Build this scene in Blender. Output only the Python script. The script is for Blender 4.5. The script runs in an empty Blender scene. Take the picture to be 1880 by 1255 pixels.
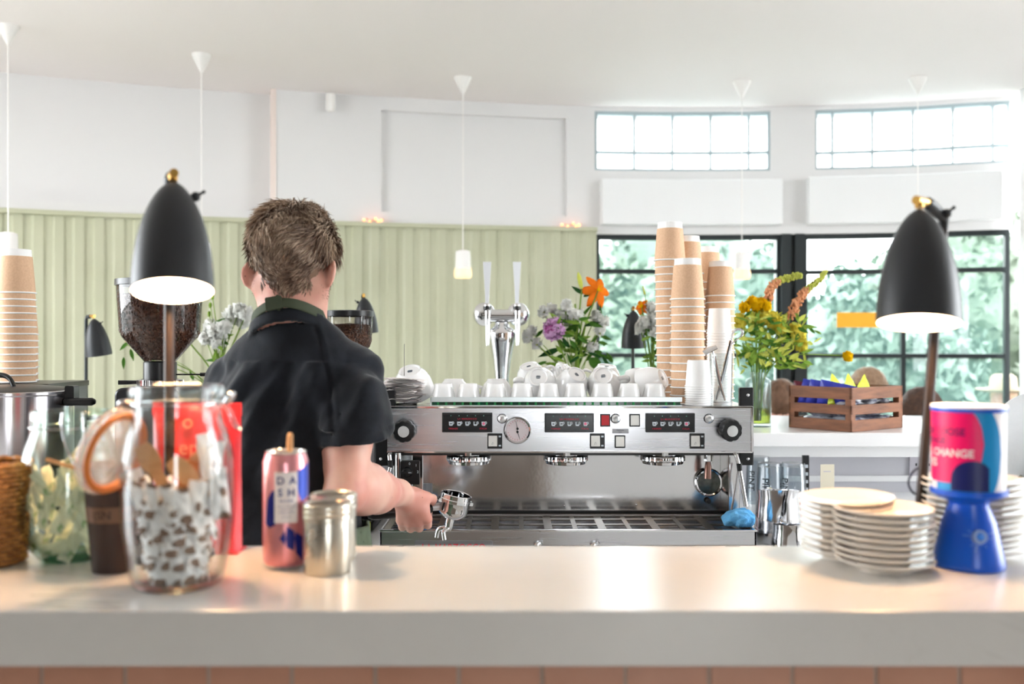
import bpy, math, random
import numpy as np
from mathutils import Vector, Matrix, Euler

random.seed(7)
rng = np.random.default_rng(11)
scene = bpy.context.scene
COL = scene.collection
PI = math.pi
FPX = 1880 * 35 / 36.0
CAMZ = 1.42


def at(px, py, Y):
    """point at depth Y (metres in front of the lens) that the photo shows at pixel px, py"""
    return Vector(((px - 940) / FPX * Y, Y, CAMZ - (py - 627.5) / FPX * Y))


def lin(c):
    if isinstance(c, str):
        c = [int(c[i:i + 2], 16) for i in (0, 2, 4)]
    r = []
    for x in c:
        x = x / 255.0
        r.append(x / 12.92 if x <= 0.04045 else ((x + 0.055) / 1.055) ** 2.4)
    return (r[0], r[1], r[2], 1.0)


# ------------------------------------------------------------------ materials
class NT:
    def __init__(self, name):
        self.m = bpy.data.materials.new(name)
        self.m.use_nodes = True
        self.t = self.m.node_tree
        self.t.nodes.clear()
        self.out = self.t.nodes.new('ShaderNodeOutputMaterial')

    def n(self, kind, **kw):
        nd = self.t.nodes.new(kind)
        for k, v in kw.items():
            if hasattr(nd, k):
                setattr(nd, k, v)
            else:
                nd.inputs[k.replace('_', ' ')].default_value = v
        return nd

    def l(self, a, b):
        self.t.links.new(a, b)

    def surf(self, sock):
        self.l(sock, self.out.inputs['Surface'])


def tex_noise(t, scale, detail=3, rough=0.5, mapping=None, dist=0.0):
    tc = t.n('ShaderNodeTexCoord')
    src = tc.outputs['Object']
    if mapping:
        mp = t.n('ShaderNodeMapping')
        mp.inputs['Scale'].default_value = mapping
        t.l(src, mp.inputs['Vector'])
        src = mp.outputs['Vector']
    nz = t.n('ShaderNodeTexNoise')
    nz.inputs['Scale'].default_value = scale
    nz.inputs['Detail'].default_value = detail
    nz.inputs['Roughness'].default_value = rough
    nz.inputs['Distortion'].default_value = dist
    t.l(src, nz.inputs['Vector'])
    return nz


def ramp(t, fac, stops):
    r = t.n('ShaderNodeValToRGB')
    e = r.color_ramp.elements
    while len(e) < len(stops):
        e.new(0.5)
    for i, (p, c) in enumerate(stops):
        e[i].position = p
        e[i].color = c if len(c) == 4 else (*c, 1)
    t.l(fac, r.inputs['Fac'])
    return r


def bump(t, fac, strength, dist=0.01):
    b = t.n('ShaderNodeBump')
    b.inputs['Strength'].default_value = strength
    b.inputs['Distance'].default_value = dist
    t.l(fac, b.inputs['Height'])
    return b


def mat(name, c, rough=0.5, metal=0.0, c2=None, nscale=20, bstr=0.0, bscale=None, bdist=0.003, mapping=None,
        spec=0.5, coat=0.0, sss=0.0, trans=0.0, ior=1.45, rvar=0.0, sheen=0.0, lo=0.35, hi=0.65, bmap=None, aniso=0.0):
    t = NT(name)
    p = t.n('ShaderNodeBsdfPrincipled')
    t.surf(p.outputs[0])
    p.inputs['Base Color'].default_value = lin(c)
    p.inputs['Roughness'].default_value = rough
    p.inputs['Metallic'].default_value = metal
    p.inputs['Specular IOR Level'].default_value = spec
    p.inputs['IOR'].default_value = ior
    p.inputs['Coat Weight'].default_value = coat
    p.inputs['Transmission Weight'].default_value = trans
    p.inputs['Anisotropic'].default_value = aniso
    if sheen:
        p.inputs['Sheen Weight'].default_value = sheen
        p.inputs['Sheen Roughness'].default_value = 0.4
    if sss:
        p.inputs['Subsurface Weight'].default_value = sss
        p.inputs['Subsurface Radius'].default_value = (0.012, 0.005, 0.003)
        p.inputs['Subsurface Scale'].default_value = 1.0
    nz = tex_noise(t, nscale, 4, 0.6, mapping)
    if c2 is not None:
        r = ramp(t, nz.outputs['Fac'], [(lo, lin(c)), (hi, lin(c2))])
        t.l(r.outputs['Color'], p.inputs['Base Color'])
    if rvar:
        mr = t.n('ShaderNodeMapRange')
        mr.inputs['To Min'].default_value = max(0.0, rough - rvar)
        mr.inputs['To Max'].default_value = rough + rvar
        t.l(nz.outputs['Fac'], mr.inputs['Value'])
        t.l(mr.outputs[0], p.inputs['Roughness'])
    if bstr:
        nb = tex_noise(t, bscale or nscale, 4, 0.6, bmap if bmap else mapping)
        b = bump(t, nb.outputs['Fac'], bstr, bdist)
        t.l(b.outputs[0], p.inputs['Normal'])
    return t.m


def emis(name, c, strength, base=None):
    t = NT(name)
    p = t.n('ShaderNodeBsdfPrincipled')
    t.surf(p.outputs[0])
    p.inputs['Base Color'].default_value = lin(base or c)
    p.inputs['Emission Color'].default_value = lin(c)
    p.inputs['Emission Strength'].default_value = strength
    return t.m


def thin_glass(name, tint=(255, 255, 255), gloss=1.0, rough=0.01, ior=1.45, milk=0.0, milkc=(235, 245, 240), edge=None):
    """clear wall of glass: see-through with fresnel reflections; tint grows toward grazing angles"""
    t = NT(name)
    tr = t.n('ShaderNodeBsdfTransparent')
    tr.inputs['Color'].default_value = lin(tint)
    gl = t.n('ShaderNodeBsdfGlossy')
    gl.inputs['Roughness'].default_value = rough
    fw = t.n('ShaderNodeLayerWeight')
    fw.inputs['Blend'].default_value = 0.5
    p5 = t.n('ShaderNodeMath', operation='POWER')
    p5.inputs[1].default_value = 4.0
    t.l(fw.outputs['Facing'], p5.inputs[0])
    fr = t.n('ShaderNodeMath', operation='MULTIPLY_ADD')
    f0 = ((ior - 1) / (ior + 1)) ** 2
    fr.inputs[1].default_value = 0.75 * (1 - f0)
    fr.inputs[2].default_value = f0
    t.l(p5.outputs[0], fr.inputs[0])
    if edge is not None:
        lw = t.n('ShaderNodeLayerWeight')
        lw.inputs['Blend'].default_value = 0.35
        r = ramp(t, lw.outputs['Facing'], [(0.25, lin(tint)), (0.95, lin(edge))])
        t.l(r.outputs['Color'], tr.inputs['Color'])
    mx = t.n('ShaderNodeMixShader')
    ml = t.n('ShaderNodeMath', operation='MULTIPLY')
    ml.inputs[1].default_value = gloss
    t.l(fr.outputs[0], ml.inputs[0])
    t.l(ml.outputs[0], mx.inputs[0])
    t.l(tr.outputs[0], mx.inputs[1])
    t.l(gl.outputs[0], mx.inputs[2])
    last = mx
    if milk > 0:
        d = t.n('ShaderNodeBsdfDiffuse')
        d.inputs['Color'].default_value = lin(milkc)
        d2 = t.n('ShaderNodeBsdfTranslucent')
        d2.inputs['Color'].default_value = lin(milkc)
        m2 = t.n('ShaderNodeMixShader')
        m2.inputs[0].default_value = 0.6
        t.l(d.outputs[0], m2.inputs[1])
        t.l(d2.outputs[0], m2.inputs[2])
        m3 = t.n('ShaderNodeMixShader')
        m3.inputs[0].default_value = milk
        t.l(mx.outputs[0], m3.inputs[1])
        t.l(m2.outputs[0], m3.inputs[2])
        last = m3
    t.surf(last.outputs[0])
    return t.m


# ------------------------------------------------------------------ mesh builder
class MB:
    def __init__(self):
        self.v = []
        self.f = []
        self.mi = []
        self.n = 0

    def add(self, verts, faces, mi=0, M=None):
        verts = np.asarray(verts, dtype=float).reshape(-1, 3)
        if M is not None:
            A = np.array(M)
            verts = verts @ A[:3, :3].T + A[:3, 3]
        self.v.append(verts)
        n = self.n
        for f in faces:
            self.f.append([i + n for i in f])
            self.mi.append(mi)
        self.n += len(verts)
        return self

    def box(self, x0, x1, y0, y1, z0, z1, mi=0, M=None):
        v = [(x, y, z) for x in (x0, x1) for y in (y0, y1) for z in (z0, z1)]
        f = [(0, 1, 3, 2), (4, 6, 7, 5), (0, 4, 5, 1), (2, 3, 7, 6), (0, 2, 6, 4), (1, 5, 7, 3)]
        return self.add(v, f, mi, M)

    def rbox(self, x0, x1, y0, y1, z0, z1, r=0.003, mi=0, M=None, axis='y', seg=3):
        """box with rounded corners, extruded along axis"""
        def outline(a0, a1, b0, b1):
            pts = []
            for (cx, cy, s) in ((a1 - r, b1 - r, 0), (a0 + r, b1 - r, 1), (a0 + r, b0 + r, 2), (a1 - r, b0 + r, 3)):
                for k in range(seg + 1):
                    a = (s + k / seg) * PI / 2
                    pts.append((cx + r * math.cos(a), cy + r * math.sin(a)))
            return pts
        if axis == 'y':
            o = outline(x0, x1, z0, z1)
            v = [(a, y0, b) for a, b in o] + [(a, y1, b) for a, b in o]
        elif axis == 'z':
            o = outline(x0, x1, y0, y1)
            v = [(a, b, z1) for a, b in o] + [(a, b, z0) for a, b in o]
        else:
            o = outline(y0, y1, z0, z1)
            v = [(x1, a, b) for a, b in o] + [(x0, a, b) for a, b in o]
        n = len(o)
        f = [list(range(n)), list(range(2 * n - 1, n - 1, -1))]
        f += [(i, n + i, n + (i + 1) % n, (i + 1) % n) for i in range(n)]
        return self.add(v, f, mi, M)

    def lathe(self, prof, seg=32, c=(0, 0, 0), mi=0, M=None, a0=0.0, a1=2 * PI, wob=None):
        full = abs(a1 - a0 - 2 * PI) < 1e-6
        ns = seg if full else seg + 1
        v = []
        for (r, z) in prof:
            for k in range(ns):
                a = a0 + (a1 - a0) * k / seg
                rr = r * (wob(a, z) if wob else 1)
                v.append((c[0] + rr * math.cos(a), c[1] + rr * math.sin(a), c[2] + z))
        f = []
        for i in range(len(prof) - 1):
            for k in range(seg):
                k2 = (k + 1) % ns
                a, b, c_, d = i * ns + k, i * ns + k2, (i + 1) * ns + k2, (i + 1) * ns + k
                if prof[i][0] < 1e-7 and prof[i + 1][0] < 1e-7:
                    continue
                if prof[i][0] < 1e-7:
                    f.append((a, c_, d))
                elif prof[i + 1][0] < 1e-7:
                    f.append((a, b, c_))
                else:
                    f.append((a, b, c_, d))
        return self.add(v, f, mi, M)

    def cyl(self, p0, p1, r0, r1=None, seg=16, mi=0, cap=True, M=None):
        r1 = r0 if r1 is None else r1
        return self.tube([p0, p1], [r0, r1], seg, mi, cap, M)

    def tube(self, pts, rad, seg=8, mi=0, cap=True, M=None, closed=False, flat=None):
        P = [Vector(p) for p in pts]
        n = len(P)
        if not hasattr(rad, '__len__'):
            rad = [rad] * n
        v = []
        prev = None
        for i in range(n):
            if closed:
                t = (P[(i + 1) % n] - P[i - 1])
            elif i == 0:
                t = P[1] - P[0]
            elif i == n - 1:
                t = P[-1] - P[-2]
            else:
                t = (P[i + 1] - P[i]).normalized() + (P[i] - P[i - 1]).normalized()
            if t.length < 1e-9:
                t = Vector((0, 0, 1))
            t.normalize()
            if prev is None:
                u = t.orthogonal().normalized() if flat is None else (Vector(flat) - t * Vector(flat).dot(t)).normalized()
            else:
                u = prev - t * prev.dot(t)
                u = u.normalized() if u.length > 1e-6 else t.orthogonal().normalized()
            prev = u
            w = t.cross(u)
            rr = rad[i]
            ra, rb = rr if hasattr(rr, '__len__') else (rr, rr)
            for k in range(seg):
                a = 2 * PI * k / seg
                v.append(P[i] + u * (ra * math.cos(a)) + w * (rb * math.sin(a)))
        f = []
        m = n if closed else n - 1
        for i in range(m):
            j = (i + 1) % n
            for k in range(seg):
                k2 = (k + 1) % seg
                f.append((i * seg + k, i * seg + k2, j * seg + k2, j * seg + k))
        if cap and not closed:
            f.append(list(range(seg))[::-1])
            f.append([(n - 1) * seg + k for k in range(seg)])
        return self.add([tuple(x) for x in v], f, mi, M)

    def ball(self, c, r, seg=16, rings=10, mi=0, M=None):
        if not hasattr(r, '__len__'):
            r = (r, r, r)
        v = [(c[0], c[1], c[2] + r[2])]
        for i in range(1, rings):
            th = PI * i / rings
            for k in range(seg):
                a = 2 * PI * k / seg
                v.append((c[0] + r[0] * math.sin(th) * math.cos(a), c[1] + r[1] * math.sin(th) * math.sin(a), c[2] + r[2] * math.cos(th)))
        v.append((c[0], c[1], c[2] - r[2]))
        f = [(0, 1 + k, 1 + (k + 1) % seg) for k in range(seg)]
        for i in range(rings - 2):
            for k in range(seg):
                a = 1 + i * seg
                f.append((a + k, a + seg + k, a + seg + (k + 1) % seg, a + (k + 1) % seg))
        b = 1 + (rings - 2) * seg
        f += [(len(v) - 1, b + (k + 1) % seg, b + k) for k in range(seg)]
        return self.add(v, f, mi, M)

    def prism(self, poly, h0, h1, mi=0, M=None):
        """poly in local XY, extruded along Z from h0 to h1"""
        n = len(poly)
        v = [(x, y, h1) for x, y in poly] + [(x, y, h0) for x, y in poly]
        f = [list(range(n)), list(range(2 * n - 1, n - 1, -1))] + [(i, n + i, n + (i + 1) % n, (i + 1) % n) for i in range(n)]
        return self.add(v, f, mi, M)

    def grid(self, fn, nu, nv, mi=0, thick=0.0, M=None):
        """surface fn(u,v)->xyz, u,v in 0..1; optional thickness along the normal"""
        P = np.array([[fn(i / nu, j / nv) for j in range(nv + 1)] for i in range(nu + 1)], dtype=float)
        idx = lambda i, j: i * (nv + 1) + j
        f = [(idx(i, j), idx(i + 1, j), idx(i + 1, j + 1), idx(i, j + 1)) for i in range(nu) for j in range(nv)]
        V = P.reshape(-1, 3)
        if thick:
            du = np.gradient(P, axis=0)
            dv = np.gradient(P, axis=1)
            N = np.cross(du, dv).reshape(-1, 3)
            N /= np.maximum(np.linalg.norm(N, axis=1, keepdims=True), 1e-9)
            n = len(V)
            V2 = V - N * thick
            f2 = [tuple(n + a for a in q[::-1]) for q in f]
            bd = [idx(i, 0) for i in range(nu + 1)] + [idx(nu, j) for j in range(1, nv + 1)] + [idx(i, nv) for i in range(nu - 1, -1, -1)] + [idx(0, j) for j in range(nv - 1, 0, -1)]
            side = [(bd[(k + 1) % len(bd)], bd[k], n + bd[k], n + bd[(k + 1) % len(bd)]) for k in range(len(bd))]
            V = np.vstack([V, V2])
            f = f + f2 + side
        return self.add(V, f, mi, M)

    def build(self, name, mats, parent=None, loc=None, rot=None, smooth=40, bevel=0.0, kind=None, origin=None, sub=0, bseg=2):
        if not isinstance(mats, (list, tuple)):
            mats = [mats]
        V = np.vstack(self.v) if self.v else np.zeros((0, 3))
        if origin is not None:
            V = V - np.array(origin)
            loc = origin
        me = bpy.data.meshes.new(name)
        me.from_pydata(V.tolist(), [], self.f)
        for m in mats:
            me.materials.append(m)
        if len(mats) > 1:
            me.polygons.foreach_set('material_index', self.mi)
        if smooth:
            me.polygons.foreach_set('use_smooth', [True] * len(self.f))
            if smooth < 180:
                me.set_sharp_from_angle(angle=math.radians(smooth))
        me.update()
        o = bpy.data.objects.new(name, me)
        COL.objects.link(o)
        if parent is not None:
            o.parent = parent
        if loc is not None:
            o.location = loc
        if rot is not None:
            o.rotation_euler = rot
        if bevel:
            b = o.modifiers.new('Bevel', 'BEVEL')
            b.width = bevel
            b.segments = bseg
            b.limit_method = 'ANGLE'
            b.angle_limit = math.radians(50)
        if sub:
            s = o.modifiers.new('Subdivision', 'SUBSURF')
            s.levels = s.render_levels = sub
        if kind:
            o['kind'] = kind
        return o


def tag(o, label=None, cat=None, group=None, kind=None):
    if label:
        o['label'] = label
    if cat:
        o['category'] = cat
    if group:
        o['group'] = group
    if kind:
        o['kind'] = kind
    return o


def thing(name, label, cat, loc=(0, 0, 0), rot=(0, 0, 0), group=None, scale=None):
    o = bpy.data.objects.new(name, None)
    o.empty_display_size = 0.05
    COL.objects.link(o)
    o.location = loc
    o.rotation_euler = rot
    if scale:
        o.scale = (scale,) * 3
    return tag(o, label, cat, group)


def dup(root, loc=None, rot=None, label=None, group=None, scale=None):
    kids = list(root.children)
    r = root.copy()
    COL.objects.link(r)
    if loc is not None:
        r.location = loc
    if rot is not None:
        r.rotation_euler = rot
    if scale is not None:
        r.scale = (scale,) * 3 if not hasattr(scale, '__len__') else scale
    if label:
        r['label'] = label
    if group:
        r['group'] = group
    for ch in kids:
        sub = list(ch.children)
        c = ch.copy()
        COL.objects.link(c)
        c.parent = r
        for g in sub:
            d = g.copy()
            COL.objects.link(d)
            d.parent = c
    return r


_txt_cache = {}


def text_geo(s, size=1.0, align='CENTER', bold=0.0, space=1.0):
    """letter outlines as flat mesh in local XY (x right, y up)"""
    key = (s, align, bold, space)
    if key not in _txt_cache:
        cu = bpy.data.curves.new('lettering', 'FONT')
        cu.body = s
        cu.size = 1.0
        cu.align_x = align
        cu.align_y = 'CENTER'
        cu.offset = bold
        cu.space_character = space
        cu.resolution_u = 3
        o = bpy.data.objects.new('lettering', cu)
        COL.objects.link(o)
        bpy.context.view_layer.update()
        dg = bpy.context.evaluated_depsgraph_get()
        me = bpy.data.meshes.new_from_object(o.evaluated_get(dg))
        V = np.array([v.co[:] for v in me.vertices]).reshape(-1, 3)
        F = [tuple(p.vertices) for p in me.polygons]
        bpy.data.objects.remove(o)
        bpy.data.curves.remove(cu)
        bpy.data.meshes.remove(me)
        _txt_cache[key] = (V, F)
    V, F = _txt_cache[key]
    return V * size, F


def frame(o, x, y=None, z=None):
    """matrix with origin o, columns x,y,z"""
    x = Vector(x).normalized()
    if y is not None:
        y = Vector(y)
        z = x.cross(y).normalized()
        y = z.cross(x)
    else:
        z = Vector(z)
        y = z.cross(x).normalized()
        z = x.cross(y)
    M = Matrix.Identity(4)
    for i in range(3):
        M[i][0], M[i][1], M[i][2], M[i][3] = x[i], y[i], z[i], o[i]
    return M


def zframe(o, z, xhint=(1, 0, 0)):
    z = Vector(z).normalized()
    x = Vector(xhint)
    x = (x - z * x.dot(z))
    if x.length < 1e-6:
        x = z.orthogonal()
    x.normalize()
    y = z.cross(x)
    M = Matrix.Identity(4)
    for i in range(3):
        M[i][0], M[i][1], M[i][2], M[i][3] = x[i], y[i], z[i], o[i]
    return M


FRONT = frame((0, 0, 0), (1, 0, 0), (0, 0, 1))     # text plane facing the camera side (-Y)


def bez(p, n=12):
    """Catmull-Rom through points"""
    P = [Vector(q) for q in p]
    P = [P[0] * 2 - P[1]] + P + [P[-1] * 2 - P[-2]]
    out = []
    for i in range(1, len(P) - 2):
        for k in range(n):
            t = k / n
            a, b, c, d = P[i - 1], P[i], P[i + 1], P[i + 2]
            out.append(0.5 * ((2 * b) + (c - a) * t + (2 * a - 5 * b + 4 * c - d) * t * t + (3 * b - a - 3 * c + d) * t ** 3))
    out.append(P[-2])
    return out


# ------------------------------------------------------------------ implicit surfaces
def s_ell(P, c, r, R=None):
    q = P - np.array(c, dtype=np.float32)
    if R is not None:
        q = q @ np.array(R, dtype=np.float32)      # columns of R are the local axes
    r = np.array(r, dtype=np.float32)
    k0 = np.linalg.norm(q / r, axis=1)
    k1 = np.linalg.norm(q / (r * r), axis=1)
    return k0 * (k0 - 1.0) / np.maximum(k1, 1e-6)


def s_cone(P, a, b, ra, rb):
    a = np.array(a, dtype=np.float32)
    b = np.array(b, dtype=np.float32)
    ab = b - a
    h = np.clip(((P - a) @ ab) / (ab @ ab), 0, 1)
    return np.linalg.norm(P - a - h[:, None] * ab, axis=1) - (ra + (rb - ra) * h)


def smin(a, b, k):
    h = np.clip(0.5 + 0.5 * (b - a) / k, 0, 1)
    return b + (a - b) * h - k * h * (1 - h)


def smax(a, b, k):
    return -smin(-a, -b, k)


def surface_net(fn, lo, hi, h):
    lo = np.array(lo, dtype=float)
    n = np.ceil((np.array(hi) - lo) / h).astype(int) + 1
    B = 12
    nb = np.ceil(n / B).astype(int)
    n = nb * B
    F = np.empty(n, dtype=np.float32)
    cx, cy, cz = np.meshgrid(*[np.arange(k) for k in nb], indexing='ij')
    cen = np.stack([cx, cy, cz], -1).reshape(-1, 3) * B + (B - 1) / 2
    dc = fn((lo + cen * h).astype(np.float32))
    rad = B * h * 0.5 * 1.733 * 1.35
    g = np.stack(np.meshgrid(*[np.arange(B)] * 3, indexing='ij'), -1).reshape(-1, 3)
    Fb = np.where(dc > 0, 1.0, -1.0).astype(np.float32)[:, None] * np.ones((1, B ** 3), np.float32)
    act = np.where(np.abs(dc) < rad)[0]
    bidx = np.stack([cx, cy, cz], -1).reshape(-1, 3)
    for s in range(0, len(act), 200):
        a = act[s:s + 200]
        pts = (bidx[a][:, None, :] * B + g[None]).reshape(-1, 3) * h + lo
        Fb[a] = fn(pts.astype(np.float32)).reshape(len(a), -1)
    F = Fb.reshape(nb[0], nb[1], nb[2], B, B, B).transpose(0, 3, 1, 4, 2, 5).reshape(n)
    S = F < 0
    nx, ny, nz = F.shape
    c = [S[i:nx - 1 + i, j:ny - 1 + j, k:nz - 1 + k] for i in (0, 1) for j in (0, 1) for k in (0, 1)]
    sm = np.sum(c, axis=0)
    A = (sm > 0) & (sm < 8)
    ci = np.argwhere(A)
    idm = -np.ones(A.shape, dtype=int)
    idm[A] = np.arange(len(ci))
    acc = np.zeros((len(ci), 3))
    cnt = np.zeros(len(ci))
    offs = np.array([(i, j, k) for i in (0, 1) for j in (0, 1) for k in (0, 1)])
    for p in range(8):
        for q in range(p + 1, 8):
            if np.abs(offs[p] - offs[q]).sum() != 1:
                continue
            ip, iq = ci + offs[p], ci + offs[q]
            a = F[ip[:, 0], ip[:, 1], ip[:, 2]]
            b = F[iq[:, 0], iq[:, 1], iq[:, 2]]
            m = (a < 0) != (b < 0)
            t = np.where(m, a / np.where(m, a - b, 1), 0)
            acc[m] += (offs[p] + (offs[q] - offs[p]) * t[:, None])[m]
            cnt[m] += 1
    V = lo + (ci + acc / np.maximum(cnt, 1)[:, None]) * h
    faces = []
    for ax in range(3):
        o1, o2 = [(1, 2), (2, 0), (0, 1)][ax]
        sl0 = [slice(1, -1)] * 3
        sl1 = [slice(1, -1)] * 3
        sl0[ax] = slice(0, -1)
        sl1[ax] = slice(1, None)
        a = S[tuple(sl0)]
        b = S[tuple(sl1)]
        e = np.argwhere(a != b)
        inside = a[e[:, 0], e[:, 1], e[:, 2]]
        base = e.copy()
        for d in range(3):
            if d != ax:
                base[:, d] += 1
        q = []
        for (u, w) in ((1, 1), (0, 1), (0, 0), (1, 0)):
            t = base.copy()
            t[:, o1] -= u
            t[:, o2] -= w
            q.append(idm[t[:, 0], t[:, 1], t[:, 2]])
        q = np.stack(q, 1)
        q = np.where(inside[:, None], q, q[:, ::-1])
        faces.append(q[(q >= 0).all(1)])
    faces = np.vstack(faces)
    return V, faces


def net_obj(name, fn, lo, hi, h, m, parent=None, relax=1, shift=None, keep=None):
    V, F = surface_net(fn, lo, hi, h)
    for _ in range(relax):           # light smoothing
        S = np.zeros_like(V)
        N = np.zeros(len(V))
        for a, b in ((0, 1), (1, 2), (2, 3), (3, 0)):
            np.add.at(S, F[:, a], V[F[:, b]])
            np.add.at(S, F[:, b], V[F[:, a]])
            np.add.at(N, F[:, a], 1)
            np.add.at(N, F[:, b], 1)
        V = V * 0.5 + 0.5 * S / np.maximum(N, 1)[:, None]
    if keep is not None:
        keep.append((V.copy(), F.copy()))
    if shift is not None:
        V = V - np.array(shift)
    mb = MB()
    mb.add(V, F.tolist())
    o = mb.build(name, m, parent, smooth=180)
    return o


def vnoise(P, freq, seed=0):
    """cheap smooth pseudo-noise in -1..1"""
    r = np.random.default_rng(seed)
    out = np.zeros(len(P), dtype=np.float32)
    for k in range(5):
        d = r.normal(size=3)
        d /= np.linalg.norm(d)
        out += np.sin(P @ (d * freq * (0.7 + 0.25 * k)).astype(np.float32) + r.uniform(0, 6.28))
    return out / 3.0
# ------------------------------------------------------------------ palette
M = {}
M['white_wall'] = mat('white paint', (229, 227, 226), 0.6, bstr=0.05, bscale=60)
M['ceiling'] = mat('ceiling paint', (250, 243, 240), 0.7, bstr=0.04, bscale=40)
M['green_wall'] = mat('sage green paint', (192, 192, 166), 0.45, c2=(186, 187, 159), nscale=3)
M['pink_trim'] = mat('warm white paint', (238, 222, 214), 0.5)
M['white_metal'] = mat('white enamel', (240, 240, 240), 0.35)
M['black_frame'] = mat('black window paint', (28, 36, 38), 0.4)
M['floor'] = mat('floor concrete', (190, 182, 172), 0.5, c2=(172, 164, 154), nscale=4)
M['cabinet'] = mat('grey white cabinet', (205, 204, 210), 0.5)
M['black_shade'] = mat('matt black powder coat', (34, 36, 39), 0.42, spec=0.45, bstr=0.06, bscale=900, bdist=0.0005)
M['black_plastic'] = mat('black plastic', (20, 21, 23), 0.32)
M['black_rubber'] = mat('black rubber', (22, 22, 23), 0.6)
M['pole_brown'] = mat('dark bronze pole', (48, 38, 34), 0.4, metal=0.3)
M['brass'] = mat('brass', (205, 160, 85), 0.28, metal=1.0)
M['shade_inner'] = mat('white enamel inside', (250, 246, 238), 0.5)
M['steel'] = mat('brushed steel', (210, 210, 212), 0.13, metal=1.0, rvar=0.06, nscale=6, bstr=0.05, bscale=9, mapping=None, bdist=0.01)
M['steel_brush'] = mat('brushed steel panel', (208, 209, 213), 0.26, metal=1.0, rvar=0.06, nscale=3, mapping=(1, 1, 60), bstr=0.015, bscale=8, bdist=0.001)
M['chrome'] = mat('chrome', (225, 226, 228), 0.06, metal=1.0)
M['dark_steel'] = mat('dark steel', (95, 92, 88), 0.35, metal=1.0, rvar=0.1, nscale=14)
M['tin'] = mat('worn tin', (205, 198, 184), 0.3, metal=1.0, rvar=0.12, nscale=25, bstr=0.1, bscale=30, bdist=0.002)
M['porcelain'] = mat('white porcelain', (253, 253, 253), 0.16, coat=0.4)
M['plate'] = mat('off white stoneware glaze', (232, 224, 214), 0.2, coat=0.3)
M['logo_grey'] = mat('grey print', (70, 82, 96), 0.5)
M['kraft'] = mat('kraft paper', (226, 188, 154), 0.75, c2=(216, 176, 142), nscale=200, bstr=0.05, bscale=300)
M['paper_white'] = mat('white paper cup', (250, 250, 249), 0.5)
M['receipt'] = mat('receipt paper', (250, 246, 244), 0.6, c2=(232, 222, 220), nscale=40)
M['red_bag'] = mat('red foil bag', (214, 52, 60), 0.3, c2=(200, 40, 50), nscale=6, bstr=0.25, bscale=12, bdist=0.01)
M['red_print'] = mat('gold print', (226, 150, 120), 0.4)
M['wood_fork'] = mat('birch wood', (206, 158, 108), 0.55, c2=(190, 140, 92), nscale=30, mapping=(1, 1, 8))
M['orange_rubber'] = mat('orange rubber seal', (205, 112, 40), 0.45)
M['glass'] = thin_glass('clear glass', (250, 252, 252), 1.2, edge=(205, 212, 212))
M['glass_green'] = thin_glass('green tinted glass', (244, 250, 246), 1.2, edge=(150, 186, 172))
M['glass_foot'] = thin_glass('green glass foot', (120, 185, 160), 1.0)
M['glass_win_haze'] = thin_glass('window glass', (249, 253, 251), 0.6, milk=0.06, milkc=(140, 190, 182))  # milk share paints an aqua haze over the garden view
M['glass_clere'] = thin_glass('upper window glass', (252, 254, 254), 0.6)
M['cup_brown'] = mat('dark brown paper cup', (52, 36, 30), 0.5)
M['cup_print'] = mat('brown print', (118, 84, 62), 0.5)
M['wicker'] = mat('wicker cane', (190, 132, 72), 0.5, c2=(150, 96, 48), nscale=40)
M['wicker_dark'] = mat('dark wicker', (92, 60, 36), 0.6)
M['blue_plastic'] = mat('blue plastic', (16, 84, 200), 0.3, spec=0.5)
M['blue_cloth'] = mat('blue cleaning cloth', (112, 185, 232), 0.9, c2=(82, 160, 220), nscale=30, bstr=0.8, bscale=90, bdist=0.006)
M['blue_cloth2'] = mat('bright blue cloth', (30, 130, 215), 0.9, bstr=0.6, bscale=90, bdist=0.006)
M['led_red'] = mat('red print', (200, 30, 60), 0.5)
M['btn_white'] = mat('white switch plastic', (232, 232, 228), 0.35)
M['btn_red'] = mat('red switch plastic', (190, 22, 36), 0.3)
M['label_pink'] = mat('pink label', (226, 0, 98), 0.4)
M['label_white'] = mat('white label', (232, 226, 230), 0.4)
M['label_blue'] = mat('sky blue label', (0, 140, 205), 0.4)
M['label_navy'] = mat('navy label', (8, 20, 88), 0.4)
M['label_purple'] = mat('purple lettering', (110, 20, 90), 0.4)
M['skin'] = None
M['leaf'] = mat('green leaf', (74, 112, 50), 0.5, c2=(104, 142, 66), nscale=25)
M['leaf_light'] = mat('light green leaf', (140, 172, 78), 0.5, c2=(112, 150, 62), nscale=25)
M['leaf_dark'] = mat('dark green leaf', (44, 80, 44), 0.45)
M['stem'] = mat('plant stem', (120, 146, 70), 0.5)
M['p_white'] = mat('white petal', (246, 244, 238), 0.6)
M['p_cream'] = mat('cream petal', (240, 226, 190), 0.6)
M['p_orange'] = mat('orange petal', (250, 150, 48), 0.5, c2=(240, 128, 36), nscale=20)
M['p_pink'] = mat('pink petal', (222, 176, 216), 0.5)
M['p_pinkc'] = mat('deep pink petal', (190, 90, 165), 0.5)
M['p_yellow'] = mat('yellow petal', (250, 205, 30), 0.5)
M['p_lemon'] = mat('lemon petal', (240, 228, 100), 0.5)
M['p_peach'] = mat('peach floret', (240, 178, 132), 0.6)
M['p_lime'] = mat('lime floret', (206, 210, 100), 0.6)
M['water'] = thin_glass('vase water', (214, 216, 130), 0.6, ior=1.2)
M['bean'] = mat('roasted coffee bean', (104, 66, 46), 0.35, c2=(66, 40, 28), nscale=60)
M['hopper'] = thin_glass('smoky plastic hopper', (225, 222, 222), 1.2, edge=(70, 60, 62))
M['crate'] = mat('brown crate wood', (138, 88, 58), 0.6, c2=(104, 64, 42), nscale=7, mapping=(1, 1, 6), bstr=0.2, bscale=30)
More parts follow.
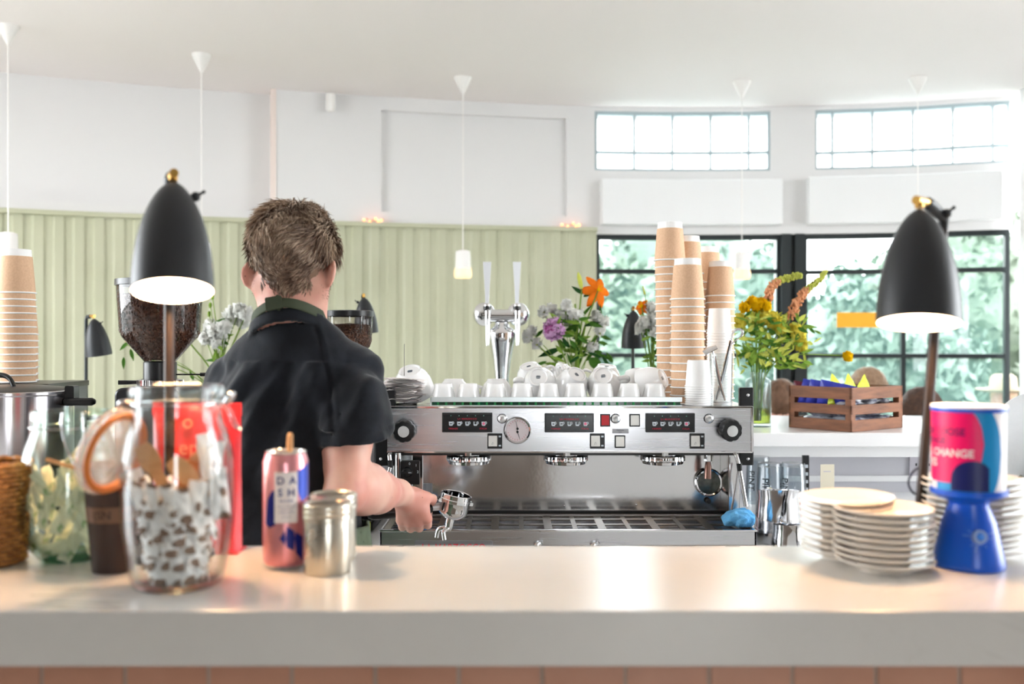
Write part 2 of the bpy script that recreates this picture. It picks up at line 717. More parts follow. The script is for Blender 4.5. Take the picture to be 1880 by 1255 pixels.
M['foil_grey'] = mat('grey foil packet', (206, 208, 216), 0.3, c2=(110, 108, 130), nscale=16, metal=0.1, lo=0.5, hi=0.58)
M['foil_lime'] = mat('lime green packet', (214, 232, 60), 0.35)
M['foil_blue'] = mat('blue packet', (50, 60, 170), 0.35)
M['foil_maroon'] = mat('maroon packet', (96, 22, 44), 0.35)
M['sign_orange'] = mat('orange yellow sign', (250, 172, 10), 0.5)
M['sock'] = mat('socket plate', (196, 192, 200), 0.4)
M['cream_card'] = mat('cream card', (226, 220, 198), 0.6)


def marble(name, base, vein, amount=1.0):
    t = NT(name)
    p = t.n('ShaderNodeBsdfPrincipled')
    t.surf(p.outputs[0])
    p.inputs['Roughness'].default_value = 0.25
    p.inputs['Coat Weight'].default_value = 0.3
    p.inputs['Coat Roughness'].default_value = 0.25
    big = tex_noise(t, 1.6, 5, 0.6, (1, 1.6, 1), 0.8)
    wide = ramp(t, big.outputs['Fac'], [(0.35, lin(base)), (0.75, lin([c - 10 for c in base]))])
    nz = tex_noise(t, 2.2, 6, 0.62, (1, 1.8, 1.6), 1.4)
    r = ramp(t, nz.outputs['Fac'], [(0.485, (0, 0, 0, 1)), (0.5, (amount,) * 3 + (1,)), (0.515, (0, 0, 0, 1))])
    msk = tex_noise(t, 1.3, 2, 0.5)
    r2 = ramp(t, msk.outputs['Fac'], [(0.45, (0, 0, 0, 1)), (0.62, (1, 1, 1, 1))])
    mm = t.n('ShaderNodeMath', operation='MULTIPLY')
    t.l(r.outputs['Color'], mm.inputs[0])
    t.l(r2.outputs['Color'], mm.inputs[1])
    mx = t.n('ShaderNodeMix', data_type='RGBA')
    t.l(mm.outputs[0], mx.inputs['Factor'])
    t.l(wide.outputs['Color'], mx.inputs[6])
    mx.inputs[7].default_value = lin(vein)
    # a few darker blotches of the stone
    bl = tex_noise(t, 3.1, 5, 0.7, (1, 1, 2.2), 0.6)
    r3 = ramp(t, bl.outputs['Fac'], [(0.66, (0, 0, 0, 1)), (0.72, (0.5, 0.5, 0.5, 1))])
    mx2 = t.n('ShaderNodeMix', data_type='RGBA')
    t.l(r3.outputs['Color'], mx2.inputs['Factor'])
    t.l(mx.outputs[2], mx2.inputs[6])
    mx2.inputs[7].default_value = lin(vein)
    t.l(mx2.outputs[2], p.inputs['Base Color'])
    return t.m


M['marble'] = marble('grey white veined marble', (218, 215, 210), (150, 143, 134), 0.6)
M['quartz'] = marble('white quartz top', (236, 236, 236), (200, 198, 196), 0.3)


def petal(name, c, k=0.45, rough=0.6):
    t = NT(name)
    d = t.n('ShaderNodeBsdfDiffuse')
    tr = t.n('ShaderNodeBsdfTranslucent')
    nz = tex_noise(t, 30, 3, 0.5)
    r = ramp(t, nz.outputs['Fac'], [(0.3, lin(c)), (0.75, lin([max(0, x - 16) for x in c]))])
    t.l(r.outputs['Color'], d.inputs['Color'])
    t.l(r.outputs['Color'], tr.inputs['Color'])
    m_ = t.n('ShaderNodeMixShader')
    m_.inputs[0].default_value = k
    t.l(d.outputs[0], m_.inputs[1])
    t.l(tr.outputs[0], m_.inputs[2])
    t.surf(m_.outputs[0])
    return t.m


for n_, c_ in (('p_white', (252, 252, 248)), ('p_cream', (246, 236, 206)), ('p_orange', (252, 150, 52)), ('p_pink', (236, 196, 232)), ('p_pinkc', (206, 110, 180)), ('p_yellow', (254, 214, 30)),
               ('p_lemon', (250, 238, 110)), ('p_peach', (248, 194, 150)), ('p_lime', (220, 224, 120)), ('leaf', (92, 136, 62)), ('leaf_light', (160, 192, 92)), ('leaf_dark', (58, 98, 56)), ('stem', (140, 168, 84))):
    M[n_] = petal({'p_': 'petal ', 'le': 'leaf ', 'st': 'stem '}[n_[:2]] + n_.split('_')[-1], c_)


def leafy(name, c1, c2, c3, scale):
    t = NT(name)
    p = t.n('ShaderNodeBsdfPrincipled')
    t.surf(p.outputs[0])
    p.inputs['Roughness'].default_value = 0.6
    nz = tex_noise(t, scale, 5, 0.7)
    r = ramp(t, nz.outputs['Fac'], [(0.3, lin(c1)), (0.5, lin(c2)), (0.7, lin(c3))])
    t.l(r.outputs['Color'], p.inputs['Base Color'])
    return t.m


M['hedge'] = leafy('hedge leaves', (70, 80, 66), (84, 94, 78), (100, 108, 94), 5)
M['hedge_dark'] = leafy('dark hedge leaves', (70, 83, 72), (82, 95, 84), (94, 105, 94), 4)
M['lawn'] = leafy('lawn grass', (80, 98, 80), (92, 110, 88), (104, 120, 96), 3)
M['paving'] = mat('wet grey paving', (104, 108, 104), 0.7)


def skin_mat():
    t = NT('skin')
    p = t.n('ShaderNodeBsdfPrincipled')
    t.surf(p.outputs[0])
    p.inputs['Roughness'].default_value = 0.5
    p.inputs['Subsurface Weight'].default_value = 0.12
    p.inputs['Subsurface Radius'].default_value = (0.012, 0.005, 0.003)
    p.inputs['Subsurface Scale'].default_value = 1.0
    nz = tex_noise(t, 9, 3, 0.55)
    r = ramp(t, nz.outputs['Fac'], [(0.35, lin((228, 184, 164))), (0.62, lin((214, 150, 134)))])
    vo = t.n('ShaderNodeTexVoronoi')
    vo.inputs['Scale'].default_value = 24
    tc = t.n('ShaderNodeTexCoord')
    t.l(tc.outputs['Object'], vo.inputs['Vector'])
    rr = ramp(t, vo.outputs['Distance'], [(0.03, (0.7, 0.7, 0.7, 1)), (0.045, (0, 0, 0, 1))])
    mx = t.n('ShaderNodeMix', data_type='RGBA')
    t.l(rr.outputs['Color'], mx.inputs['Factor'])
    t.l(r.outputs['Color'], mx.inputs[6])
    mx.inputs[7].default_value = lin((120, 66, 48))
    t.l(mx.outputs[2], p.inputs['Base Color'])
    nb = tex_noise(t, 120, 4, 0.6)
    b = bump(t, nb.outputs['Fac'], 0.12, 0.002)
    t.l(b.outputs[0], p.inputs['Normal'])
    return t.m


M['skin'] = skin_mat()
M['ear_skin'] = M['skin']
# ------------------------------------------------------------------ camera and light
cam = bpy.data.cameras.new('camera')
cam.lens = 35
cam.sensor_width = 36
cam.sensor_fit = 'HORIZONTAL'
cam.clip_start = 0.05
cam.dof.use_dof = True
cam.dof.focus_distance = 2.45
cam.dof.aperture_fstop = 3.0
camo = bpy.data.objects.new('camera', cam)
COL.objects.link(camo)
camo.location = (0, 0, CAMZ)
camo.rotation_euler = (PI / 2, 0, 0)
scene.camera = camo
vs = scene.view_settings
vs.view_transform = 'Standard'
vs.look = 'None'
vs.gamma = 1
vs.use_curve_mapping = False
vs.exposure = 3.62

w = bpy.data.worlds.new('sky')
scene.world = w
w.use_nodes = True
wt = w.node_tree
wt.nodes.clear()
wo = wt.nodes.new('ShaderNodeOutputWorld')
wb = wt.nodes.new('ShaderNodeBackground')
wb.inputs['Strength'].default_value = 1.25
tc = wt.nodes.new('ShaderNodeTexCoord')
sp = wt.nodes.new('ShaderNodeSeparateXYZ')
cr = wt.nodes.new('ShaderNodeValToRGB')
cr.color_ramp.elements[0].position = 0.0
cr.color_ramp.elements[0].color = (0.93, 0.97, 0.99, 1)
cr.color_ramp.elements[1].position = 0.6
cr.color_ramp.elements[1].color = (0.90, 0.95, 1.0, 1)
wt.links.new(tc.outputs['Generated'], sp.inputs[0])
wt.links.new(sp.outputs['Z'], cr.inputs['Fac'])
wt.links.new(cr.outputs['Color'], wb.inputs['Color'])
wt.links.new(wb.outputs[0], wo.inputs['Surface'])

ZC = 2.84       # ceiling height
# ------------------------------------------------------------------ curved back wall
PL = [(-350, 4.80), (0, 5.12), (250, 5.37), (510, 5.60), (700, 5.76), (900, 5.90), (1092, 6.0), (1250, 6.03), (1455, 6.0), (1660, 5.90), (1858, 5.74)]
_px = [p[0] for p in PL]
_yy = [p[1] for p in PL]


def wallY(px):
    # smooth interpolation of the curved wall's distance
    if px <= _px[0]:
        return _yy[0]
    for i in range(len(_px) - 1):
        if px <= _px[i + 1]:
            t = (px - _px[i]) / (_px[i + 1] - _px[i])
            p0 = _yy[max(i - 1, 0)]; p1 = _yy[i]; p2 = _yy[i + 1]; p3 = _yy[min(i + 2, len(_yy) - 1)]
            return 0.5 * ((2 * p1) + (p2 - p0) * t + (2 * p0 - 5 * p1 + 4 * p2 - p3) * t * t + (3 * p1 - p0 - 3 * p2 + p3) * t ** 3)
    return _yy[-1]


def wpt(px, off=0.0):
    """plan position on the wall, moved off metres toward the room"""
    Y = wallY(px)
    X = (px - 940) / FPX * Y
    Y2 = wallY(px + 4)
    X2 = (px + 4 - 940) / FPX * Y2
    d = Vector((X2 - X, Y2 - Y, 0)).normalized()
    nrm = Vector((d.y, -d.x, 0))
    return Vector((X, Y, 0)) + nrm * off


def strip(mb, px0, px1, z0, z1, off=0.0, thick=0.2, mi=0, step=25):
    """piece of the curved wall between two pixels' bearings, front face at off, given thickness"""
    n = max(1, int(abs(px1 - px0) / step))
    ps = [px0 + (px1 - px0) * i / n for i in range(n + 1)]
    v = []
    for p in ps:
        a = wpt(p, off)
        b = wpt(p, off - thick)
        v += [(a.x, a.y, z0), (a.x, a.y, z1), (b.x, b.y, z1), (b.x, b.y, z0)]
    f = []
    for i in range(n):
        k = 4 * i
        for j in range(4):
            j2 = (j + 1) % 4
            f.append((k + j, k + j2, k + 4 + j2, k + 4 + j))
    f += [(0, 3, 2, 1), (4 * n, 4 * n + 1, 4 * n + 2, 4 * n + 3)]
    mb.add(v, f, mi)


WAIN = 2.10
wb_ = MB()
strip(wb_, -350, 505, 0, ZC, -0.13, 0.12)                 # set back bay on the left
strip(wb_, -350, 505, WAIN, 2.155, 0.0, 0.25)             # ledge below the bay
strip(wb_, 505, 700, 0, ZC, 0.0, 0.25)                    # pier
strip(wb_, 700, 1040, 0, ZC, -0.03, 0.22)                 # shallow panel
strip(wb_, 700, 1040, WAIN, 2.175, 0.0, 0.25)
strip(wb_, 700, 1040, 2.76, ZC, 0.0, 0.25)
strip(wb_, 1040, 1092, 0, ZC, 0.0, 0.25)
strip(wb_, 1092, 1858, 0, 0.86, 0.0, 0.25)
strip(wb_, 1435, 1475, 0.86, 2.10, -0.10, 0.15)
strip(wb_, 1092, 1858, 2.07, 2.455, 0.0, 0.25)
strip(wb_, 1415, 1497, 2.455, ZC, 0.0, 0.25)
strip(wb_, 1092, 1858, 2.815, ZC, 0.0, 0.25)
wb_.build('wall_back', M['white_wall'], kind='structure', smooth=0)

t_ = MB()
strip(t_, 497, 507, 2.155, ZC, 0.005, 0.15)               # reveal beside the bay
t_.build('trim_1', M['pink_trim'], kind='structure', smooth=0)
t_ = MB()
strip(t_, 1100, 1432, 2.12, 2.39, 0.09, 0.09)             # blind housings
t_.build('trim_2', M['white_metal'], kind='structure', smooth=0, bevel=0.006)
t_ = MB()
strip(t_, 1480, 1834, 2.12, 2.40, 0.09, 0.09)
t_.build('trim_3', M['white_metal'], kind='structure', smooth=0, bevel=0.006)

# boarded green dado, the boards modelled with rounded channels between them
g = MB()
prof_pts = []
px = -350.0
arc = 0.0
last = wpt(px)
samples = []
while px <= 1092:
    p = wpt(px)
    arc += (Vector((p.x, p.y, 0)) - last).length
    last = Vector((p.x, p.y, 0))
    ph = (arc % 0.098) / 0.098
    if ph < 0.46:
        off = 0.05
    elif ph < 0.56:
        off = 0.05 - 0.011 * (ph - 0.46) / 0.10
    elif ph < 0.90:
        off = 0.039
    else:
        off = 0.039 + 0.011 * (ph - 0.90) / 0.10
    q = wpt(px, off)
    samples.append(q)
    px += 1.6
v = []
for q in samples:
    v += [(q.x, q.y, 0.0), (q.x, q.y, WAIN - 0.02)]
fs = [(2 * i, 2 * i + 2, 2 * i + 3, 2 * i + 1) for i in range(len(samples) - 1)]
g.add(v, fs)
strip(g, 1086, 1092, 0, WAIN - 0.02, 0.05, 0.08)
g.build('trim_4', M['green_wall'], kind='structure', smooth=30)
g = MB()
strip(g, -350, 1093, WAIN - 0.022, WAIN + 0.004, 0.07, 0.12)
g.build('trim_5', M['green_wall'], kind='structure', smooth=0, bevel=0.004)


def window(n, px0, px1, z0, z1, vert, horiz, m_frame, m_glass, fw, off=-0.02, depth=0.05, outer=None):
    root = thing('window_%d' % n, None, None, (0, 0, 0))
    root['kind'] = 'structure'
    mb = MB()
    ow = outer or fw
    pw = lambda wd: wd * FPX / 5.95          # metres -> bearing pixels
    strip(mb, px0, px1, z0, z0 + ow, off, depth)
    strip(mb, px0, px1, z1 - ow, z1, off, depth)
    strip(mb, px0, px0 + pw(ow), z0, z1, off, depth)
    strip(mb, px1 - pw(ow), px1, z0, z1, off, depth)
    for p in vert:
        strip(mb, p - pw(fw) / 2, p + pw(fw) / 2, z0, z1, off, depth)
    for z in horiz:
        strip(mb, px0, px1, z - fw / 2, z + fw / 2, off, depth)
    f = mb.build('window_frame', m_frame, root, smooth=0)
    gl = MB()
    strip(gl, px0, px1, z0, z1, off - depth / 2, 0.006)
    gl.build('glass_pane', m_glass, root, smooth=0)
    return root


M['grey_metal'] = mat('pale grey window metal', (176, 190, 194), 0.5)
zpx = lambda y, Y=6.0: CAMZ - (y - 627.5) / FPX * Y
window(1, 1072, 1415, 2.457, 2.815, (1096, 1166, 1236, 1306, 1376), (zpx(277),), M['grey_metal'], M['glass_clere'], 0.016)
window(2, 1497, 1858, 2.457, 2.815, (1530, 1603, 1677, 1750, 1825), (zpx(271, 5.85),), M['grey_metal'], M['glass_clere'], 0.016)
window(3, 1093, 1436, 0.86, 2.07, (1268,), (zpx(497), zpx(652)), M['black_frame'], M['glass_win_haze'], 0.026, outer=0.03)
window(4, 1474, 1857, 0.86, 2.07, (1660,), (zpx(497, 5.9), zpx(653, 5.9)), M['black_frame'], M['glass_win_haze'], 0.026, outer=0.03)
mb = MB()
strip(mb, 1434, 1451, 0.86, 2.07, 0.02, 0.1)
strip(mb, 1459, 1476, 0.86, 2.07, 0.02, 0.1)
strip(mb, 1451, 1459, 0.86, 2.07, -0.02, 0.06)
mb.build('trim_6', M['black_frame'], kind='structure', smooth=0)

# ------------------------------------------------------------------ rest of the room
mb = MB()
mb.box(-4.0, 4.0, -3.2, 6.3, -0.1, 0)
mb.build('floor', M['floor'], kind='structure', smooth=0)
# ceiling follows the curved wall
ps = [wpt(p, -0.2) for p in range(-350, 1900, 50)]
v = [(-4.0, -3.2), (4.0, -3.2), (4.0, 5.62)] + [(q.x, q.y) for q in reversed(ps)] + [(-4.0, 4.0)]
mb = MB()
mb.prism(v, ZC, ZC + 0.12)
mb.build('ceiling', M['ceiling'], kind='structure', smooth=0)
mb = MB()
mb.box(2.865, 4.0, 5.42, 5.62, 0, ZC)
mb.build('wall_right', M['white_wall'], kind='structure', smooth=0)
a = wpt(-350, 0)
mb = MB()
mb.add([(a.x, a.y, 0), (a.x, a.y, ZC), (-3.8, 3.9, ZC), (-3.8, 3.9, 0), (a.x - .1, a.y + .2, 0), (a.x - .1, a.y + .2, ZC), (-4.0, 4.0, ZC), (-4.0, 4.0, 0)],
       [(0, 1, 2, 3), (7, 6, 5, 4), (1, 5, 6, 2), (0, 3, 7, 4), (0, 4, 5, 1), (3, 2, 6, 7)])
WY0, WY1 = 1.15, 3.7
mb.box(-4.0, -3.8, -3.2, WY0, 0, ZC)
mb.box(-4.0, -3.8, WY0, 4.0, 0, 0.35)
mb.box(-4.0, -3.8, WY0, 4.0, 2.78, ZC)
mb.box(-4.0, -3.8, WY1, 4.0, 0, ZC)
mb.build('wall_left', M['white_wall'], kind='structure', smooth=0)
# the wall behind the guest side
mb = MB()
for x0, x1 in ((-4.0, 0.5), (1.1, 4.0)):
    mb.box(x0, x1, -3.2, -3.0, 0, ZC)
mb.box(-4.0, 4.0, -3.2, -3.0, 2.3, ZC)
mb.build('wall_front', mat('taupe plaster', (104, 96, 88), 0.7), kind='structure', smooth=0)
mb = MB()
mb.box(3.8, 4.0, -3.2, WY0, 0, ZC)
mb.box(3.8, 4.0, 3.3, 5.62, 0, ZC)
mb.box(3.8, 4.0, WY0, 5.62, 0, 0.35)
mb.box(3.8, 4.0, WY0, 5.62, 2.78, ZC)
mb.build('wall_east', M['white_wall'], kind='structure', smooth=0)

# ------------------------------------------------------------------ outside
mb = MB()
mb.box(-20, 25, -16, 26, -0.16, -0.12)
mb.build('terrace_ground', M['paving'], kind='structure', smooth=0)


def bush(name, c, r, seed, m, label, cat, group=None, n=2600, ls=0.09):
    rr = np.random.default_rng(seed)
    root = thing(name, label, cat, (c[0], c[1], -0.12), group=group)
    core = MB()
    core.ball((0, 0, r[2]), (r[0] * .86, r[1] * .86, r[2] * .9), 20, 14)
    core.build('foliage_core', m, root, smooth=180)
    V = []
    F = []
    for i in range(n):
        d = rr.normal(size=3)
        d /= np.linalg.norm(d)
        if d[1] > 0.35:
            d[1] = -d[1]
        lump = 1 + 0.16 * math.sin(5 * d[0] + seed) * math.cos(4 * d[2] + 2 * seed) + 0.08 * math.sin(11 * d[0] - 9 * d[2])
        p = d * np.array(r) * rr.uniform(0.84, 1.04) * lump + np.array([0, 0, r[2]])
        u = rr.normal(size=3); u /= np.linalg.norm(u)
        w_ = np.cross(u, d + rr.normal(size=3) * .5); w_ /= np.linalg.norm(w_)
        s = ls * rr.uniform(0.6, 1.3)
        k = len(V)
        V += [p - u * s, p + w_ * s * .5, p + u * s, p - w_ * s * .5]
        F.append((k, k + 1, k + 2, k + 3))
    lv = MB()
    lv.add(np.array(V), F)
    lv.build('leaves', m, root, smooth=0)
    tr = MB()
    tr.cyl((0, 0, 0), (0, 0, r[2]), 0.09, 0.06, 10)
    tr.build('trunk', M['crate'], root)
    return root


spots = [(1.15, 10.1, 1.03, 0.9, 1.12), (3.75, 10.3, 1.03, 0.9, 1.16), (6.35, 10.1, 1.03, 0.9, 1.10), (8.8, 10.6, 1.2, 1.0, 1.2), (-1.5, 10.4, 1.2, 0.9, 1.1),
         (2.4, 13.9, 1.85, 1.2, 1.68), (6.3, 13.9, 1.9, 1.2, 1.62), (10.3, 13.8, 1.8, 1.1, 1.5)]
lbl = ['round pale green bush outside, seen left of the tall cup stacks', 'pale green bush outside behind the yellow flower vase', 'green bush outside behind the right table lamp', 'bush outside at the right edge of the window', 'bush outside hidden mostly behind the boarded wall',
       'taller grey green tree crown beyond the left window', 'taller grey green tree crown beyond the right window', 'taller bush far right outside']
for i, s in enumerate(spots):
    bush('garden_bush' if i < 5 else 'garden_tree', s[:2], s[2:], 20 + i, M['hedge'] if i % 2 == 0 else M['hedge_dark'], lbl[i], 'bush' if i < 5 else 'tree', 'greenery outside the windows')
# low white garden wall outside
mb = MB()
mb.box(-8, 16, 9.0, 16, -0.119, -0.05)
mb.build('garden_lawn', M['lawn'], kind='structure', smooth=0)

# ------------------------------------------------------------------ the bar the camera stands at
BT = 1.123
M['bar_back'] = mat('pale panel for reflections', (222, 220, 216), 0.5)
bar = thing('bar_counter', 'white marble topped bar counter with pink tiled front in the foreground', 'counter', (0, 1.3, 0))
mb = MB()
mb.box(-2.6, 2.6, 1.10 - 1.3, 1.452 - 1.3, BT - 0.0615, BT)
mb.build('worktop', M['marble'], bar, smooth=0, bevel=0.0015)
tl = MB()
z1 = BT - 0.0615
j0 = -0.0596
for r_ in range(10):
    ztop = z1 - 0.001 - r_ * 0.0995
    for k in range(-27, 28):
        x0 = j0 + k * 0.0934 + 0.0022
        tl.box(x0, x0 + 0.0890, 1.114 - 1.3, 1.124 - 1.3, ztop - 0.095, ztop)
tl.build('tiles', mat('dusty pink glazed tile', (196, 146, 122), 0.3, c2=(184, 134, 110), nscale=5), bar, smooth=0)
mb = MB()
mb.box(-2.58, 2.58, 1.1165 - 1.3, 1.40 - 1.3, 0.0, z1 - 0.0005)
mb.build('counter_base', mat('grey grout', (176, 160, 146), 0.8), bar, smooth=0)

for xa_, xb_, mm_ in ((-2.58, -0.9, M['bar_back']), (-0.89, 0.10, mat('brown panel for reflections', (118, 104, 92), 0.5)), (0.16, 2.58, M['bar_back'])):  # unseen panels, added and toned for the machine's steel to reflect
    mb = MB()
    mb.box(xa_, xb_, 1.401 - 1.3, 1.412 - 1.3, 0.06, z1 - 0.001)
    mb.build('reflection_panel', mm_, bar, smooth=0)

# low working counter behind, carrying the espresso machine
back = thing('back_counter', 'white low working counter under the espresso machine', 'counter', (0, 2.9, 0))
mb = MB()
mb.box(-2.6, 3.4, 2.40 - 2.9, 3.46 - 2.9, 0.86, 0.90)
mb.build('worktop', M['quartz'], back, smooth=0, bevel=0.002)
mb = MB()
mb.box(-2.55, 3.38, 2.45 - 2.9, 3.40 - 2.9, 0.0, 0.86)
mb.build('cabinet_body', M['cabinet'], back, smooth=0)

# far bar with shelf edge, wall side
far = thing('far_bar', 'far white bar top carrying the crate, vases and beer tap', 'counter', (0, 3.6, 0))
mb = MB()
mb.box(-2.6, 3.4, 3.25 - 3.6, 4.02 - 3.6, BT - 0.045, BT)
mb.build('worktop', M['quartz'], far, smooth=0, bevel=0.003)
mb = MB()
mb.box(-2.6, 3.4, 3.31 - 3.6, 3.98 - 3.6, BT - 0.085, BT - 0.0452)
mb.build('support_rail', M['white_metal'], far, smooth=0)
mb = MB()
mb.box(-2.6, 3.4, 3.475 - 3.6, 3.9 - 3.6, 0.0, BT - 0.0855)
mb.build('back_panel', M['cabinet'], far, smooth=0)
mb = MB()
mb.rbox(0.95, 3.4, 3.462 - 3.6, 3.474 - 3.6, 0.935, 0.955, 0.004)
mb.build('edge_strip', M['white_metal'], far, smooth=30)

so = thing('wall_socket', 'grey electrical socket on the panel under the far bar', 'socket', at(1692, 852, 3.474))
mb = MB()
mb.rbox(-0.045, 0.045, -0.008, 0.0, -0.045, 0.045, 0.005)
mb.build('face_plate', M['sock'], so)
mb = MB()
for a, b in ((-0.022, 0.0), (0.022, 0.0), (0.0, 0.012)):
    mb.box(a - 0.003, a + 0.003, -0.0088, -0.007, b - 0.005, b + 0.005)
mb.build('pin_holes', M['black_plastic'], so)

# ------------------------------------------------------------------ pendant lights
WARM = (255, 196, 120)
M['pend_white'] = mat('white pendant plastic', (244, 240, 236), 0.45)
M['pend_glow'] = emis('pendant opal bulb', (255, 196, 140), 0.15)
pend = [(15, 4.47, 'white pendant light hanging at the left edge above the cup stack'),
        (370, 4.92, 'white pendant light whose cord drops behind the left lamp shade'),
        (850, 5.34, 'white pendant light hanging before the green wall left of the beer tap'),
        (1362, 5.43, 'white pendant light hanging before the window beside the cup stacks'),
        (1685, 5.35, 'white pendant light whose cord drops behind the right lamp shade')]
for px, Y, lb in pend:
    p = at(px, 628, Y)
    r = thing('pendant_light', lb, 'pendant light', (p.x, p.y, ZC), group='pendant lights along the curved wall')
    mb = MB()
    mb.lathe([(0.0, 0), (0.048, -0.0005), (0.048, -0.004), (0.006, -0.09), (0.0, -0.09)], 24)
    mb.build('ceiling_cone', M['pend_white'], r)
    mb = MB()
    zb = -0.945
    mb.tube([(0, 0, -0.085), (0, 0, zb)], 0.0028, 6)
    mb.build('cord', M['pend_white'], r)
    mb = MB()
    mb.lathe([(0.0, zb + 0.02), (0.020, zb + 0.018), (0.038, zb + 0.012), (0.040, zb - 0.004), (0.042, zb - 0.080), (0.0, zb - 0.080)], 28)
    mb.build('lamp_holder', M['pend_white'], r)
    mb = MB()
    mb.lathe([(0.0, zb - 0.079), (0.042, zb - 0.080), (0.047, zb - 0.10), (0.046, zb - 0.122), (0.040, zb - 0.132), (0, zb - 0.133)], 28)
    mb.build('bulb', M['pend_glow'], r)

# small fixture on the pier near the ceiling
p = at(607, 188, wallY(607) - 0.05)
mb = MB()
mb.lathe([(0, 0), (0.022, 0), (0.026, -0.01), (0.026, -0.085), (0.02, -0.1), (0, -0.1)], 20)
tag(mb.build('motion_sensor', M['pend_white'], loc=(p.x, p.y, p.z + 0.05)), 'small white sensor fixed high on the white pier', 'sensor')

# fairy lights on top of the green panelling
M['fairy'] = emis('fairy light', (255, 150, 100), 0.3)
for k, (c0, lb) in enumerate(((684, 'string of warm fairy lights on the panelling ledge above the barista'), (1046, 'string of warm fairy lights on the panelling ledge left of the window'))):
    q0 = wpt(c0, 0.03)
    r = thing('fairy_lights', lb, 'fairy lights', (q0.x, q0.y, WAIN + 0.005), group='fairy lights on the ledge')
    wire = []
    for j in range(8):
        q = wpt(c0 - 16 + j * 5.2, 0.03) - q0
        z = 0.014 + 0.01 * math.sin(j * 2.1)
        wire.append((q.x, q.y, z))
        if j % 2 == 0 or j == 5:
            mb = MB()
            mb.ball((q.x, q.y - 0.008, z), 0.009, 10, 8)
            mb.build('light', M['fairy'], r, smooth=180)
    mb = MB()
    mb.tube(wire, 0.002, 5)
    mb.build('wire', M['brass'], r)

# orange sign on the window
q = wpt(1573, 0.01)
sg = MB()
sg.box(-0.124, 0.124, -0.003, 0, -0.044, 0.044)
tag(sg.build('window_sign', M['sign_orange'], loc=(q.x, q.y - 0.01, zpx(587, 5.93)), smooth=0), 'plain orange yellow strip sign stuck on the right window', 'sign')
# ------------------------------------------------------------------ espresso machine
BC = 0.90                                    # low counter height
MX = 0.146
mo = Vector((MX, 2.75, BC))
mach = thing('espresso_machine', 'three group polished steel espresso machine with round gauge and black control displays', 'espresso machine', mo)


def mpart(mb, name, m, parent=None, **k):
    return mb.build(name, m, parent or mach, **k)


L = lambda p: Vector(p) - mo                 # world -> machine-local
PYF = 2.55                                   # front panel distance
zc = lambda y, Y: CAMZ - (y - 627.5) / FPX * Y
xc = lambda x, Y: (x - 940) / FPX * Y
X0, X1 = xc(711, PYF), xc(1381, PYF)
ZT, ZB = zc(746, PYF), zc(829, PYF)

# upper housing with folded steel front
mb = MB()
y0 = PYF
sec = [(y0, ZB), (y0, ZT - 0.004), (y0 + 0.004, ZT), (3.04, ZT), (3.05, ZT - 0.01), (3.05, ZB), ]
v = []
for x in (X0, X1):
    for (y, z) in sec:
        v.append(tuple(L((x, y, z))))
n = len(sec)
f = [tuple(range(n)), tuple(range(2 * n - 1, n - 1, -1))] + [(i, n + i, n + (i + 1) % n, (i + 1) % n) for i in range(n)]
mb.add(v, f)
mpart(mb, 'housing', M['steel_brush'], smooth=30)
mb = MB()     # bright folded lip along the top edge and right edge
mb.box(X0 - mo.x, X1 - mo.x, y0 - 0.006 - mo.y, y0 + 0.004 - mo.y, ZT - 0.0045 - mo.z, ZT + 0.0015 - mo.z)
mb.box(X1 - 0.004 - mo.x, X1 + 0.002 - mo.x, y0 - 0.006 - mo.y, y0 + 0.004 - mo.y, ZB - mo.z, ZT - mo.z)
mb.box(X0 - mo.x, X1 - mo.x, y0 - 0.004 - mo.y, y0 + 0.002 - mo.y, ZB - 0.003 - mo.z, ZB + 0.002 - mo.z)
mpart(mb, 'edge_lip', M['chrome'], smooth=0, bevel=0.001)

# dark underside and rear body, splash back
mb = MB()
mb.box(X0 + 0.012 - mo.x, X1 - 0.03 - mo.x, 2.575 - mo.y, 3.0 - mo.y, ZB - 0.012 - mo.z, ZB - mo.z)
mpart(mb, 'underside', M['black_plastic'], smooth=0)
YB = 2.70
ZTR = 0.957
mb = MB()
mb.box(xc(722, YB) - mo.x, xc(1352, YB) - mo.x, YB - mo.y, 3.02 - mo.y, ZTR - mo.z, ZB - 0.012 - mo.z)
mpart(mb, 'splash_panel', M['steel'], smooth=0, bevel=0.002)
mb = MB()
for px, py in ((1168, 926), (1340, 848), (1328, 928), (1036, 927), (770, 928)):
    c = L((xc(px, YB), YB - 0.001, zc(py, YB)))
    mb = MB()
    mb.ball(c, (0.0035, 0.003, 0.0035), 10, 6)
    mpart(mb, 'screw_head', M['chrome'], smooth=180)
mb = MB()
mb.box(xc(722, 2.69) - mo.x, xc(1340, 2.69) - mo.x, 2.692 - mo.y, 2.70 - mo.y, ZTR + 0.0 - mo.z, ZTR + 0.006 - mo.z)
mpart(mb, 'gasket', M['black_rubber'], smooth=0)

